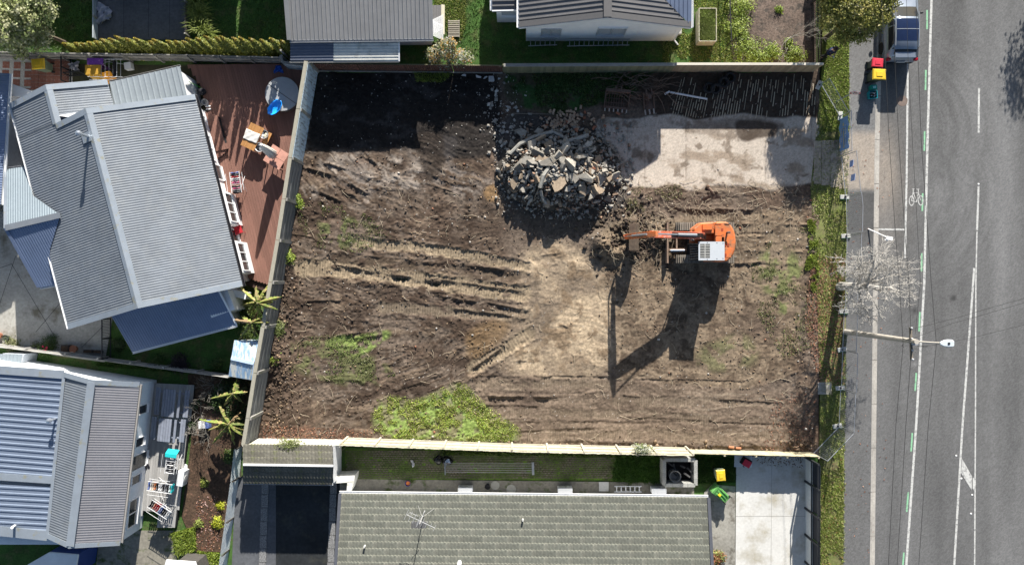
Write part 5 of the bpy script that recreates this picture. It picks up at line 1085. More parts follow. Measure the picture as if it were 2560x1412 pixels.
for lab, x0, x1, y0, y1, m, nm in [('mustard yellow striped blanket hanging over the left airer', 213, 252, 163, 186, mat('mustard_blanket', (0.42, 0.24, 0.03), 0.95, var=0.2, scale=4, stretch=(6, .3, 1)), 'blanket'), ('purple and pink floral sheet hanging over the left airer', 218, 258, 146, 161, mat('purple_floral', (0.16, 0.05, 0.32), 0.95, var=0.5, scale=14, stain=((0.60, 0.30, 0.60), 2.0, 0.60, 0.06)), 'sheet')]:
    a = [P(x0, y0, 1.05), P(x1, y0, 1.05), P(x1, y1, 1.05), P(x0, y1, 1.05)]; mb = MB(); dn = Vector((0, -.05, -.85))
    mb.add(a + [a[3] + dn, a[2] + dn], [(0, 1, 2, 3), (3, 2, 5, 4)]); o = mb.build(nm, m); o.modifiers.new('th', 'SOLIDIFY').thickness = .02; tag(o, lab, nm)
o = MB().add([P(252, 182, 1.0), P(275, 178, 1.0), P(300, 205, .3), P(270, 210, .3)], [(0, 1, 2, 3)]).build('sheet', mat('orange_sheet', (0.60, 0.26, 0.015), 0.9)); o.modifiers.new('th', 'SOLIDIFY').thickness = .02; tag(o, 'orange sheet hanging down beside the mustard blanket', 'sheet')
o = MB().box(G(327, 169, .2), (.36, .36, .4), R(8)).build('storage_cube', mW, None); tag(o, 'small white plastic cube below the top left fence', 'cube')
# round woven mats, shoes, sundries
for (x, y, lab) in [(531, 335, 'round pale woven mat by the upper deck step'), (611, 637, 'round pale stone mat at the lower end of the brown deck')]:
    t = thing('round_mat', lab, 'mat', P(x, y, DZ + (.18 if y < 400 else 0.004)))
    for i in range(5): MB().lathe([(.06 + i * .05, 0), (.06 + i * .05, .014), (.018 + i * .05, .014), (.018 + i * .05, 0)], 22, cap=False).build('ring', mat('woven_straw', (0.40, 0.38, 0.34), 0.95, var=0.4, scale=20, rand=.12), t, local=True)
def shoes(label, c, rz, m, k=1.0):
    t = thing('shoes', label, 'shoes', c, rz)
    for y in (-.08, .08): MB().loft([[(x, y + w * .045 * s_, z_) for s_, z_ in ((-1, 0), (1, 0), (.7, h_), (-.7, h_))] for x, w, h_ in [(-.14, .6, .06), (-.1, .9, .09), (0, .9, .07), (.08, 1.1, .05), (.14, .6, .03)]]).build('shoe', m, t, local=True)
shoes('pale slippers on the deck beside the house wall', P(521, 270, DZ), R(10), mWh); shoes('pair of white trainers on the silver deck by the door', P(368, 1142, .3), R(-30), mWh); shoes('pair of dark shoes on the silver deck by the door', P(368, 1165, .3), R(-70), mBl); shoes('pair of grey shoes on the silver deck above the door', P(367, 1117, .3), R(-20), mGy)
t = thing('rubbish_bag', 'black bag with green broom leaning on the house wall by the deck', 'bag', P(508, 232, DZ)); MB().ball((0, 0, .22), .25, 10, 6, sq=(1, .8, .9)).build('bag', mBl, t, local=True, smooth=True); loc_tube(t, 'broom', [(.0, .2, .1), (-.3, .3, 1.2)], .015, mat('green_plastic', (0.10, 0.55, 0.06), 0.5))
t = thing('bucket', 'grey plastic bucket on the deck by the house wall', 'bucket', P(516, 258, DZ)); MB().lathe([(.12, 0), (.16, .3), (.17, .3), (.15, .02)], 16).build('pail', mat('grey_plastic', (0.4, 0.4, 0.4), 0.5), t, local=True)
t = thing('garden_chair', 'red wire garden chair on the brown deck below the clothes rack', 'chair', P(602, 576, DZ), R(20))
for x in (-.2, .2):
    for y in (-.2, .2): loc_tube(t, 'leg', [(x, y, 0), (x * .9, y * .9, .42)], .014, mRd, 5)
loc_box(t, 'seat', (0, 0, .43), (.42, .42, .02), mRd); loc_tube(t, 'backrest', [(-.2, .2, .43), (-.2, .28, .85), (.2, .28, .85), (.2, .2, .43)], .016, mRd, 5)
# outdoor table set in shade on the grey deck
m_bluew = mat('blue_grey_stained_timber', (0.20, 0.22, 0.27), 0.75, var=0.15, scale=5, rand=0.12)
for lab, y0, y1 in [('upper slatted outdoor table with benches on the silver deck', 972, 1042), ('lower slatted outdoor table with benches on the silver deck', 1046, 1104)]:
    c = P((425 if y0 < 1000 else 415), (y0 + y1) / 2, 1.0); t = thing('picnic_table', lab, 'table', (c.x, c.y, .3), math.atan2(wd3.y, wd3.x) + math.pi / 2); L_ = (y1 - y0) / S * .96
    for i in range(7):
        if i != 5: loc_box(t, 'table_slat', (-.42 + i * .14 + .07, 0, .72), (.128, L_, .035), m_bluew)
    for s_ in (-1, 1):
        for k in range(2): loc_box(t, 'bench_slat', (s_ * (.72 + k * .14), 0, .44), (.128, L_, .035), m_bluew)
        loc_box(t, 'frame', (0, s_ * L_ * .35, .40), (1.6, .06, .08), m_bluew); loc_box(t, 'leg', (-.5, s_ * L_ * .35, .2), (.08, .06, .4), m_bluew); loc_box(t, 'leg', (.5, s_ * L_ * .35, .2), (.08, .06, .4), m_bluew); loc_box(t, 'leg', (0, s_ * L_ * .35, .55), (.08, .06, .3), m_bluew)
hp_ = thing('heat_pump', 'white heat pump unit standing off the edge of the silver deck', 'heat pump', G(467, 1186, 0.25), R(82)); loc_box(hp_, 'casing', (0, 0, .32), (.85, .34, .64), M_WHITE, bevel=.02); MB().lathe([(.25, 0), (.25, .02), (.03, .03)], 20, (-.1, -.175, .32), M=Matrix.Rotation(R(90), 3, 'X')).build('fan_grille', MATS['grille_grey'] if 'grille_grey' in MATS else M_GALV, hp_, local=True); loc_box(hp_, 'bracket', (0, 0, -.1), (.7, .3, .2), M_GALV)
t = thing('hose_reel', 'small white hose reel beside the deck heat pump', 'hose reel', G(464, 1165, .1)); MB().lathe([(.16, 0), (.16, .06), (.05, .07), (.05, .12)], 16).build('reel', mW, t, local=True)
t = thing('crate', 'white and blue box in the bushes beside the silver deck', 'box', G(517, 1058, .03), R(5)); loc_box(t, 'box', (-.12, 0, .2), (.36, .4, .4), mW); loc_box(t, 'lid', (.16, 0, .2), (.2, .4, .38), mBu)
# ---- wheelie bins
def bin_(label, c, rz, body, lid, sc_=1.0, group='kerbside wheelie bins', tilt=None):
    t = thing('wheelie_bin', label, 'wheelie bin', c, rz, group); k = sc_
    def ring(w, d, z_, o=0): return [(-w, -d + o, z_), (w, -d + o, z_), (w, d + o, z_), (-w, d + o, z_)]
    MB().loft([ring(.21 * k, .23 * k, .06 * k, .03), ring(.25 * k, .28 * k, .6 * k, .01), ring(.28 * k, .34 * k, .98 * k)]).build('body', body, t, local=True, bevel=.02)
    l = MB(); l.loft([ring(.285 * k, .36 * k, .985 * k), ring(.29 * k, .365 * k, 1.01 * k), ring(.25 * k, .31 * k, 1.06 * k), ring(.12 * k, .17 * k, 1.065 * k), ring(.11 * k, .16 * k, 1.09 * k)]); l.build('lid', lid, t, local=True)
    MB().tube([(-.2 * k, .37 * k, .95 * k), (-.2 * k, .42 * k, .97 * k), (.2 * k, .42 * k, .97 * k), (.2 * k, .37 * k, .95 * k)], .016 * k, 6).build('handle', body, t, local=True)
    for x in (-.24, .24): MB().lathe([(.10 * k, -.025), (.10 * k, .025)], 16, (x * k, .27 * k, .10 * k), M=Matrix.Rotation(R(90), 3, 'Y')).build('wheel', mat('black_rubber', (0.015, 0.015, 0.015), 0.8), t, local=True)
    if tilt: t.rotation_euler = tilt
    return t
mBG = mat('dark_green_bin', (0.035, 0.05, 0.032), 0.5, var=0.05); mYl = mat('yellow_lid', (0.74, 0.49, 0.03), 0.5, var=0.10, scale=5, big=.12, stain=((0.45, 0.32, 0.08), 3.0, .64, .1)); mRl = mat('red_lid', (0.56, 0.03, 0.06), 0.5, var=0.10, scale=5, big=.12, stain=((0.33, 0.06, 0.06), 3.0, .62, .1)); mLG = mat('bright_green_bin', (0.13, 0.36, 0.10), 0.5, var=0.12, scale=5, big=.15, stain=((0.10, 0.22, 0.07), 3.0, .6, .1))
bin_('red lidded wheelie bin on the kerb behind the parked car', P(2196, 156, 0.98).xy.to_3d() + Vector((0, 0, .03)), R(85), mBG, mRl, 0.84)
bin_('yellow lidded wheelie bin on the kerb next to the red one', P(2199, 186, 1.08).xy.to_3d() + Vector((0, 0, .03)), R(88), mBG, mYl, 1.0)
bin_('yellow lidded wheelie bin on the red terracotta paving', P(95, 160, 1.05).xy.to_3d() + Vector((0, 0, .03)), R(-85), mat('grey_green_bin', (0.17, 0.22, 0.15), 0.6), mYl, 1.0, 'wheelie bins in the yards')
bin_('small yellow lidded wheelie bin on grass by the concrete driveway', P(1803, 1189, .95).xy.to_3d(), R(5), mat('pale_green_bin', (0.3, 0.38, 0.26), 0.6), mYl, 0.85, 'wheelie bins in the yards')
lb_ = bin_('bright green wheelie bin lying on its side beside the driveway', G(1776, 1203, 0.40), 0, mLG, mLG, 1.0, 'wheelie bins in the yards'); lb_.rotation_euler = (R(90), 0, R(228)); lb_.location = G(1803, 1236, 0.34) if False else G(1814, 1244, 0.36)
for x in (-.16, 0, .16): MB().box((x, .315, .55), (.02, .05, .7)).build('rib', mLG, lb_, local=True)
MB().box((0.08, .345, .62), (.14, .012, .16)).build('sticker', mat('yellow_sticker', (0.75, 0.6, 0.02), 0.5), lb_, local=True)
t = thing('bin_lid_box', 'red lidded black bin on a white board at the top of the driveway', 'bin', G(1861, 1151, .08), R(-30)); loc_box(t, 'body', (0, 0, .2), (.46, .42, .4), mBl); loc_box(t, 'lid', (.02, -.04, .43), (.44, .36, .06), mRl, bevel=.02)
o = MB().box(G(1857, 1151, .055), (.98, .68, .05), R(-2)).build('board', mat('white_board', (0.70, 0.72, 0.74), 0.5, stain=((0.05, 0.05, 0.06), 2.5, 0.66, .03)), None); tag(o, 'white dirt spotted board under the red lidded bin', 'board')
def crate(label, px, py, w, d, h, m, load=False):
    c = P(px, py, h); t = thing('recycling_crate', label, 'crate', (c.x, c.y, .03), R(4), 'green recycling crates on the footpath'); o = MB()
    o.loft([[(-w * .42, -d * .42, 0), (w * .42, -d * .42, 0), (w * .42, d * .42, 0), (-w * .42, d * .42, 0)], [(-w / 2, -d / 2, h), (w / 2, -d / 2, h), (w / 2, d / 2, h), (-w / 2, d / 2, h)], [(-w * .44, -d * .44, h), (w * .44, -d * .44, h), (w * .44, d * .44, h), (-w * .44, d * .44, h)], [(-w * .40, -d * .40, .05), (w * .40, -d * .40, .05), (w * .40, d * .40, .05), (-w * .40, d * .40, .05)]]); o.build('crate', m, t, local=True)
    if load:
        for i in range(14): MB().tube([(rnd.uniform(-.16, .16), rnd.uniform(-.15, .15), h * .5), (rnd.uniform(-.18, .18), rnd.uniform(-.18, .18), h + rnd.uniform(.02, .12))], [.035, .02], 7).build('bottle', [mat('clear_glass_bottle', (0.5, 0.55, 0.6), 0.15), mat('green_glass_bottle', (0.02, 0.12, 0.05), 0.1), mat('brown_bottle', (0.1, 0.04, 0.01), .1), mat('blue_grey_bottle', (0.12, 0.2, 0.3), .15)][i % 4], t, local=True)
    else: loc_box(t, 'lid', (0, 0, h + .02), (w * .98, d * .98, .04), m); loc_box(t, 'lid_panel', (0.02, 0, h + .045), (w * .5, d * .45, .012), mat('pale_teal_label', (0.35, 0.7, 0.65), .5))
mTeal = mat('teal_green_plastic', (0.01, 0.28, 0.20), 0.4, var=.03); crate('small lidded green crate on the kerb', 2184, 219, .34, .26, .35, mTeal); crate('open teal crate full of bottles on the kerb', 2183, 237, .46, .42, .36, mat('blue_teal_plastic', (0.01, 0.25, 0.30), 0.4), True)
# raised bed
rbp = thing('raised_bed', 'tall raised garden bed of pale boards full of grass', 'raised bed', P(1770, 62, .8).xy.to_3d()); m_rb = mat('pale_bed_board', (0.50, 0.46, 0.36), 0.85, rand=.08)
bx0, bx1, by0, by1 = P(1748, 0, .8).x, P(1791, 0, .8).x, P(0, 103, .8).y, P(0, 21, .8).y; cx, cy = (bx0 + bx1) / 2, (by0 + by1) / 2
for r in range(4):
    z_ = .1 + r * .2
    for y in (by0, by1): piece('board', unit(m_rb), rbp, (cx, y, z_), (0, 0, 0), (bx1 - bx0, .04, .19))
    for x in (bx0, bx1): piece('board', unit(m_rb), rbp, (x, cy, z_), (0, 0, 0), (.04, by1 - by0 - .05, .19))
MB().box((cx, cy, .3), (bx1 - bx0 - .06, by1 - by0 - .06, .6)).build('soil_fill', MATS['garden_soil'], rbp)
o = MB().tube([G(1812, -80, .9), G(1815, 60, .9), G(1818, 116, .9)], .03, 6).build('rail', M_BLACKM, None); 
t = thing('garden_rail', 'thin black rail on posts between the raised bed and bark garden', 'rail', G(1815, 60)); o.parent = t; o.location = -t.location
for y in (10, 115): p = G(1812 + y * .05, y); MB().tube([p, p + Vector((0, 0, .9))], .03, 6).build('post', M_BLACKM, t)
# incinerator, clothesline, bags
inc = thing('incinerator', 'square concrete block fire pit full of burnt wood and a drum', 'fire pit', G(1691, 1170)); m_ob = mat('sooty_block', (0.33, 0.33, 0.31), 0.9, var=0.3, scale=6, big=.2, stain=((0.05, 0.05, 0.05), 1.8, 0.62, .08), rand=.12)
for z_ in (.15, .46, .77):
    for i in range(4):
        y = 1142 + i * 15.5
        for x in (1653, 1730): piece('block', unit(m_ob), inc, G(x, y + 6, z_), (0, 0, 0), (.19, .335, .295))
        x = 1664 + i * 18.5
        for yy in (1140, 1202): piece('block', unit(m_ob), inc, G(x, yy, z_), (0, 0, 0), (.40, .19, .295))
MB().box(G(1691, 1170, .05), (1.55, 1.2, .1)).build('ash_bed', mat('black_ash', (0.012, 0.012, 0.012), .95, var=.5), inc)
dm = thing('steel_drum', 'rusty ash filled drum inside the block fire pit', 'drum', G(1682, 1183, .1)); MB().lathe([(.30, 0), (.31, .6), (.32, .6), (.28, .58), (.27, .1)], 20).build('drum', mat('scorched_steel', (0.30, 0.30, 0.29), .6, metal=.3, var=.4, scale=8), dm, local=True)
for i in range(7): o = MB().bar(G(1664 + i * 8, 1150 + (i * 17) % 30, .3 + .05 * i), G(1672 + i * 8 + rnd.uniform(-10, 10), 1160 + (i * 23) % 30, .5 + .03 * i), .09, .05).build('charred_plank', mat('char', (0.05, 0.05, 0.05), .9, var=.4, rand=.3), inc)
cl = thing('clothesline', 'folding clothesline with five wires above the mossy brick paving', 'clothesline', G(1228, 1160))
for x, w in ((1112, .035), (1332, .12)):
    loc_c = P(x, 1169, 1.3); MB().bar(P(x, 1155, 1.3), P(x + 1, 1186, 1.3), w, .06).build('arm', M_GALV if x < 1200 else mat('pale_grey_metal', (.5, .5, .5), .5), cl); MB().bar((loc_c.x, loc_c.y, 0), (loc_c.x, loc_c.y, 1.27), .06, .06).build('post', M_GALV, cl)
for i in range(5): MB().tube([P(1112, 1158 + i * 5.3, 1.31), P(1332, 1158 + i * 5.7, 1.31)], .008, 4).build('wire', mat('pale_grey_metal', (.5, .5, .5), .5), cl)
def bag(label, c, r, m, seed, cat='bag'):
    g = MB(); rr = np.random.default_rng(seed); ph = rr.uniform(0, 6, 8)
    g.loft([[(r * q * (1 + .2 * math.sin(3 * a + ph[i]) + .08 * math.sin(7 * a + ph[i + 1])) * math.cos(a), r * q * (1 + .2 * math.sin(2 * a + ph[i])) * math.sin(a), z_ * r) for a in [2 * math.pi * j / 18 for j in range(18)]] for i, (q, z_) in enumerate([(.9, 0), (1.05, .4), (.8, .9), (.3, 1.15), (.05, 1.2)])]); o = g.build('rubbish_bag', m, None, local=True); o.location = c; return tag(o, label, cat)
mBag = mat('black_polythene', (0.012, 0.013, 0.016), .25); bag('leftmost of the black rubbish bags on the mossy paving', G(1096, 1148), .22, mBag, 5); bag('black rubbish bag with a pale blue patch on the mossy paving', G(1118, 1150), .27, mBag, 6); cloth('plastic_bag', 'pale blue plastic bag on top of the black rubbish bags', 'bag', G(1121, 1148, .3), .22, .18, mat('pale_blue_plastic', (.35, .45, .62), .4), 7, .06)
cloth('litter', 'white scrap of plastic on the mossy paving', 'litter', G(1033, 1157, .06), .14, .36, mWh, 8, .05, R(15))
for lab, x, y, m in [('small blue bucket on the mossy path', 1021, 1205, mat('royal_blue_plastic', (.02, .02, .28), .4)), ('small dark pot on the mossy path', 1219, 1213, mBl)]:
    t = thing('bucket', lab, 'bucket', G(x, y, .03)); MB().lathe([(.10, 0), (.14, .26), (.15, .26), (.12, .03)], 14).build('pail', m, t, local=True); MB().lathe([(.118, 0), (.02, .01)], 12, (0, 0, .18)).build('contents', mOr if y < 1210 else M_DARK, t, local=True)
for x, r in ((1238, 11), (1278, 12)): o = MB().lathe([(r / S, 0), (r / S, .02), (r / S * .85, .025)], 24, G(x, 1212 if x < 1250 else 1222, .03)).build('drain_cover', mat('drain_concrete', (.36, .35, .31) if False else (.36, .35, .31), .9)); tag(o, ('left' if x < 1250 else 'right') + ' round concrete drain cover on the mossy path', 'drain cover')
# mossy paving bricks: too small to pick apart, joined
mb = MB(); brk = rnd
for r in range(14):
    y = 1128 + r * 5.4
    if y > 1197: break
    for c in range(90):
        x = 868 + c * 8.0 + (4 if r % 2 else 0)
        if x > 1555 - 12 * (r % 3) or (x - 1460) ** 2 / 90 ** 2 < 0 : continue
        if rnd.random() < .05: continue
        mb.box(G(x, y, .012 + rnd.uniform(-.006, .008)), (.145, .082, .05), rnd.uniform(-.04, .04))
o = mb.build('paving_bricks', mat('mossy_dark_brick', (0.13, 0.115, 0.085), .95, var=.4, scale=7, big=.3, bscale=1.2, stain=((0.07, 0.10, 0.025), 1.1, .55, .1))); tag(o, 'mossy dark brick paving with green joints behind the tiled house', 'paving', kind='stuff')
flat('moss_bed', [(862, 1122), (1560, 1122), (1560, 1200), (862, 1198)], 0.012, mat('bright_moss', (0.10, 0.17, 0.025), .95, var=.4, scale=9, big=.35, bscale=.8, stain=((0.04, 0.035, 0.025), 1.2, .56, .1)))
# terracotta paving: every tile
tpv = thing('tile_paving', None, None, G(90, 180)); tpv['kind'] = 'structure'; m_tc = mat('terracotta_paver', (0.30, 0.125, 0.085), .8, var=.15, scale=5, rand=.2, stain=((0.34, 0.20, 0.17), 2.2, .54, .06))
MB().prism([G(-60, 145), G(178, 145), G(182, 215), G(110, 230), G(-60, 232)], 0.0, .02).build('mortar_bed', mat('white_mortar', (0.52, 0.51, 0.47), .9, var=.25, scale=14), tpv)
for i in range(3):
    for j in range(4): piece('paver', unit(m_tc), tpv, G(16 + i * 28 - j * 1.2 - 0, 163 + j * 21.5 + i * 1.2, .03), (0, 0, R(-2)), (.37, .36, .03))
for i in range(5):
    for j in range(5): piece('paver', unit(m_tc), tpv, G(86 + i * 19 - j * .8 + 4, 140 + j * 19 + i * .8, .028), (0, 0, R(-2)), (.405, .405, .03))
# pots by the old concrete drive
m_pot = mat('terracotta_pot', (0.33, 0.14, 0.08), .85, rand=.15)
def pot(label, x, y, r, h, m): t = thing('plant_pot', label, 'pot', G(x, y, .03)); MB().lathe([(r * .7, 0), (r, h), (r * 1.08, h), (r * .9, h - .03)], 16).build('pot', m, t, local=True); MB().lathe([(r * .88, 0), (.01, .01)], 14, (0, 0, h - .05)).build('soil', MATS['garden_soil'], t, local=True)
pot('round dark pot with a pale rim at the lower edge of the drive', 22, 844, .17, .3, mat('dark_pot', (.06, .07, .05), .7)); pot('terracotta pot of straw beside the square planter', 190, 871, .20, .3, m_pot); pot('pale pot at the left edge of the drive', 2, 838, .2, .3, m_pot)
for lab, x, y, w, d in [('dark square planter beside the round topiary bush', 170, 872, .42, .48), ('long narrow planter box near the barred gate', 227, 877, .46, .16), ('long narrow planter box against the barred gate', 250, 878, .42, .16)]:
    t = thing('planter_box', lab, 'planter', G(x, y, .03), R(-3)); loc_box(t, 'box', (0, 0, .16), (w, d, .32), mat('dark_planter', (.055, .045, .04), .8)); loc_box(t, 'soil', (0, 0, .325), (w * .85, d * .75, .02), MATS['garden_soil'])
# ================================================================ STREET AND MACHINE
# ---- excavator, local x forward (towards the left of the view), local y towards the bottom of the view
M_OR = mat('excavator_orange', (0.66, 0.165, 0.045), 0.45, var=0.08, scale=5, big=.06, stain=((0.30, 0.16, 0.09), 3.0, 0.54, .14)); M_TRK = mat('muddy_track_steel', (0.20, 0.175, 0.145), .85, var=.35, scale=8, rand=.2); M_MUD = mat('muddy_brown_steel', (0.22, 0.155, 0.115), .8, var=.3, scale=7); M_DECAL = mat('black_decal', (.02, .02, .02), .5); M_CYL = mat('grey_cylinder', (0.36, 0.37, 0.39), .4, metal=.5); M_ROD = mat('chrome_rod', (0.6, 0.6, 0.62), .2, metal=.9); M_HOSE = mat('hydraulic_hose', (0.02, 0.02, 0.02), .6); M_CAB = mat('pale_cab_roof', (0.48, 0.51, 0.54), .45, var=.04); M_RED = mat('faded_red_boom', (0.58, 0.125, 0.06), .5, var=.2, scale=6, stain=((0.50, 0.30, 0.26), 2.5, .6, .08)); M_TINT = mat('dark_cab_glass', (0.02, 0.025, 0.03), .1, spec=.6)
xc = thing('excavator', 'orange tracked excavator with pale cab roof digging on the cleared site', 'excavator', P(1761, 607, .3).xy.to_3d() + Vector((0, 0, .02)), math.pi)
for s_ in (-1, 1):
    y = s_ * .89; prof = []
    for i in range(40):
        t = i / 40 * 2 * math.pi; c_, n_ = math.cos(t), math.sin(t); prof.append((max(-1, min(1, c_ * 1.9)) * 1.27 + c_ * .30, .33 + .30 * n_))
    tk = MB(); n = len(prof)
    for w, k in ((.20, 1.0),): tk.loft([[(px * .99, y - w, .33 + (pz - .33) * .93) for px, pz in prof], [(px * .99, y + w, .33 + (pz - .33) * .93) for px, pz in prof]])
    o = tk.build('track', M_TRK, xc, local=True)
    for i in range(58):   # track shoes
        L_ = i / 58 * 2 * math.pi; per = 2 * (2 * 1.27) + 2 * math.pi * .31; d = i / 58 * per
        if d < 2.54: p, a = (1.27 - d, .64), 0
        elif d < 2.54 + math.pi * .31: q = (d - 2.54) / .31; p, a = (-1.27 - .31 * math.sin(q), .33 + .31 * math.cos(q)), q
        elif d < 5.08 + math.pi * .31: p, a = (-1.27 + d - 2.54 - math.pi * .31, .02), math.pi
        else: q = (d - 5.08 - math.pi * .31) / .31; p, a = (1.27 + .31 * math.sin(q), .33 - .31 * math.cos(q)), math.pi + q
        sh = bpy.data.objects.new('track_shoe', unit(M_TRK)); C.objects.link(sh); sh.parent = o; sh.location = (p[0], y, p[1]); sh.rotation_euler = (0, a, 0); sh.scale = (.085, .45, .035)
    MB().lathe([(.24, -.17), (.24, .17)], 20, (1.27, y, .33), M=Matrix.Rotation(R(90), 3, 'X')).build('sprocket', M_MUD, xc, local=True)
MB().box((0, 0, .45), (1.9, 1.36, .3)).build('undercarriage', M_DARK, xc, local=True); MB().lathe([(.55, .55), (.55, .78)], 24).build('slew_ring', M_DARK, xc, local=True)
bl_ = MB().loft([[(2.02 + dx, y, z_) for dx, z_ in ((.10, 0.02), (-.02, .0), (-.06, .25), (.02, .50), (.09, .50), (.02, .25))] for y in (-1.12, 1.12)]); bl_.build('dozer_blade', M_MUD, xc, local=True)
for y in (-.38, .38): MB().bar((1.0, y, .38), (1.98, y, .28), .13, .18).build('blade_arm', M_MUD, xc, local=True)
MB().bar((1.55, -.38, .36), (1.55, .38, .36), .08, .1).build('blade_brace', M_MUD, xc, local=True); MB().tube([(1.15, .05 + .38, .55), (1.9, .43, .42)], .06, 10).build('blade_cylinder', M_ROD, xc, local=True)
def outline(pts, z0, z1, m, name, bev=.03): return MB().prism(pts, z0, z1).build(name, m, xc, local=True, bevel=bev)
rear = [(-.75 - .62 * math.cos(a) * 1.0, 1.08 * math.sin(a)) for a in [R(-90 + 15 * i) for i in range(13)]]
outline([(.55, -1.08), *[(x, y) for x, y in rear], (.55, 1.05)] if False else [(.95, -.72), (.55, -1.02), (.1, -1.08)] + rear + [(.2, 1.05), (.2, .05), (.95, .05), (.95, -.72)][:-1], .80, 1.02, M_OR, 'platform')
outline([(-.25, -1.05)] + rear + [(-.25, 1.05)], 1.02, 1.62, M_OR, 'engine_hood', .08)
outline([(.85, -.70), (.5, -.98), (-.24, -1.05), (-.24, -.42), (.85, -.42)], 1.02, 1.52, M_OR, 'tank_cover', .05)
outline([(.42, -.95), (-.1, -1.0), (-.1, -.62), (.42, -.62)], 1.52, 1.60, M_OR, 'toolbox_lid', .02)
outline([(-.24, -.40), (-.24, .06), (.25, .06), (.25, -.40)], 1.02, 1.15, mat('shadowed_deck_orange', (0.55, .12, .03), .5), 'centre_deck', .01)
for i, (x, y) in enumerate([(-.62, -.62), (-.62, .18), (-.78, .18), (-.94, .18), (-.80, .72)]):
    for k in range(4): MB().box((x, y + (k - 1.5) * .05 * 0 , 1.632), (.11, .16, .012)).build('vent_panel', mat('vent_dark_red', (0.28, .05, .02), .6), xc, local=True) if k == 0 else None
for k, (x, y, w, d) in enumerate([(-.5, -.62, .5, .6), (-.85, -.1, .5, .5), (-.5, .0, .45, .5), (-.95, .6, .3, .5)]): MB().box((x, y, 1.628), (w, d, .012)).build('hood_panel', M_OR, xc, local=True, bevel=.004)
MB().tube([(-.88, -.48, 1.6), (-.88, -.48, 1.86), (-.98, -.48, 1.92)], .05, 10).build('exhaust', mat('sooty_pipe', (.12, .10, .09), .7), xc, local=True)
MB().tube([(-.15, -.95, 1.62), (-.15, -.95, 1.80), (-.15, -.68, 1.80), (-.15, -.68, 1.62)], .02, 6).build('grab_rail', M_OR, xc, local=True)
outline([(1.02, .10), (.96, .98), (-.42, 1.02), (-.42, .08)], 1.0, 1.62, M_DARK, 'cab_base', .02)
cab = MB().loft([[(1.08, .12, 1.62), (1.02, .96, 1.62), (-.42, 1.0, 1.62), (-.42, .10, 1.62)], [(.72, .16, 2.46), (.70, .92, 2.46), (-.38, .95, 2.46), (-.38, .13, 2.46)]]); cab.build('cab', M_TINT, xc, local=True)
for p, q in [((1.09, .11, 1.0), (1.09, .11, 1.62)), ((1.09, .11, 1.62), (.73, .15, 2.47)), ((1.03, .97, 1.0), (1.03, .97, 1.62)), ((1.03, .97, 1.62), (.71, .93, 2.47)), ((-.43, 1.01, 1.0), (-.39, .96, 2.47)), ((-.43, .09, 1.0), (-.39, .12, 2.47))]: MB().bar(p, q, .05, .05).build('cab_pillar', M_BLACKM, xc, local=True)
for i in range(7): f = i / 6; MB().tube([(1.10, .14 + f * .80, 1.64), (.76, .17 + f * .73, 2.44)], .010, 4).build('guard_bar', mat('guard_grey', (.25, .27, .3), .5), xc, local=True)
rf = MB(); y0, y1 = .05, 1.03; xf, xb = .86, -.50; gx0, gx1, gy0, gy1 = .26, .78, .16, .92
for a in [((xb + gx0) / 2, .54, gx0 - xb, y1 - y0), ((gx1 + xf) / 2, .54, xf - gx1, y1 - y0), ((gx0 + gx1) / 2, (y0 + gy0) / 2, gx1 - gx0, gy0 - y0), ((gx0 + gx1) / 2, (y1 + gy1) / 2, gx1 - gx0, y1 - gy1)]: rf.box((a[0], a[1], 2.53), (a[2], a[3], .06))
rf.build('cab_roof', M_CAB, xc, local=True); MB().box((.52, .54, 2.49), (.5, .74, .02)).build('roof_window', M_TINT, xc, local=True)
for i in range(9): MB().box((.52, .20 + i * .085, 2.545), (.52, .030, .03)).build('roof_slat', mat('slat_grey', (.50, .50, .47), .5), xc, local=True)
MB().box((.52, .54, 2.55), (.03, .76, .03)).build('roof_slat', MATS['slat_grey'], xc, local=True)
for x, y in [(-.1, .12), (-.42, .14), (-.1, .95), (-.42, .93), (.4, .1), (.4, .98)]: MB().box((x, y, 2.562), (.05, .03, .01)).build('roof_bolt', M_BLACKM, xc, local=True)
by = -.27
def beam(name, pts, w, hs, m): 
    rings = []
    for i, (x, z_) in enumerate(pts):
        d = Vector((pts[min(i + 1, len(pts) - 1)][0] - pts[max(i - 1, 0)][0], 0, pts[min(i + 1, len(pts) - 1)][1] - pts[max(i - 1, 0)][1])).normalized(); n = Vector((-d.z, 0, d.x)) * hs[i] / 2; c = Vector((x, by, z_)); ww = Vector((0, w / 2, 0)); rings.append([c - n - ww, c - n + ww, c + n + ww, c + n - ww])
    return MB().loft(rings).build(name, m, xc, local=True, bevel=.012)
for k in range(2): MB().box((-.9 + k * .5, -.93 + k * .02, 1.633), (.34, .05, .006)).build('decal', M_DECAL, xc, local=True)
MB().box((.45, by, 1.05), (.55, .46, .5)).build('boom_foot', M_OR, xc, local=True, bevel=.03)
beam('boom', [(.45, 1.2), (.55, 1.85), (.95, 2.55), (1.6, 2.85), (2.6, 3.15), (3.55, 3.5)], .34, [.34, .40, .46, .42, .34, .26], M_RED)
beam('stick', [(3.30, 4.02), (3.55, 3.55), (4.05, 2.35), (4.45, 1.32)], .28, [.16, .36, .28, .18], M_OR)
MB().tube([(1.05, by, 2.95), (2.1, by, 3.32)], .075, 10).build('arm_cylinder', M_CYL, xc, local=True); MB().tube([(2.1, by, 3.32), (3.25, by, 3.95)], .04, 8).build('arm_rod', M_ROD, xc, local=True)
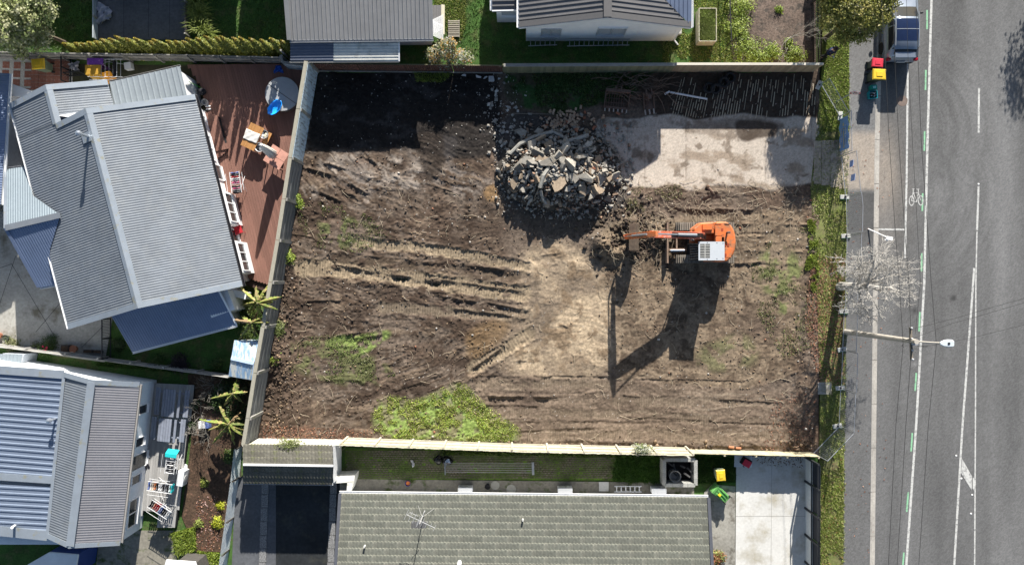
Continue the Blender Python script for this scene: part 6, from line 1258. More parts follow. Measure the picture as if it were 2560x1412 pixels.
for y in (-.18, .18): MB().tube([(.80, by + y, 1.15), (1.12, by + y, 2.1)], .06, 8).build('boom_cylinder', M_CYL, xc, local=True); MB().tube([(1.12, by + y, 2.1), (1.35, by + y, 2.66)], .035, 8).build('boom_rod', M_ROD, xc, local=True)
MB().tube([(3.75, by, 3.62), (4.30, by, 2.30)], .055, 8).build('bucket_cylinder', M_CYL, xc, local=True); MB().tube([(4.30, by, 2.30), (4.62, by, 1.55)], .03, 8).build('bucket_rod', M_ROD, xc, local=True)
MB().bar((4.62, by, 1.55), (4.50, by, 1.05), .18, .06).build('linkage', M_OR, xc, local=True)
for i in range(5): MB().tube([(.35, by - .12 + i * .06, 1.3), (.32, by - .10 + i * .06, 1.9), (.62, by - .1 + i * .05, 2.45), (.9, by - .08 + i * .04, 2.85), (1.6, by - .10 + i * .05, 3.10), (2.4, by - .12 + i * .05, 3.36)], .022, 5).build('hose', M_HOSE, xc, local=True)
bk = MB(); prof = [(4.32, 1.34), (3.98, 1.44), (3.76, 1.12), (3.72, .62), (3.86, .2), (4.06, .0), (4.1, .06), (3.95, .24), (3.84, .62), (3.87, 1.06), (4.02, 1.3), (4.28, 1.22)]
bk.loft([[(x, y, z_ + .02) for x, z_ in prof] for y in (by - .72, by + .72)]); bk.build('bucket', mat('dark_muddy_bucket', (.10, .075, .055), .85, var=.35, scale=6), xc, local=True)
for y in (by - .72, by + .72): MB().prism([(4.10, y - .03), (3.78, y - .03), (3.78, y + .03), (4.10, y + .03)], .15, 1.3, tops=[1.30, 1.15, 1.15, 1.30]).build('bucket_side', M_MUD, xc, local=True)
MB().bar((4.08, by - .72, .03), (4.08, by + .72, .03), .12, .03).build('cutting_edge', mat('worn_steel', (.42, .36, .31), .5, metal=.5), xc, local=True)
MB().tube([(4.45, by - .1, .95), (4.45, by + .1, .95)], .06, 8).build('pin', M_HOSE, xc, local=True); MB().tube([(-1.3, -.02, 1.3), (-1.42, -.02, 1.3)], .06, 8).build('tow_eye', M_OR, xc, local=True)
# spare attachments lying on the ground
sk = thing('skeleton_bucket', 'rusty skeleton bucket with bars lying near the top fence', 'excavator bucket', G(1541, 252), R(-5)); mR = mat('rusty_bucket_steel', (0.13, 0.085, 0.065), .8, var=.3, scale=7)
loc_box(sk, 'back_beam', (0, .42, .5), (1.35, .16, .22), mR); loc_box(sk, 'lip', (0, -.42, .08), (1.35, .12, .05), mR)
for x in (-.66, .66): MB().prism([(x - .02, -.45), (x + .02, -.45), (x + .02, .45), (x - .02, .45)], .05, .5, tops=[.12, .12, .6, .6]).build('side_plate', mR, sk, local=True)
for i in range(9): loc_tube(sk, 'bar', [(-.56 + i * .14, .40, .45), (-.56 + i * .14, .20, .08), (-.56 + i * .14, -.4, .06)], .022, mR, 5)
for z_, y in ((.07, -.15), (.07, .1), (.25, .3)): loc_tube(sk, 'cross_bar', [(-.66, y, z_), (.66, y, z_)], .02, mR, 5)
for i in range(6): loc_box(sk, 'tooth', (-.6 + i * .24, -.55, .07), (.07, .2, .05), mat('worn_steel', (0, 0, 0)))
for x in (-.15, .15): loc_box(sk, 'hanger', (x, .50, .55), (.06, .3, .2), mR)
gp_ = thing('grapple_bucket', 'narrow rusty digging bucket with steel teeth beside the skeleton bucket', 'excavator bucket', G(1620, 256), R(8))
MB().loft([[(x, y, z_) for y, z_ in ((.45, .55), (.5, .2), (.2, .02), (-.4, .02), (-.42, .08), (.15, .1), (.38, .3), (.35, .55))] for x in (-.28, .28)]).build('shell', mR, gp_, local=True)
for x in (-.28, .28): MB().prism([(x - .02, -.42), (x + .02, -.42), (x + .02, .45), (x - .02, .45)], .03, .5, tops=[.1, .1, .58, .58]).build('side_plate', mR, gp_, local=True); loc_box(gp_, 'hanger', (x * .5, .4, .62), (.06, .35, .25), mR)
for i in range(3): loc_box(gp_, 'tooth', (-.24 + i * .24, -.55, .06), (.08, .28, .06), MATS['worn_steel'])
loc_box(gp_, 'coupler', (0, .2, .6), (.2, .3, .14), mR)

# ---- parked car (local y forward = up the view)
car = thing('parked_car', 'silver blue hatchback with dark glass roof parked by the kerb', 'car', G(2237, 66, -.06)); M_PNT = mat('silver_blue_paint', (0.27, 0.31, 0.37), .25, metal=.5, var=.02, spec=.6); M_GLS = mat('car_glass', (0.012, 0.016, 0.022), .12, spec=.4)
secs = [(-2.17, .74, .35, .62, .66, .60), (-2.10, .83, .26, .80, .84, .66), (-1.92, .88, .22, .94, 1.14, .58), (-1.50, .90, .20, .98, 1.44, .60), (-.9, .90, .19, .98, 1.52, .63), (-.4, .90, .19, .96, 1.53, .64), (.02, .90, .19, .95, 1.46, .62), (.42, .90, .19, .94, 1.20, .66), (.76, .90, .19, .93, .98, .70), (1.6, .88, .2, .86, .89, .66), (1.95, .82, .24, .74, .78, .58), (2.12, .70, .30, .60, .63, .5), (2.17, .6, .36, .5, .53, .42)]
def ring(s_):
    y, w, zb, zs, zr, wr = s_; up = [(-w * .90, zb), (-w, zb + (zs - zb) * .30), (-w, zs - .14), (-w * .965, zs), (-(w * .3 + wr * .7), zs + (zr - zs) * .72), (-wr, zr - .02), (-wr * .5, zr + .012)]
    return [(x, y, z_) for x, z_ in up] + [(-x, y, z_) for x, z_ in reversed(up)]
bo = MB().loft([ring(s_) for s_ in secs]).build('body', M_PNT, car, local=True, smooth=True)
def lerp_sec(y):
    for a, b in zip(secs, secs[1:]):
        if a[0] <= y <= b[0]: t = (y - a[0]) / (b[0] - a[0]); return tuple(p + (q - p) * t for p, q in zip(a, b))
def skin_patch(name, ys, us, m, lift=.012, parent=None):
    """panel lying on the body: us are positions along the ring from side to side"""
    mb = MB(); V = []
    for y in ys:
        r_ = ring(lerp_sec(y))
        for u in us: i = min(int(u), 12); p = Vector(r_[i]).lerp(Vector(r_[i + 1]), u - i); n = Vector((p.x * .7, 0, max(.25, p.z - .8))).normalized(); V.append(p + n * lift + Vector((0, 0, lift * .4)))
    k = len(us); mb.add(V, [(j * k + i, j * k + i + 1, (j + 1) * k + i + 1, (j + 1) * k + i) for j in range(len(ys) - 1) for i in range(k - 1)]); o = mb.build(name, m, parent or car, local=True, smooth=True); return o
skin_patch('windscreen', [.10, .35, .62, .76], [4.6, 5.2, 6, 7, 7.8, 8.4], M_GLS); skin_patch('rear_window', [-2.0, -1.85, -1.66], [4.9, 5.4, 6, 7, 7.6, 8.1], M_GLS); skin_patch('sunroof', [-1.22, -.8, -.4, -.04], [5.15, 5.6, 6, 7, 7.4, 7.85], mat('glass_roof_dark', (0.012, 0.022, 0.06), .08, spec=.6))
for y in (-.62,): skin_patch('sunroof_bar', [y - .012, y + .012], [5.15, 6, 7, 7.85], mat('pale_trim', (.35, .38, .42), .4), lift=.02)
for us in ([3.25, 3.6, 4.0, 4.5], [9.5 - .0, 9.9, 10.3, 10.75] if False else [8.5, 9.0, 9.4, 9.75]):
    skin_patch('side_window', [-1.62, -1.2, -.42], us, M_GLS); skin_patch('side_window', [-.36, -.1, .25], us, M_GLS)
MB().box((0, -1.93, 1.26), (1.12, .30, .035)).build('spoiler', M_PNT, car, local=True, bevel=.012)
for x in (-.74, .74):
    MB().box((x, -2.06, .86), (.22, .16, .2), R(-12 if x > 0 else 12)).build('tail_light', mat('tail_light_red', (.35, .008, .02), .25), car, local=True, bevel=.03); MB().box((x * .92, 1.98, .68), (.3, .22, .12), R(20 if x < 0 else -20)).build('headlight', mat('headlight_glass', (.6, .63, .66), .1), car, local=True, bevel=.03)
    MB().ball((x * 1.33, .42, 1.02), .11, 8, 6, sq=(1, .6, .7)).build('mirror', M_BLACKM, car, local=True, smooth=True)
    for y in (-.15, -1.1): MB().box((x * 1.215, y, .82), (.03, .18, .03)).build('door_handle', mat('chrome_rod', (0, 0, 0)), car, local=True)
    MB().tube([(x * .86, -1.5, 1.49), (x * .86, .3, 1.50)], .018, 6).build('roof_rail', M_GALV, car, local=True)
    for y in (-1.32, 1.30):
        M9 = Matrix.Rotation(R(90), 3, 'Y'); wl_ = MB().lathe([(.20, -.11), (.32, -.11), (.33, 0), (.32, .11), (.20, .11)], 24, (x * 1.10, y, .33), M=M9).build('wheel', mat('black_rubber', (0, 0, 0)), car, local=True); MB().lathe([(.20, .08), (.05, .10)], 16, (x * 1.10, y, .33), M=M9 if x > 0 else Matrix.Rotation(R(-90), 3, 'Y')).build('rim', M_GALV, wl_, local=True)
MB().box((0, -2.10, .52), (1.5, .14, .3)).build('bumper', mat('lower_bumper', (.09, .10, .12), .5), car, local=True, bevel=.04); MB().box((0, -2.185, .72), (.46, .02, .12)).build('number_plate', mWh, car, local=True)

# ---- person standing on the verge
def skinned(name, verts, edges, radii, m, parent, sub=2, root=0):
    me = bpy.data.meshes.new(name); me.from_pydata(verts, edges, []); me.materials.append(m); o = bpy.data.objects.new(name, me); C.objects.link(o); o.parent = parent
    md = o.modifiers.new('skin', 'SKIN'); sv = me.skin_vertices[0].data if me.skin_vertices else None
    if sv is None:
        bm = bmesh.new(); bm.from_mesh(me); bm.verts.layers.skin.verify(); bm.to_mesh(me); bm.free(); sv = me.skin_vertices[0].data
    for i, r_ in enumerate(radii): sv[i].radius = (r_, r_) if not isinstance(r_, tuple) else r_; sv[i].use_root = (i == root)
    o.modifiers.new('sub', 'SUBSURF').levels = sub; o.modifiers['sub'].render_levels = sub; return o
ps = thing('person', 'person in navy hooded top and black trousers standing on the verge looking down', 'person', G(2058, 142, .02), R(200))
J = [(0, 0, .96), (0, .01, 1.20), (0, .02, 1.42), (0, .06, 1.52), (0, .10, 1.60), (0, .13, 1.70), (-.10, 0, .92), (-.11, .03, .50), (-.12, -.02, .09), (-.12, .12, .05), (.10, 0, .92), (.12, .08, .50), (.13, -.03, .09), (.13, .12, .05), (-.20, .02, 1.40), (-.25, .02, 1.13), (-.12, .24, 1.06), (-.05, .32, 1.08), (.20, .02, 1.40), (.25, .02, 1.13), (.12, .24, 1.06), (.05, .32, 1.08)]
E = [(0, 1), (1, 2), (2, 3), (3, 4), (4, 5), (0, 6), (6, 7), (7, 8), (8, 9), (0, 10), (10, 11), (11, 12), (12, 13), (2, 14), (14, 15), (15, 16), (16, 17), (2, 18), (18, 19), (19, 20), (20, 21)]
rad = [.15, .15, .15, .06, .09, .085, .095, .065, .045, .04, .095, .065, .045, .04, .06, .05, .035, .035, .06, .05, .035, .035]
m_skin = mat('skin', (.46, .26, .18), .6, var=.04); skinned('body', J, E, rad, m_skin, ps)
skinned('hooded_top', [J[0], J[1], J[2], (0, .0, 1.50), J[14], J[15], (-.14, .21, 1.06), J[18], J[19], (.14, .21, 1.06)], [(0, 1), (1, 2), (2, 3), (2, 4), (4, 5), (5, 6), (2, 7), (7, 8), (8, 9)], [.175, .175, .18, .11, .085, .07, .055, .085, .07, .055], mat('navy_cotton', (.012, .022, .06), .9), ps)
skinned('trousers', [(0, 0, .99), J[6], J[7], (J[8][0], J[8][1], .10), J[10], J[11], (J[12][0], J[12][1], .10)], [(0, 1), (1, 2), (2, 3), (0, 4), (4, 5), (5, 6)], [.165, .115, .085, .07, .115, .085, .07], mat('black_trousers', (.014, .014, .016), .9), ps)
MB().ball((0, .075, 1.66), .118, 12, 8, sq=(.92, 1.05, 1.08)).build('hair', mat('dark_brown_hair', (.035, .02, .014), .7), ps, local=True, smooth=True)
for x in (-.12, .13): MB().ball((x, .05, .05), .07, 10, 6, sq=(.75, 2.0, .75)).build('shoe', mBl, ps, local=True, smooth=True)
MB().box((0, .36, 1.10), (.07, .14, .012)).build('phone', mat('pale_phone', (.45, .47, .5), .3), ps, local=True)

# ---- temporary mesh fencing on feet
def temp_fence(label, a, b, h, sag=0.0):
    a, b = G(*a, .06), G(*b, .06); t = thing('temporary_fence', label, 'fence', a, 0, 'temporary mesh fence panels along the verge'); Z = Vector((0, 0, h)); d = (b - a)
    for p in (a, b): MB().tube([p, p + Z], .022, 6).build('upright', M_GALV, t)
    m1 = (a + b) / 2 + Vector((sag, 0, 0))
    MB().tube([a + Z, a + d * .33 + Z + Vector((sag * .8, 0, 0)), b + Z], .020, 6).build('top_rail', M_GALV, t); MB().tube([a + Vector((0, 0, .08)), b + Vector((0, 0, .08))], .020, 6).build('bottom_rail', M_GALV, t)
    w = MB(); n = int(d.length / .10)
    for i in range(1, n): p = a + d * i / n; w.bar(p + Vector((0, 0, .1)), p + Z, .004, .004)
    for i in range(1, int(h / .15)): w.bar(a + Vector((0, 0, i * .15)), b + Vector((0, 0, i * .15)), .004, .004)
    w.build('mesh_wires', M_GALV, t)['kind'] = 'stuff'; return t
temp_fence('uppermost temporary mesh fence panel standing across the verge by the no parking sign', (2050, 212), (2097, 292), 1.25)
tf = temp_fence('temporary mesh fence panel carrying the blue banner', (2098, 292), (2100, 388), 1.5)
t3 = temp_fence('temporary mesh fence panel with two small blue signs across the site entrance', (2101, 393), (2111, 490), 2.0)
temp_fence('temporary mesh fence panel just below the site entrance', (2113, 492), (2115, 586), 2.0, .07); temp_fence('temporary mesh fence panel beneath the bare tree', (2115, 590), (2113, 690), 1.9); temp_fence('temporary mesh fence panel between bare tree and power pole', (2113, 693), (2110, 776), 1.6)
temp_fence('temporary mesh fence panel passing the foot of the power pole', (2108, 780), (2104, 872), 1.8); temp_fence('temporary mesh fence panel below the power pole', (2104, 875), (2101, 968), 2.0); temp_fence('temporary mesh fence panel along the lower footpath', (2099, 971), (2095, 1062), 2.0); temp_fence('lowest temporary mesh fence panel slanting back to the corner', (2094, 1066), (2032, 1131), 2.0)
m_ft = mat('fence_foot_concrete', (.50, .50, .47), .85, var=.15); m_ftg = mat('fence_foot_green', (.02, .20, .07), .6)
for i, (x, y, rz, lab) in enumerate([(2046, 214, 65, 'uppermost fence foot on the shaded verge'), (2099, 291, 85, 'fence foot at the upper end of the blue banner'), (2110, 493, 0, 'fence foot just below the site entrance'), (2113, 590, 5, 'fence foot under the top of the bare tree'), (2108, 778, 0, 'fence foot above the power pole base'), (2104, 873, 10, 'fence foot below the power pole base'), (2099, 969, 5, 'fence foot on the small concrete pad'), (2092, 1064, 10, 'lowest fence foot near the corner')]):
    t = thing('fence_foot', 'pale block ' + lab, 'fence foot', G(x, y, .02), R(rz), 'fence feet along the verge'); loc_box(t, 'block', (0, 0, .05), (.50, .24, .10), m_ft, bevel=.015); loc_box(t, 'edge', (0, -.125, .05), (.46, .02, .08), m_ftg); loc_box(t, 'sleeve', (0, 0, .13), (.07, .07, .06), M_DARK)
# banner with rows of white and yellow lettering (seen from behind, too faint to read) and two small signs
ba = thing('banner', 'blue banner with white and yellow lettering tied to the mesh fence', 'banner', G(2099, 300)); m_bn = mat('blue_banner_vinyl', (.24, .42, .72), .5, var=.08, big=.1); p0, p1 = G(2097, 300, 0), G(2099, 380, 0); V = []; n = 16
for j, z_ in enumerate((.14, .5, .9, 1.28)):
    for i in range(n + 1): q = p0.lerp(p1, i / n); V.append((q.x - .03 + .03 * math.sin(i * 1.1 + j), q.y, z_ + (.03 * math.sin(i * .9) if j in (0, 3) else 0) - (.12 * max(0, i / n - .93) / .07 if j == 3 else 0)))
o = MB().add(V, [(j * (n + 1) + i, j * (n + 1) + i + 1, (j + 1) * (n + 1) + i + 1, (j + 1) * (n + 1) + i) for j in range(3) for i in range(n)]).build('sheet', m_bn, ba); o.modifiers.new('th', 'SOLIDIFY').thickness = .006
for j, (z_, hgt, i0, i1, m) in enumerate([(.98, .12, 22, 70, 'banner_white'), (.72, .16, 16, 74, 'banner_yellow'), (.42, .14, 28, 60, 'banner_white')]):
    mm = mat(m, (.55, .58, .62) if 'white' in m else (.55, .50, .28), .6); y = i0
    while y < i1: w = rnd.uniform(2.5, 5); MB().box(G(2097.6 + y * .022 - 3.2, 300 + y, z_), (.012, w / S, hgt * rnd.uniform(.7, 1)), 0).build('lettering', mm, ba); y += w + rnd.choice([1.2, 1.2, 3.5])
for lab, y, hh in [('upper small blue sign on the mesh fence at the entrance', 418, .42), ('lower small blue sign on the mesh fence at the entrance', 452, .5)]:
    x = 2101 + (y - 393) * .103; t = thing('small_sign', lab, 'sign', G(x, y, 1.3)); MB().box(G(x - .8, y, 1.35), (.012, .36, hh), R(-6)).build('board', mat('pale_blue_sign', (.34, .46, .80), .5), t)
# no parking sign on a post
sg = thing('parking_sign', 'round no parking sign with red ring on a grey post beside the mesh fence', 'sign', G(2090, 255)); tp_ = P(2133, 233, 2.25); MB().tube([G(2090, 255, 0), G(2091.5, 254, 2.35)], .03, 8).build('post', M_GALV, sg)
rz_ = Matrix.Rotation(R(-6), 3, 'Z'); c_ = G(2091.5, 253.5, 2.12) + Vector((0.12, -.04, 0)); MF = rz_ @ Matrix.Rotation(R(90), 3, 'X')
MB().lathe([(.27, 0), (.27, .012)], 28, c_, M=MF).build('disc', mat('sign_white', (.7, .7, .7), .4), sg); MB().lathe([(.27, .013), (.27, .018), (.215, .018), (.215, .013)], 28, c_, M=MF, cap=False).build('red_ring', mat('sign_red', (.55, .02, .03), .4), sg)
MB().box(c_ + rz_ @ Vector((0, -.016, 0)), (.30, .004, .025), M=rz_ @ Matrix.Rotation(R(45), 3, 'Y')).build('red_bar', MATS['sign_red'], sg); lp = MB(); lp.box(c_ + rz_ @ Vector((-.06, -.0145, 0)), (.045, .004, .25), M=rz_); lp.box(c_ + rz_ @ Vector((.01, -.0145, .10)), (.12, .004, .045), M=rz_); lp.box(c_ + rz_ @ Vector((.01, -.0145, 0)), (.12, .004, .045), M=rz_); lp.box(c_ + rz_ @ Vector((.06, -.0145, .05)), (.045, .004, .12), M=rz_); lp.build('letter_p', M_BLACKM, sg)
ls = thing('leaning_sign', 'white sign post with small plate leaning over the kerb by the bare tree', 'sign', P(2170, 572, 0)); MB().tube([P(2170, 572, .03), P(2221, 595, .95)], .035, 8).build('post', mWh, ls); MB().box(P(2224, 596, .97), (.36, .20, .03), R(-10)).build('plate', mWh, ls, bevel=.01); MB().box(P(2216, 600, .93), (.20, .08, .03), R(-20)).build('lower_plate', mWh, ls)

# ---- power pole, cross arm, street light and lines
pp = thing('power_pole', 'weathered timber power pole with cross arm and street light over the road', 'power pole', G(2113, 829)); m_pole = mat('silvered_pole', (.42, .39, .34), .85, var=.25, scale=6, stretch=(8, 8, .6)); HT = 7.7
pb, pt = G(2113, 829, 0), G(2115, 828, HT)
MB().tube([pb, pb.lerp(pt, .5), pt], [.155, .135, .115], 12).build('pole', m_pole, pp); MB().tube([pb + Vector((.14, -.08, .3)), pb.lerp(pt, .75) + Vector((.12, -.09, 0))], .035, 6).build('cable_guard', mat('grey_conduit', (.2, .2, .2), .7), pp)
a, b = P(2276, 818, 7.25), P(2279, 899, 7.25); am = (a + b) / 2; MB().bar(a, b, .10, .10).build('cross_arm', mat('arm_timber', (.22, .19, .15), .85), pp); MB().bar(Vector((pt.x, am.y, 7.3)), Vector((pt.x + .25, am.y, 7.3)), .14, .12).build('arm_bracket', M_GALV, pp)
MB().tube([pt + Vector((0, 0, -.25)), P(2330, 856, 7.6), P(2352, 857, 7.7)], .035, 8).build('lamp_arm', m_pole, pp)
lh = P(2369, 858, 7.75); MB().loft([[(lh.x + dx, lh.y + w * s_, lh.z + z_) for s_, z_ in ((-1, -.03), (1, -.03), (.8, .07), (-.8, .07))] for dx, w in [(-.36, .05), (-.2, .14), (0, .18), (.22, .17), (.27, .13)]]).build('lamp_head', mat('lamp_pale_blue', (.58, .64, .68), .35), pp, bevel=.01); MB().box((lh.x + .02, lh.y, lh.z + .085), (.10, .10, .02)).build('photocell', M_BLACKM, pp)
for i in range(5): q = a.lerp(b, [.02, .35, .5, .7, .98][i]); MB().lathe([(.03, .05), (.05, .08), (.03, .12), (.045, .15), (.02, .19)], 10, q).build('insulator', mat('insulator_grey', (.45, .46, .48), .3), pp)
for p, q in [((2258, 846, 7.2), (2278, 852, 7.4)), ((2260, 868, 7.1), (2258, 860, 7.3)), ((2294, 864, 7.3), (2318, 866, 7.3)), ((2282, 870, 7.2), (2290, 880, 7.1))]: MB().tube([P(*p), (P(*p) + P(*q)) / 2 + Vector((0, 0, -.15)), P(*q)], .015, 5).build('jumper', M_BLACKM, pp)
def wire(label, pts, r=.011):
    pts3 = [P(*p) for p in pts]; o = MB().tube(pts3, r, 5).build('power_line', mat('power_cable', (.03, .03, .03), .7)); tag(o, label, 'power line', 'overhead lines along the street')
wire('leftmost overhead power line along the kerb side of the street', [(2200, -60, 6.9), (2213, 150, 6.9), (2223, 353, 6.95), (2237, 560, 7.0), (2248, 706, 7.1), (2258, 860, 7.3), (2240, 1059, 7.1), (2221, 1412, 6.9), (2214, 1560, 6.9)])
wire('second overhead power line from the kerb', [(2228, -60, 6.9), (2237, 150, 6.9), (2247, 353, 6.95), (2262, 580, 7.0), (2272, 706, 7.1), (2277, 822, 7.35), (2278, 880, 7.35), (2265, 1059, 7.1), (2243, 1412, 6.9), (2235, 1560, 6.9)])
wire('pale overhead line crossing above the parked car', [(2265, -60, 6.8), (2269, 120, 6.8), (2281, 353, 6.9), (2293, 560, 7.0), (2301, 706, 7.1), (2288, 835, 7.3)], .009)
wire('outermost overhead power line over the cycle lane', [(2288, -60, 6.9), (2295, 140, 6.9), (2303, 353, 6.95), (2318, 560, 7.0), (2328, 706, 7.1), (2341, 860, 7.2), (2321, 1059, 7.1), (2297, 1412, 6.9), (2290, 1560, 6.9)])
wire('service line slanting up over the road from the cross arm', [(2280, 822, 7.3), (2390, 795, 7.1), (2480, 768, 7.2), (2600, 735, 7.4)], .010); wire('service line slanting over the road from the pole top', [(2282, 846, 7.3), (2380, 808, 7.1), (2440, 792, 7.2), (2600, 745, 7.4)], .010); wire('lowest service line slanting over the road past the lamp', [(2300, 868, 7.2), (2430, 844, 7.0), (2600, 802, 7.2)], .010)
pad = MB().prism([G(2044, 955), G(2078, 955), G(2078, 985), G(2044, 985)], .0, .06).build('concrete_pad', m_conc); tag(pad, 'small square concrete pad on the lower verge', 'concrete pad')
# ================================================================ RUBBLE AND DEBRIS ON THE SITE
m_cr = mat('broken_concrete', (0.355, 0.33, 0.285), .92, var=.25, scale=9, big=.15, bump=.6, bumpscale=30, rand=.28, stain=((0.20, 0.18, 0.15), 2.5, .58, .08))
m_brick = mat('pale_old_brick', (0.42, 0.30, 0.21), .9, var=.2, scale=9, rand=.25); m_rbrick = mat('red_old_brick', (0.34, 0.14, 0.08), .9, var=.2, rand=.2)
def chunk_mesh(seed, flat, m, name='concrete_chunk'):
    r_ = np.random.default_rng(seed); n = int(r_.integers(5, 8)); a = np.sort(r_.uniform(0, 2 * np.pi, n) * .35 + np.arange(n) / n * 2 * np.pi * .98); rr = r_.uniform(.36, .56, n)
    bm = bmesh.new(); 
    for z_ in (-flat / 2, flat / 2):
        for i in range(n): k = 1 + r_.uniform(-.10, .10); bm.verts.new((rr[i] * k * math.cos(a[i]), rr[i] * k * math.sin(a[i]) * .8, z_ * r_.uniform(.8, 1.2)))
    bmesh.ops.convex_hull(bm, input=bm.verts); bmesh.ops.delete(bm, geom=[v for v in bm.verts if not v.link_faces], context='VERTS')
    me = bpy.data.meshes.new(name); bm.to_mesh(me); bm.free(); me.materials.append(m); return me
m_cr2 = mat('dark_stained_concrete', (0.20, 0.185, 0.16), .92, var=.3, scale=8, bump=.6, bumpscale=30, rand=.3); m_cr3 = mat('brown_dusted_concrete', (0.30, 0.235, 0.17), .92, var=.3, scale=8, bump=.6, bumpscale=30, rand=.25)
CH = [chunk_mesh(100 + i, rnd.choice([.14, .2, .30, .45]), [m_cr, m_cr, m_cr2, m_cr, m_cr3][i % 5]) for i in range(26)]; BR = [MB().box((0, 0, 0), (.23, .11, .075)).mesh('brick', m_brick), MB().box((0, 0, 0), (.23, .11, .075)).mesh('brick', m_rbrick)]
def pile_z(x, y):
    d = ((x - 1398) / 158) ** 2 + ((y - 432) / (100 if y > 432 else 118)) ** 2; q = max(0.0, 1 - d)
    return 1.3 * q ** .8
rp = thing('rubble_pile', 'heap of broken grey concrete slabs and blocks on the cleared site', 'rubble pile', G(1398, 432))
ys, xs = np.mgrid[300:560:4.0, 1225:1580:4.0]; zz = np.vectorize(pile_z)(xs, ys) * .86 + .14 * (fb(xs / 10, ys / 10, 401, 4) - .5) - .05
Vp = np.stack([(xs - 1280) / S, (706 - ys) / S, zz], -1).reshape(-1, 3); ix = np.arange(xs.size).reshape(xs.shape); kp = (zz[:-1, :-1] > -.02)
cp = (np.array((.075, .066, .056)) * (.5 + 1.0 * fb(xs / 7, ys / 7, 411, 4))[..., None]).reshape(-1, 3)
np_mesh('rubble_fines', Vp, np.stack([ix[1:, :-1][kp], ix[1:, 1:][kp], ix[:-1, 1:][kp], ix[:-1, :-1][kp]], -1), m_soil, rp, col=cp)
nchunk = 0; placed = []
def put_chunk(x, y, s_, tilt, me=None, dz=0., rz=None):
    z_ = max(pile_z(x, y), soil_z(x, y) if 1230 < x < 1600 and y < 560 else 0) + dz
    o = piece('concrete_chunk', me or rnd.choice(CH), rp, G(x, y, z_), (rnd.gauss(0, tilt), rnd.gauss(0, tilt), rnd.uniform(0, 6.28) if rz is None else rz), (s_, s_ * rnd.uniform(.4, 1), s_ * rnd.uniform(.5, 1))); return o
# the slabs one can single out, then the rest of the heap
for x, y, s_, rz, tx, ty in [(1322, 408, 1.0, .2, .10, .02), (1393, 465, 1.15, 1.3, -.25, .05), (1428, 456, .75, .2, .0, .1), (1300, 338, .95, .6, .1, .1), (1452, 378, .75, .9, .1, .15), (1280, 360, .75, 2, .1, 0), (1400, 385, .7, 2.6, .3, .2), (1326, 370, .85, 1.2, .35, -.1), (1432, 410, .6, .4, -.2, .3), (1470, 430, .7, 1.9, .2, .0), (1450, 472, .6, .8, .1, -.2), (1348, 330, .6, .2, .2, .2), (1416, 478, .55, .5, .2, .2), (1370, 372, .7, 1.5, .3, .0), (1490, 405, .7, 1.2, .5, .0), (1308, 455, .6, .5, .1, .3), (1500, 455, .5, .1, 0, .1), (1520, 450, .5, .7, .1, .1), (1543, 452, .45, .0, .05, .1), (1480, 480, .6, 1.4, .2, .2), (1562, 470, .36, .3, .1, .2), (1348, 425, .55, 2.7, .2, .3), (1405, 412, .65, 2.5, .2, -.3), (1268, 418, .6, .6, .1, .3)]:
    o = put_chunk(x, y, s_, 0, CH[(int(x) * 7 + int(y)) % 26], .10, rz); o.rotation_euler = (tx, ty, rz); o.scale = (s_, s_ * .9, s_ * .55)
for i in range(268):
    t = rnd.random()
    while True:
        x, y = rnd.uniform(1240, 1575), rnd.uniform(305, 545)
        if pile_z(x, y) > .02 or rnd.random() < .12: break
    c_ = pile_z(x, y) / 1.3; s_ = (.16 + .80 * rnd.random() ** 2.0) * (.6 + .6 * c_); put_chunk(x, y, s_, .55, dz=.04 + .10 * s_)
for i in range(110):
    x, y = rnd.gauss(1425, 34), rnd.gauss(303, 17)
    if rnd.random() < .12: x, y = rnd.uniform(1440, 1560), rnd.uniform(400, 500)
    piece('brick', BR[1 if rnd.random() < .14 else 0], rp, G(x, y, pile_z(x, y) + .06 + rnd.uniform(0, .08)), (rnd.gauss(0, .3), rnd.gauss(0, .3), rnd.uniform(0, 6.28)), (rnd.uniform(.6, 1.05),) + (1.0, 1.0))
m_beam = mat('old_kerb_beam', (.30, .29, .26), .92, var=.3, scale=7)
for pts, w in [([(1275, 385, .75), (1300, 360, .8), (1335, 342, .85), (1383, 329, .8)], .17), ([(1384, 330, .8), (1402, 340, .8), (1420, 352, .75)], .14), ([(1400, 358, .95), (1440, 348, .95), (1470, 338, .7)], .20), ([(1350, 470, 1.35), (1358, 440, 1.45), (1372, 420, 1.3)], .18), ([(1352, 476, 1.2), (1356, 495, .9), (1366, 510, .75)], .13), ([(1450, 375, .9), (1468, 358, .8)], .14), ([(1285, 420, .7), (1268, 432, .5)], .12)]: MB().tube([P(*p) for p in pts], w * .62, 6).build('concrete_beam', m_beam, rp)
mw_ = mat('rusty_wire', (.22, .19, .15), .8); 
for pts in [[(1352, 440, 1.5), (1350, 465, 1.4), (1338, 490, 1.0), (1335, 500, .8)], [(1376, 388, 1.5), (1395, 412, 1.55)], [(1370, 412, 1.5), (1400, 396, 1.6)], [(1280, 284, .1), (1380, 286, .1)], [(1330, 505, .6), (1348, 490, .9), (1345, 480, 1.0)]]: MB().tube([P(*p) for p in pts], .018, 5).build('reinforcing_wire', mw_, rp)
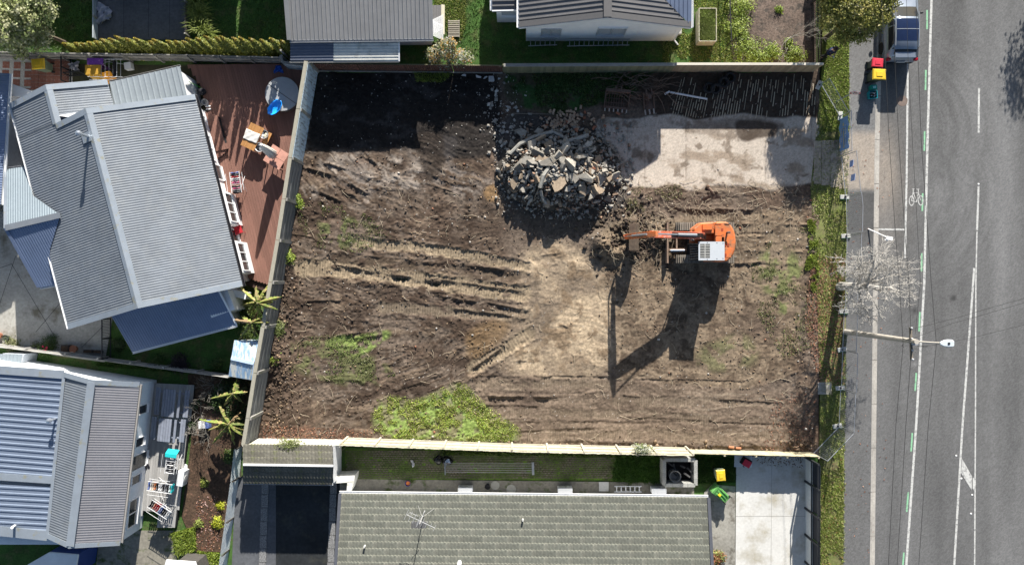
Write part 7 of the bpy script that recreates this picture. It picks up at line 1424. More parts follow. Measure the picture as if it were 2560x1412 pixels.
# small rubble joined: far too many to pick apart
def scatter_hulls(name, label, pts, sizes, cols, seed, m, parent=None, cat='debris', flat=.6):
    """many small six-faced stones in one mesh"""
    n = len(pts); r_ = np.random.default_rng(seed); b = np.array([(-1, -1, -1), (1, -1, -1), (1, 1, -1), (-1, 1, -1), (-1, -1, 1), (1, -1, 1), (1, 1, 1), (-1, 1, 1)], float) * .5
    V = b[None] * (1 + r_.uniform(-.4, .25, (n, 8, 3))); V[:, :, 2] *= flat; V *= (np.array(sizes)[:, None, None] * np.stack([np.ones(n), r_.uniform(.4, 1, n), np.ones(n)], 1)[:, None, :])
    a = r_.uniform(0, 6.28, n); tx = r_.normal(0, .4, n); c, s_ = np.cos(a), np.sin(a); y2 = V[:, :, 1] * np.cos(tx)[:, None] - V[:, :, 2] * np.sin(tx)[:, None]; z2 = V[:, :, 1] * np.sin(tx)[:, None] + V[:, :, 2] * np.cos(tx)[:, None]
    W = np.stack([V[:, :, 0] * c[:, None] - y2 * s_[:, None], V[:, :, 0] * s_[:, None] + y2 * c[:, None], z2], -1) + np.array(pts)[:, None, :]
    f = np.array([(3, 2, 1, 0), (4, 5, 6, 7), (0, 1, 5, 4), (1, 2, 6, 5), (2, 3, 7, 6), (3, 0, 4, 7)]); F = (f[None] + 8 * np.arange(n)[:, None, None]).reshape(-1, 4)
    o = np_mesh(name, W.reshape(-1, 3), F, m, parent, col=np.repeat(np.array(cols), 8, 0)); o['kind'] = 'stuff'
    if label: tag(o, label, cat)
    return o
m_chip = mat('loose_chips', (.1, .1, .1), .92, var=.15, scale=14, vcol=True)
pts, sz, cl_ = [], [], []
for i in range(2600):
    x, y = rnd.gauss(1400, 82), rnd.gauss(428, 62)
    if not (1235 < x < 1585 and 285 < y < 548): continue
    s_ = .05 + .16 * rnd.random() ** 2.5; pts.append(G(x, y, max(pile_z(x, y), 0) + .03 + s_ * .2)[:]); sz.append(s_); k = rnd.uniform(.6, 1.2); cl_.append((.32 * k, .30 * k, .265 * k) if rnd.random() > .15 else (.30 * k, .19 * k, .13 * k))
scatter_hulls('small_rubble', None, pts, sz, cl_, 7, m_chip, rp)
pts, sz, cl_ = [], [], []
def tracky(x, y): i = int(np.clip((y - 168) / STEP, 0, ny - 1)); j = int(np.clip((x - 604) / STEP, 0, nx - 1)); return z_track[i, j] > .3 or z_drive[i, j] > .5 or z_br[i, j] > .5
def debris(n, fn, s0, s1, tones, p=2.5):
    for i in range(n):
        x, y = fn(); s_ = s0 + (s1 - s0) * rnd.random() ** p; k = rnd.uniform(.7, 1.25); c_ = rnd.choice(tones)
        if inside(np.array([x]), np.array([y]), SITE)[0] and not (tracky(x, y) and rnd.random() < .85): pts.append(G(x, y, soil_z(x, y) + s_ * .15)[:]); sz.append(s_); cl_.append(tuple(v * k for v in c_))
PALE, GREY, DRK, TAN_, RED_ = (.46, .43, .39), (.30, .28, .25), (.045, .033, .025), (.24, .17, .11), (.28, .13, .08)
debris(420, lambda: (rnd.uniform(790, 1260), rnd.uniform(185, 380)), .012, .09, [PALE, GREY, GREY], 4)
debris(240, lambda: (rnd.gauss(1255, 24), rnd.gauss(285, 55)), .03, .22, [PALE, PALE, GREY], 3)
debris(4200, lambda: (rnd.uniform(645, 1300), rnd.uniform(390, 1090)), .02, .10, [(.09, .066, .048), (.12, .09, .066), TAN_, (.08, .06, .045)], 4)
debris(1000, lambda: (rnd.gauss(700, 26), rnd.uniform(560, 1085)), .03, .15, [(.07, .05, .037), (.09, .065, .046), TAN_], 2.5)
debris(4000, lambda: (rnd.uniform(1300, 2040), rnd.uniform(470, 1120)), .02, .10, [(.11, .08, .06), TAN_, TAN_, (.10, .075, .052)], 4)
debris(700, lambda: (rnd.gauss(1580, 55), rnd.gauss(590, 35)), .05, .22, [DRK, DRK, (.10, .075, .05)], 2.5)
debris(260, lambda: (rnd.uniform(700, 2040), rnd.uniform(400, 1110)), .03, .13, [PALE, GREY, RED_, PALE], 3)
debris(500, lambda: (rnd.uniform(1250, 2040), rnd.gauss(1112, 7)), .04, .2, [DRK, TAN_, (.10, .07, .05)], 2.5)
debris(350, lambda: (rnd.uniform(1500, 2040), rnd.gauss(322, 16)), .015, .06, [(.12, .09, .07), GREY, TAN_], 3)
scatter_hulls('soil_clods', 'loose clods, stones and chips strewn over the cleared soil', pts, sz, cl_, 9, m_chip, cat='clods')
# white concrete pieces near the top boundary
for i, (x, y, w, d, rz, lab) in enumerate([(1160, 190, .28, .16, 10, 'small white slab'), (1193, 192, .5, .2, -8, 'long white slab'), (1214, 195, .24, .12, 30, 'narrow white chip'), (1228, 200, .36, .45, 70, 'widest white slab'), (1248, 197, .22, .14, 50, 'right end white chip')]):
    me = chunk_mesh(300 + i, .25, mat('whitish_concrete', (.55, .55, .55), .9, var=.15)); o = bpy.data.objects.new('concrete_piece', me); C.objects.link(o); o.location = G(x, y, soil_z(x, y) + .05); o.rotation_euler = (.1, .1, R(rz)); o.scale = (w * 1.1, d * 1.3, .25); tag(o, lab + ' of concrete lying below the brown corrugated fence', 'concrete piece', 'white concrete pieces by the brown fence')
# tyres, pipe, batten floor, branches
m_tyre = mat('old_tyre', (.018, .018, .02), .8, var=.2)
for i, (x, y, tilt, lab) in enumerate([(1823, 196, .1, 'old black tyre nearest the tan fence'), (1807, 208, .25, 'old black tyre second from the tan fence'), (1770, 222, .1, 'left old black tyre of the lower pair'), (1787, 224, .6, 'tilted old black tyre of the lower pair')]):
    o = MB().lathe([(.19, -.10), (.28, -.11), (.315, -.07), (.32, 0), (.315, .07), (.28, .11), (.19, .10), (.17, .06), (.26, 0), (.17, -.06), (.19, -.10)], 24, cap=False).build('tyre', m_tyre, None, smooth=True); o.location = G(x, y, .16 + .1 * tilt); o.rotation_euler = (tilt, tilt * .4, 0); tag(o, lab, 'tyre', 'old tyres by the tan fence')
o = MB().tube([P(1676, 231, .12), P(1768, 248, .12)], .055, 10).build('pipe', mWh); tag(o, 'long white plastic pipe lying on the batten floor', 'pipe'); o = MB().bar(P(1662, 236, .12), P(1674, 229, .12), .10, .08).build('pipe_offcut', mWh); tag(o, 'short white plastic offcut beside the long white pipe', 'pipe')
bf = thing('batten_floor', 'remains of a slatted timber floor half buried in dark soil', 'floor remains', G(1800, 245)); m_bat = mat('bleached_batten', (.42, .36, .27), .9, var=.3, scale=9, rand=.3)
for i in range(56):
    x = 1700 + i * 6.2; y0, y1 = (185 if x > 1760 or rnd.random() < .6 else 240), 297 - 6 * rnd.random(); y0 += rnd.uniform(0, 26)
    if x > 1960: y1 -= 4
    sl = -.20 * (1 - i / 75); y = y0
    while y < y1:
        ye = min(y1, y + rnd.uniform(14, 46))
        if rnd.random() < (.80 if x < 1850 else .55):
            xa, xb = x + sl * (y - 190) * 1.3, x + sl * (ye - 190) * 1.3; plank('batten', m_bat, bf, G(xa, y, soil_z(xa, y) + .012), G(xb, ye, soil_z(xb, ye) + .012), rnd.uniform(.022, .04), .03)
        y = ye + rnd.uniform(1, 9)
m_br = mat('dry_branch', (.17, .12, .09), .9, var=.3, scale=8, rand=.3); m_br2 = mat('pale_dry_root', (.36, .30, .22), .9, var=.2, rand=.25)
def stick(c, l, rz, r, bend=.15, z0=.05):
    p = []; a = rz
    for i in range(5): p.append(c + Vector((0, 0, z0 + rnd.uniform(0, .06)))); c = c + Vector((math.cos(a), math.sin(a), 0)) * l / 4; a += rnd.gauss(0, bend * 2)
    return p
bh = thing('branch_heap', 'heap of dry brown branches between the two rusty buckets', 'branch heap', G(1590, 212))
for i in range(60): x, y = rnd.gauss(1592, 34), rnd.gauss(212, 18); l = rnd.uniform(.5, 2.0); MB().tube(stick(G(x - 20, y, 0), l, rnd.uniform(-.9, .9), .02, .2, .1 + rnd.random() * .35), [.024, .02, .018, .014, .007], 5).build('branch', m_br, bh)
rh = thing('root_heap', 'tangle of pale roots and torn grass beside the digging bucket', 'root heap', G(1600, 590))
for i in range(90): x, y = rnd.gauss(1610, 38), rnd.gauss(595, 30); MB().tube(stick(G(x, y, 0), rnd.uniform(.3, 1.1), rnd.uniform(0, 6.28), .012, .3, max(0, soil_z(x, y)) + .05 + rnd.random() * .2), [.014, .012, .01, .008, .004], 4).build('root', m_br2 if rnd.random() < .6 else m_br, rh)
lg = MB(); 
for i in range(620):
    x, y = (rnd.uniform(660, 2035), rnd.uniform(390, 1110)) if rnd.random() < .6 else (rnd.gauss(1720, 170), rnd.gauss(500, 45)); 
    if not inside(np.array([x]), np.array([y]), SITE)[0] or (1500 < x < 2095 and 300 < y < 450): continue
    lg.tube(stick(G(x, y, soil_z(x, y)), rnd.uniform(.12, .75) * (1 if rnd.random() < .9 else 1.8), rnd.uniform(0, 6.28), .01, .2, .02), [.011, .01, .009, .007, .004], 4)
tag(lg.build('twigs', m_br2), 'dry twigs and roots strewn over the cleared soil', 'twigs', kind='stuff')
gb = thing('post_stump', 'dark broken stump lying below the old driveway', 'stump', G(1772, 478)); MB().tube([G(1765, 466, .1), G(1782, 482, .12)], [.10, .06], 8).build('stump', m_br, gb); MB().ball(G(1768, 468, .12), .13, 8, 5, sq=(1, .9, .7)).build('root_ball', mat('garden_soil', (0, 0, 0)), gb)
dr = thing('red_pipes', 'two short terracotta pipes lying inside the lower boundary fence', 'pipe', G(1835, 1117)); MB().tube([G(1820, 1115, .12), G(1833, 1117, .12)], .07, 10).build('pipe', mat('terracotta_pipe', (.40, .17, .09), .8), dr); MB().tube([G(1838, 1118, .12), G(1851, 1119, .12)], .06, 10).build('pipe', MATS['terracotta_pipe'], dr)
# ================================================================ VEGETATION
def leaves(name, pts, size, cols, m, parent=None, up=.5, seed=1, aspect=.5, out=None, kind=None):
    """one leaf-shaped face per point, loosely facing up and outwards"""
    n = len(pts); r_ = np.random.default_rng(seed); nrm = r_.normal(0, 1, (n, 3)); nrm[:, 2] = np.abs(nrm[:, 2]) + up * 2
    if out is not None: nrm += out * 1.2
    nrm /= np.linalg.norm(nrm, axis=1)[:, None]; t = r_.normal(0, 1, (n, 3)); t -= nrm * (t * nrm).sum(1)[:, None]; t /= np.linalg.norm(t, axis=1)[:, None]; b = np.cross(nrm, t)
    s_ = np.asarray(size) * r_.uniform(.6, 1.3, n); s_ = s_[:, None]; P_ = np.asarray(pts)
    V = np.stack([P_ - t * s_ * .5, P_ + b * s_ * aspect * .5 + nrm * s_ * .08, P_ + t * s_ * .5, P_ - b * s_ * aspect * .5 + nrm * s_ * .08], 1).reshape(-1, 3)
    o = np_mesh(name, V, np.arange(4 * n).reshape(-1, 4), m, parent, col=np.repeat(np.asarray(cols), 4, 0))
    if kind: o['kind'] = kind
    return o
m_leaf = mat('leaf', (.1, .1, .1), .5, var=.1, vcol=True, spec=.4, thru=.28)
def tone(n, cols, seed, sd=.25):
    r_ = np.random.default_rng(seed); c_ = np.array(cols)[r_.integers(0, len(cols), n)]; return c_ * np.exp(r_.normal(0, sd, n))[:, None]
def crown_pts(blobs, n, seed, shell=.55, clump=.16, per=16):
    r_ = np.random.default_rng(seed); vol = np.array([b[3] ** 2 for b in blobs]); nc = max(1, n // per); bi = r_.choice(len(blobs), nc, p=vol / vol.sum()); d = r_.normal(0, 1, (nc, 3)); d /= np.linalg.norm(d, axis=1)[:, None]; d[:, 2] = np.where(d[:, 2] < -.35, -d[:, 2], d[:, 2])
    B_ = np.array(blobs)[bi]; q = r_.uniform(shell, 1.06, nc) ** .7; c_ = B_[:, :3] + d * (B_[:, 3] * q)[:, None] * np.array([1, 1, .85])
    pts = np.repeat(c_, per, 0) + r_.normal(0, clump, (nc * per, 3)); return pts, np.repeat(d, per, 0), nc
def branchy(mb, p, d, l, r, depth, spread=.55, gravity=.0, nb=3, seg=3, tip=.004):
    pts = [p]; rs = [r]
    for i in range(seg): d = (d + Vector((rnd.gauss(0, .12), rnd.gauss(0, .12), rnd.gauss(0, .08) + gravity))).normalized(); p = p + d * l / seg; pts.append(p); rs.append(max(tip, r * (1 - .42 * (i + 1) / seg)))
    mb.tube(pts, rs, 6 if depth > 2 else 4, cap=False)
    if depth == 0: return
    for i in range(nb):
        t = rnd.choice(pts[1:]) if i else pts[-1]; dd = (d + Vector((rnd.gauss(0, spread), rnd.gauss(0, spread), rnd.gauss(.08, spread * .6)))).normalized()
        branchy(mb, t, dd, l * rnd.uniform(.55, .85), rs[-1] * rnd.uniform(.6, .9), depth - 1, spread, gravity, nb, seg, tip)
m_bark = mat('brown_bark', (.12, .095, .07), .9, var=.3, scale=8); m_gbark = mat('pale_grey_bark', (.41, .39, .36), .85, var=.2, scale=8)
def tree(label, base, blobs, n, leaf, cols, seed, name='tree', cat='tree', clump=.16, per=16, trunk=.13, group=None):
    t = thing(name, label, cat, base, 0, group); c_ = Vector((np.mean([b[0] for b in blobs]), np.mean([b[1] for b in blobs]), np.mean([b[2] for b in blobs]))); tk = MB(); fork = base.lerp(Vector((c_.x, c_.y, base.z)), .35) + Vector((0, 0, c_.z * .45)); tk.tube([base, base.lerp(fork, .5) + Vector((.04, 0, 0)), fork], [trunk, trunk * .85, trunk * .7], 8); tk.build('trunk', m_bark, t)
    lm = MB()
    for b in blobs: q = Vector(b[:3]); lm.tube([fork, fork.lerp(q, .55) + Vector((rnd.gauss(0, .1), rnd.gauss(0, .1), .05)), q], [trunk * .5, trunk * .32, .015], 6)
    lm.build('limbs', m_bark, t); pts, d, nc = crown_pts(blobs, n, seed, clump=clump, per=per); col = tone(nc, cols, seed, .22).repeat(per, 0) * np.exp(np.random.default_rng(seed).normal(0, .15, nc * per))[:, None]
    leaves('crown', pts, leaf, col, m_leaf, t, .35, seed, .5, d); return t
def bl(x, y, h, r): q = P(x, y, h); return (q.x, q.y, q.z, r)
tree('large evergreen tree with sun gloss tinted leaves in the top left corner', G(165, 108), [bl(55, 40, 2.9, 1.1), bl(15, 80, 2.8, 1.05), bl(98, 22, 2.7, .8), bl(95, 96, 2.0, .72), bl(45, 102, 2.0, .8), bl(15, 15, 3.6, 1.1), bl(-45, 60, 4.6, 1.3), bl(-80, 110, 4.4, 1.2), bl(80, -25, 3.0, 1.0)], 17000, .17, [(.26, .30, .11), (.34, .35, .17), (.44, .44, .27), (.17, .21, .07)], 3, clump=.13)  # pale leaf tones stand for sun glinting on glossy leaves
tree('dense olive green street tree overhanging the parked car', G(2062, 96), [bl(2085, 40, 3.1, .8), bl(2140, 25, 3.5, 1.1), bl(2188, 40, 3.3, .75), bl(2212, 5, 3.4, .6), bl(2112, 85, 2.5, .55), bl(2150, 75, 2.7, .65), bl(2090, -30, 3.4, 1.0), bl(2180, -30, 3.6, 1.0)], 19000, .14, [(.28, .27, .055), (.20, .21, .045), (.38, .34, .10), (.13, .145, .03)], 4, clump=.12)
tree('pale variegated shrub with orange flowers beside the charcoal fence', G(1125, 152), [bl(1115, 120, 1.5, .5), bl(1085, 138, 1.2, .45), bl(1150, 145, 1.1, .5), bl(1110, 150, 1.0, .45), bl(1170, 155, .9, .3), bl(1128, 112, 1.7, .3)], 3200, .10, [(.34, .34, .24), (.45, .26, .07), (.20, .22, .08), (.42, .42, .36), (.14, .17, .06)], 5, 'shrub', 'shrub', .07, 8, .05)
# bare street tree
bt = thing('bare_tree', 'leafless pale grey street tree between the footpath and the mesh fence', 'tree', G(2099, 716, .02)); tb = MB(); base = G(2099, 716, .02); tb.tube([base, base + Vector((.03, .02, 1.6)), base + Vector((.05, .05, 3.5))], [.25, .20, .13], 9); tb.build('trunk', m_gbark, bt); cb = MB(); f0 = base + Vector((.05, .05, 3.4))
for i in range(9): a = i * 2.4 + rnd.uniform(-.5, .5); k = rnd.uniform(.5, 1.1); branchy(cb, f0 + Vector((0, 0, -.19 * i)), Vector((math.cos(a) * k * (.85 if math.cos(a) < 0 else 1) + .05, math.sin(a) * k, .70)).normalized(), rnd.uniform(.92, 1.25), .10, 5, .62, -.015, 3, 3, .0085)
cb.build('branches', m_gbark, bt)
for lab, x, y, s_, nm in [('thin leafless sapling in the bark garden', 1978, 92, 1.0, 'bare_tree'), ('grey leafless bush beside the silver deck', 505, 1035, .75, 'bare_shrub'), ('grey leafless twigs by the small square slab in the bark bed', 520, 1090, .55, 'bare_shrub'), ('leafless bush below the blue garden shed', 535, 960, .6, 'bare_shrub')]:
    t = thing(nm, lab, 'tree' if nm == 'bare_tree' else 'shrub', G(x, y, .03)); cb = MB()
    for i in range(5): branchy(cb, G(x, y, .03), Vector((rnd.gauss(0, .45), rnd.gauss(0, .45), .8)).normalized(), .95 * s_, .022 * s_, 3, .5, 0, 3, 3, .004)
    cb.build('branches', mat('grey_twig', (.26, .24, .21), .9, var=.2), t)
# conifer hedge, each tree its own
m_hl = m_leaf; hedge_src = []
def cone_mesh(seed, m):
    r_ = np.random.default_rng(seed); n = 2200; h = r_.uniform(0, 1, n) ** 1.2; a = r_.uniform(0, 6.28, n); rr = .36 * (1 - h) ** .75 * (1 + .18 * np.sin(3 * a + seed) + .12 * np.sin(7 * a + 9 * h)) * r_.uniform(.7, 1.05, n); pts = np.stack([rr * np.cos(a), rr * np.sin(a), 0.08 + 3.05 * h + .05 * np.cos(5 * a)], -1); d = np.stack([np.cos(a), np.sin(a), np.full(n, .45)], -1)
    col = tone(n, [(.19, .21, .03), (.14, .17, .026), (.25, .24, .045)], seed, .2); col[h > .88] = col[h > .88] * np.array((1.35, 1.0, .8)); o = leaves('foliage', pts, .13, col, m, None, .3, seed, .45, d); return o
srcs = [cone_mesh(60 + i, m_leaf) for i in range(3)]; stem_me = MB().tube([(0, 0, 0), (0, 0, 1.6)], .03, 6).mesh('stem', m_bark); seen = 0
for o in srcs: o['tmp'] = 1
n_h = 26; ORD = ['outermost on the '] + [w + ' from the ' for w in 'second third fourth fifth sixth seventh eighth ninth tenth eleventh twelfth thirteenth'.split()]
for i in range(n_h):
    x = 128 + i * 22.6 + rnd.uniform(-5, 5); y = (118 - 24 * min(1, i / 6)) + rnd.uniform(-4, 4) + (8 if 15 > i > 9 else 0) + (12 * max(0, i - 22) / 4); k = rnd.uniform(.92, 1.06); b_ = P(x, y, 3.1); b_.y = G(0, 134 + i * .22).y; b_.x += 0; nth = ORD[min(i, n_h - 1 - i)] + ('left' if i < n_h / 2 else 'right')
    t = thing('conifer', 'yellow green cone shaped hedge conifer, ' + nth + ' in the row', 'conifer', (b_.x, b_.y, 0), rnd.uniform(0, 6), 'conifer hedge along the grey fence')
    src = srcs[i % 3]; o = src.copy(); C.objects.link(o); o.name = 'foliage'; del o['tmp']; o.parent = t; o.location = (0, 0, 0); o.scale = (k, k, min(1.12, max(.6, H * (1 - (572 - i * .22) / (706 - y)) / 3.13))); piece('stem', stem_me, None, (0, 0, 0)).parent = t
for o in srcs: bpy.data.objects.remove(o)
# bushes, flowers and weeds
def bush(label, x, y, r, h, n, leaf, cols, seed, z=0.02, name='shrub', cat='shrub', group=None):
    t = thing(name, label, cat, G(x, y, z), 0, group); c_ = G(x, y, z); k = max(1, n // 8); r_ = np.random.default_rng(seed); d = r_.normal(0, 1, (k, 3)); d[:, 2] = np.abs(d[:, 2]); d /= np.linalg.norm(d, axis=1)[:, None]; q = r_.uniform(.35, 1.05, k) * (1 + .25 * np.sin(3 * np.arctan2(d[:, 1], d[:, 0]) + seed)); cc = np.array(c_) + d * q[:, None] * np.array([r, r, h]); pts = np.repeat(cc, 8, 0) + r_.normal(0, .05 + .06 * r, (k * 8, 3)); pts[:, 2] = np.maximum(pts[:, 2], z + .02)
    leaves('foliage', pts, leaf, tone(k, cols, seed, .25).repeat(8, 0), m_leaf, t, .4, seed, .5, np.repeat(d, 8, 0)); MB().tube([c_, c_ + Vector((0, 0, h * .6))], .02, 5).build('stem', m_bark, t); return t
LIME = [(.24, .32, .04), (.18, .26, .04), (.30, .36, .07)]; DKG = [(.03, .06, .015), (.045, .08, .02)]; MIDG = [(.07, .12, .025), (.10, .15, .035)]
for i, (lab, x, y, r, h) in enumerate([('largest bright green bush at the foot of the bark garden', 1868, 125, .95, .55), ('bright green bush beside the picket fence in the bark garden', 1985, 138, .6, .45), ('low green bush in the middle foot of the bark garden', 1930, 132, .55, .35), ('small bright green bush high in the bark garden', 1947, 25, .18, .2), ('yellow green bush at the left edge of the bark garden', 1845, 75, .75, .4), ('small green bush at the centre of the bark garden', 1968, 108, .2, .25), ('low green bush at the upper left of the bark garden', 1845, 22, .8, .4), ('green bush by the foot of the bark garden next to the biggest bush', 1900, 148, .4, .35)]): bush(lab, x, y, r, h, int(900 * r / .5), .09, LIME, 20 + i, .03, 'green_bush', 'bush')
bush('dark round clipped bush beside the red flowers', 131, 852, .42, .75, 1600, .05, DKG, 31, name='topiary_bush'); fbu = bush('low bush with pink and red flowers on the lower garden fence', 122, 872, .42, .55, 1100, .08, MIDG, 32, name='flower_bush')
for i in range(9): p = G(126 + rnd.gauss(0, 8), 870 + rnd.gauss(0, 7), .5 + .12 * rnd.random()); MB().ball(p, .055, 7, 4).build('flower', mat('pink_red_flower', (.65, .03, .10), .6, rand=.3), fbu)
for lab, x, y, r, h, cs, sd in [('wispy pale plant at the left end of the garden strip', 32, 862, .42, .4, [(.22, .22, .12), (.14, .16, .06)], 33), ('small leafy plant left of the red flowers', 92, 868, .28, .35, [(.20, .21, .13), (.12, .15, .06)], 34), ('dark purple shrub in the shaded lower garden', 452, 907, .55, .6, [(.035, .022, .028), (.05, .04, .04)], 35), ('green shrub in the shaded lower garden', 397, 905, .40, .4, MIDG, 36), ('small green shrub near the blue shed', 545, 908, .28, .35, MIDG, 37), ('shrub at the corner of the dark metal gate', 300, 862, .35, .35, DKG, 38),
    ('bushy green undergrowth below the upper banana plant', 632, 775, .75, .8, [(.08, .12, .025), (.11, .15, .03)], 39), ('bushy undergrowth between the banana plants and shed', 622, 828, .55, .7, [(.07, .11, .025), (.10, .14, .03)], 40), ('dark undergrowth beside the lower banana plant', 588, 1050, .85, .6, DKG, 41), ('dark undergrowth around the middle banana plant', 575, 975, .85, .55, DKG, 42), ('leafy weeds at the head of the bark bed', 545, 1000, .6, .4, DKG, 43), ('low green hedge against the edge of the silver deck', 488, 1010, .28, .4, DKG, 44), ('second low green hedge plant along the silver deck', 480, 1060, .28, .35, DKG, 45),
    ('yellow green plant in the upper bark bed', 512, 1205, .20, .16, [(.24, .27, .05), (.18, .22, .05)], 46), ('bright yellow plant in the lower bark bed', 545, 1306, .32, .2, [(.38, .40, .03), (.26, .31, .03)], 47), ('pale green plant left of the bright yellow plant', 498, 1307, .22, .14, [(.22, .26, .06)], 48), ('yellow plant beside the pale corrugated fence', 553, 1262, .18, .14, [(.36, .38, .03)], 49), ('green weed clump in the bark bed by the corrugated fence', 575, 1140, .4, .35, MIDG, 50),
    ('leafy vine lying over the fence and mossy shed roof', 722, 1112, .75, .0, [(.16, .20, .05), (.22, .25, .09)], 51), ('white flowered weed poking through the bleached fence', 1605, 1122, .55, .0, [(.40, .42, .32), (.22, .27, .08), (.5, .5, .45)], 52), ('bright green weed at the foot of the boundary wall planks', 722, 642, .38, .5, LIME, 53), ('green weed clump by the boundary wall near the tyre tracks', 745, 505, .35, .3, LIME, 54), ('pale green weed at the boundary wall beside the shed', 697, 822, .40, .35, [(.14, .18, .05), (.18, .21, .07)], 55), ('green weed by the boundary wall below the shed', 690, 900, .28, .25, LIME, 56), ('small flowering weeds at the lower edge of the driveway verge', 1790, 1392, .5, .4, [(.16, .19, .05), (.30, .12, .06), (.2, .22, .06)], 57), ('grassy weeds above the wall corner of the tiled shed', 625, 1100, .35, .3, [(.20, .22, .08)], 58)]:
    zz = 1.75 if 'vine' in lab or 'white flowered' in lab else .03; t = bush(lab, x, y, r, h if h else .22, int(1000 * r / .5), .10, cs, sd, 0.03)
    if zz > 1: t.location = P(x, y, 2.0 if 'vine' in lab else 1.9); t.scale = (1, .55, 1)
# flax clumps and banana plants
def ribbon(mb, c, tip, rise, w, droop=.3, n=9, fold=.25, rag=0.0):
    c, tip = Vector(c), Vector(tip); d = tip - c; s_ = Vector((-d.y, d.x, 0)); s_ = s_.normalized() if s_.length > 1e-4 else Vector((1, 0, 0)); V = []
    for i in range(n + 1):
        t = i / n; p = c + d * t + Vector((0, 0, rise * 4 * t * (1 - t))); ww = w * math.sin(math.pi * min(.97, .12 + .88 * t)) ** .7 * .5; e1, e2 = (1 - rag * rnd.random()), (1 - rag * rnd.random()); V += [p - s_ * ww * e1 + Vector((0, 0, -fold * ww * (1 + 2 * rag * rnd.random()))), p, p + s_ * ww * e2 + Vector((0, 0, -fold * ww * (1 + 2 * rag * rnd.random())))]
    mb.add(V, [(3 * i + k, 3 * i + k + 1, 3 * i + k + 4, 3 * i + k + 3) for i in range(n) for k in (0, 1)])
m_flax = mat('flax_blade', (.16, .20, .035), .6, var=.25, scale=6, rand=.25)
for i, (x, y, lab) in enumerate([(496, 8, 'top'), (505, 42, 'upper middle'), (508, 72, 'lower middle'), (522, 95, 'bottom'), (500, -30, 'highest')]):
    t = thing('flax_clump', lab + ' clump of long green flax blades beside the lattice trellis', 'flax', G(x, y, .02)); fx = MB()
    for k in range(120): a = rnd.uniform(0, 6.28); l = rnd.uniform(.4, .95); c_ = G(x, y, .02) + Vector((rnd.gauss(0, .1), rnd.gauss(0, .1), 0)); ribbon(fx, c_, c_ + Vector((math.cos(a) * l, math.sin(a) * l, rnd.uniform(.05, .7))), rnd.uniform(.15, .4), .035, n=4)
    fx.build('blades', m_flax, t)['kind'] = 'stuff'
m_ban = mat('banana_leaf', (.19, .245, .055), .55, var=.4, scale=9, rand=.35, stain=((.34, .25, .12), 5.0, .54, .08), thru=.2); m_ban2 = mat('shaded_banana_leaf', (.12, .16, .05), .55, var=.35, scale=9, rand=.35, stain=((.30, .24, .12), 5, .56, .08), thru=.2); m_ban3 = mat('dry_banana_leaf', (.27, .185, .10), .8, var=.4, scale=9, rand=.3)
for lab, cx_, cy_, h, tips, m in [('upper banana plant leaning over the boundary wall', 643, 757, 2.5, [(598, 716), (674, 709), (703, 742), (694, 774), (607, 762), (617, 785), (660, 790), (640, 715), (682, 755), (646, 795)], m_ban), ('banana plant just above the blue metal shed', 627, 806, 2.3, [(571, 797), (673, 806), (593, 852), (641, 843), (655, 847), (668, 790), (602, 790)], m_ban), ('middle banana plant in the shaded bark bed', 580, 984, 2.2, [(527, 996), (591, 948), (559, 1016), (607, 1006), (618, 980), (600, 1000)], m_ban), ('lower banana plant beside the pale corrugated fence', 570, 1060, 2.2, [(498, 1048), (546, 1006), (601, 1030), (613, 1075), (586, 1112), (531, 1108), (606, 1088), (545, 1062), (585, 1095), (520, 1075)], m_ban)]:
    top = P(cx_, cy_, h); t = thing('banana_plant', lab, 'banana plant', (top.x, top.y, .02)); MB().tube([(top.x, top.y, .02), (top.x, top.y, h * .6), top], [.12, .09, .05], 8).build('stem', mat('banana_stem', (.22, .20, .09), .7, var=.3), t)
    for (tx, ty) in tips: lf_ = MB(); q = P(tx, ty, h - rnd.uniform(.3, 1.1)); ribbon(lf_, top - Vector((0, 0, .1)), q, rnd.uniform(.12, .32), rnd.uniform(.2, .36), n=14, fold=rnd.uniform(.5, 1.6), rag=.7); lf_.build('leaf', m if rnd.random() < .88 else m_ban3, t)
    for k in range(4): a = rnd.uniform(0, 6.28); l = rnd.uniform(.3, .7); lf_ = MB(); ribbon(lf_, top - Vector((0, 0, .25)), top + Vector((math.cos(a) * l, math.sin(a) * l, -rnd.uniform(.7, 1.3))), .25, rnd.uniform(.2, .34), n=10, fold=1.2, rag=.7); lf_.build('leaf', rnd.choice([m_ban2, m_ban3]), t)
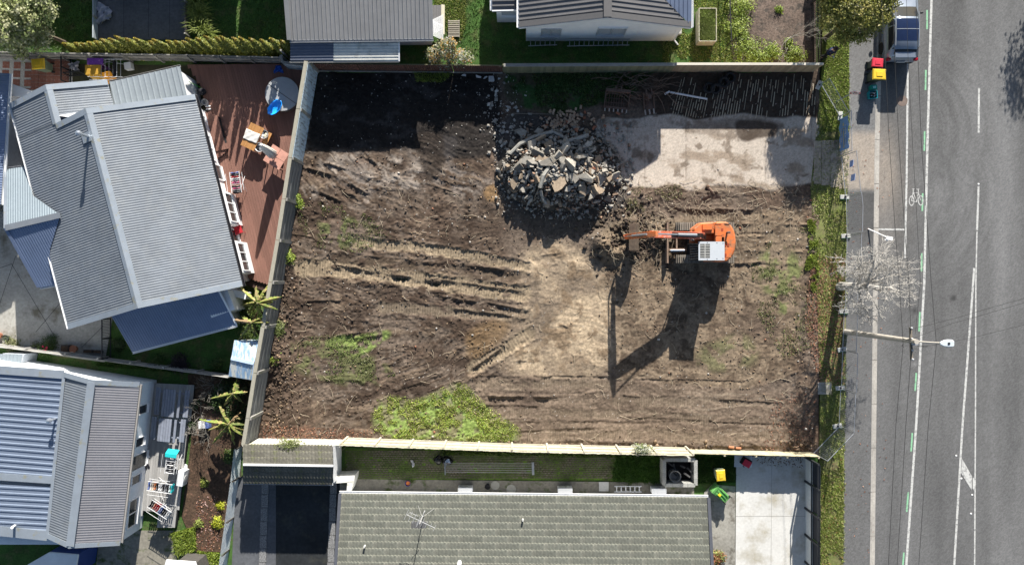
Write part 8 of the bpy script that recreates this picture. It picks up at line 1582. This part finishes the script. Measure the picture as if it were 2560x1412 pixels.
# ---- grass blades, litter: nobody could count them
def grass(label, poly, n, hgt, cols, seed, zf=None, w=.022, patch=None, thr=.45, pscale=40, name='grass', mask=None):
    q = sample_poly(poly, n)
    if mask is not None: ii = np.clip(((q[:, 1] - 168) / STEP).astype(int), 0, ny - 1); jj = np.clip(((q[:, 0] - 604) / STEP).astype(int), 0, nx - 1); q = q[mask[ii, jj] > rng.random(len(q))]
    if patch is not None: k = fb(q[:, 0] / pscale, q[:, 1] / pscale, patch, 4) > thr; q = q[k]
    n = len(q); r_ = np.random.default_rng(seed); zz = np.zeros(n) if zf is None else np.array([zf(a, b) for a, b in q]) if callable(zf) else np.full(n, zf)
    c_ = np.stack([(q[:, 0] - 1280) / S, (706 - q[:, 1]) / S, zz], -1); a = r_.uniform(0, 6.28, n); hh = hgt * r_.uniform(.5, 1.3, n); ww = w * r_.uniform(.6, 1.5, n); s_ = np.stack([np.cos(a), np.sin(a), 0 * a], -1) * ww[:, None]; ln = np.stack([r_.normal(0, .6, n) * hh, r_.normal(0, .6, n) * hh, hh], -1)
    V = np.stack([c_ - s_, c_ + s_, c_ + ln], 1).reshape(-1, 3); cl = fb(q[:, 0] / 14, q[:, 1] / 14, seed + 5, 3); col = tone(n, cols, seed, .22) * (.6 + .8 * cl)[:, None]
    o = np_mesh(name, V, np.arange(3 * n).reshape(-1, 3), m_leaf, None, col=np.repeat(col, 3, 0)); tag(o, label, 'grass', kind='stuff')
GG = [(.23, .31, .06), (.29, .35, .085), (.18, .26, .045)]; GY = [(.32, .34, .11), (.27, .29, .09), (.36, .34, .16)]; GD = [(.065, .135, .025), (.085, .15, .03)]  # lawn greens darker for shaded grass, brighter for sunlit: light in the colour
grass('bright grass left standing at the lower edge of the site', [(890, 1000), (1010, 970), (1130, 950), (1200, 960), (1230, 1010), (1290, 1045), (1330, 1103), (880, 1100)], 26000, .07, [(.34, .43, .075), (.40, .46, .11), (.28, .37, .06), (.44, .41, .18)], 71, lambda a, b: soil_z(a, b), patch=73, thr=.44, pscale=24, mask=z_grass ** .7)
grass('scraped grass remnants on the lower left soil', [(720, 845), (840, 835), (985, 828), (965, 870), (990, 940), (860, 960), (720, 930)], 5200, .06, [(.14, .18, .05), (.18, .20, .08)], 74, lambda a, b: soil_z(a, b), patch=75, thr=.50)
grass('scraped grass remnants on the upper left soil', [(750, 500), (900, 520), (980, 590), (900, 630), (770, 620), (740, 560)], 2600, .06, [(.14, .18, .05), (.18, .20, .08)], 76, lambda a, b: soil_z(a, b), patch=77, thr=.53)
grass('thin grass on the soil right of the digger', [(1870, 600), (2030, 560), (2040, 860), (1960, 900), (1890, 780)], 5200, .06, [(.16, .20, .06), (.20, .22, .09)], 78, lambda a, b: soil_z(a, b), patch=79, thr=.50)
grass('torn grass among the roots beside the digger', [(1560, 470), (1700, 460), (1720, 540), (1640, 600), (1570, 560)], 2400, .10, [(.20, .21, .09), (.28, .26, .15)], 80, lambda a, b: soil_z(a, b), patch=81, thr=.50)
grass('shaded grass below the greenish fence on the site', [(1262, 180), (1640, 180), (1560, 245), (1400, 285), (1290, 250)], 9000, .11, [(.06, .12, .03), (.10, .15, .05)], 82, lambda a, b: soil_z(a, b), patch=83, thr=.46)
grass('weeds below the brown corrugated fence', [(1035, 183), (1130, 183), (1110, 206), (1040, 205)], 900, .13, GG, 84, .03)
grass('bright weeds along the verge edge', [(2018, 545), (2042, 555), (2046, 700), (2035, 730), (2005, 700), (2022, 620)], 4200, .12, [(.24, .31, .05), (.30, .36, .07), (.18, .24, .04)], 85, .03, patch=86, thr=.50, pscale=18)
grass('grass of the verge beside the footpath', vg, 42000, .07, GY + GG, 87, .02, patch=88, thr=.42)
grass('sunlit grass of the verge beside the footpath near the car', [(2056, 90), (2122, 90), (2122, 330), (2050, 330)], 6000, .07, GG, 89, .02)
grass('sunlit grass of the lower verge by the footpath', [(2050, 1140), (2106, 1140), (2106, 1425), (2050, 1425)], 16000, .09, GG + GY, 119, .02, patch=120, thr=.38)
grass('sunlit lawn beside the raised bed', [(1660, -60), (1830, -60), (1840, 158), (1655, 160)], 15000, .08, GY + GG, 90, 0.0, patch=91, thr=.40)
grass('sunlit lawn by the charcoal fence', [(1085, -60), (1165, -60), (1165, 60), (1150, 110), (1085, 50)], 5000, .08, GY + GG, 92, 0.0)
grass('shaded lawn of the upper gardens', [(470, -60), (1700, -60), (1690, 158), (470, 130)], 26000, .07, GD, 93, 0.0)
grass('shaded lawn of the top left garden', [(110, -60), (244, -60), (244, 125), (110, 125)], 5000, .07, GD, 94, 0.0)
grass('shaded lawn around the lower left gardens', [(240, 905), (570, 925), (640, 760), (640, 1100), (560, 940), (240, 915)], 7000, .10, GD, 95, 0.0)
grass('grass in the raised bed', [(1743, 38), (1778, 38), (1778, 110), (1743, 110)], 4200, .17, [(.24, .31, .08), (.30, .34, .12)], 96, .66)
grass('bright grass mound beside the lower garden path', [(432, 1330), (490, 1315), (490, 1372), (440, 1385)], 3500, .16, LIME, 97, .03)
grass('grass at the foot of the lower garden path', [(495, 1375), (550, 1380), (545, 1420), (480, 1420)], 1800, .12, LIME, 98, .03)
grass('lush shaded grass beside the block fire pit', [(1540, 1140), (1645, 1135), (1650, 1205), (1530, 1200)], 5500, .22, [(.05, .12, .02), (.08, .16, .03)], 99, .02)
grass('grass between fire pit and driveway', [(1736, 1140), (1838, 1142), (1838, 1205), (1736, 1210)], 4200, .10, [(.05, .11, .02), (.08, .14, .03)], 100, .0)
grass('moss and grass along the inside of the bleached fence', [(1100, 1120), (1560, 1128), (1560, 1142), (1100, 1136)], 3500, .10, [(.09, .16, .02), (.12, .18, .03)], 101, .02)
def litter(label, poly, n, cols, seed, zf, size=.08): q = sample_poly(poly, n); pts = np.stack([(q[:, 0] - 1280) / S, (706 - q[:, 1]) / S, [zf(a, b) for a, b in q]], -1); o = leaves('fallen_leaves', pts, size, tone(n, cols, seed, .3), m_leaf, None, 2.0, seed, .7, kind='stuff'); tag(o, label, 'leaves')
BRN = [(.30, .14, .08), (.24, .12, .08), (.38, .22, .15), (.16, .07, .05)]
litter('fallen brown leaves under the bare tree on the verge', [(2030, 640), (2112, 640), (2110, 960), (2045, 960), (2010, 800)], 2600, BRN, 111, lambda a, b: .05 + max(0, soil_z(a, b) if a < 2040 else 0)); litter('fallen leaves in the lower corner of the site', [(1940, 980), (2040, 980), (2040, 1130), (1900, 1125)], 420, BRN, 112, lambda a, b: soil_z(a, b) + .03)
litter('fallen leaves by the lower left corner of the site', [(660, 1060), (930, 1075), (930, 1100), (650, 1100)], 500, BRN, 113, lambda a, b: soil_z(a, b) + .03); litter('fallen leaves in the lower bark bed', [(490, 1240), (560, 1240), (550, 1375), (490, 1375)], 420, BRN + [(.5, .34, .3)], 114, lambda a, b: .05); litter('stray leaves on the footpath, kerb and road edge', [(2112, 300), (2230, 300), (2215, 1412), (2108, 1412)], 150, BRN, 115, lambda a, b: .045 if a < 2176 else -.03); litter('fallen leaves at the head of the driveway', [(1885, 1142), (2010, 1142), (2010, 1170), (1900, 1160)], 110, [(.12, .07, .05), (.16, .10, .07)], 116, lambda a, b: .05); litter('leaves on the lower verge', [(2050, 1140), (2106, 1140), (2106, 1412), (2050, 1412)], 130, BRN, 117, lambda a, b: .08)
tree('round tree beyond the top right corner beside the road', G(2640, -190), [(G(2640, -190).x, G(2640, -190).y, 3.4, 1.5), (G(2665, -165).x, G(2665, -165).y, 2.8, 1.2)], 3000, .18, DKG, 8)
if bpy.context.view_layer: bpy.context.view_layer.update()
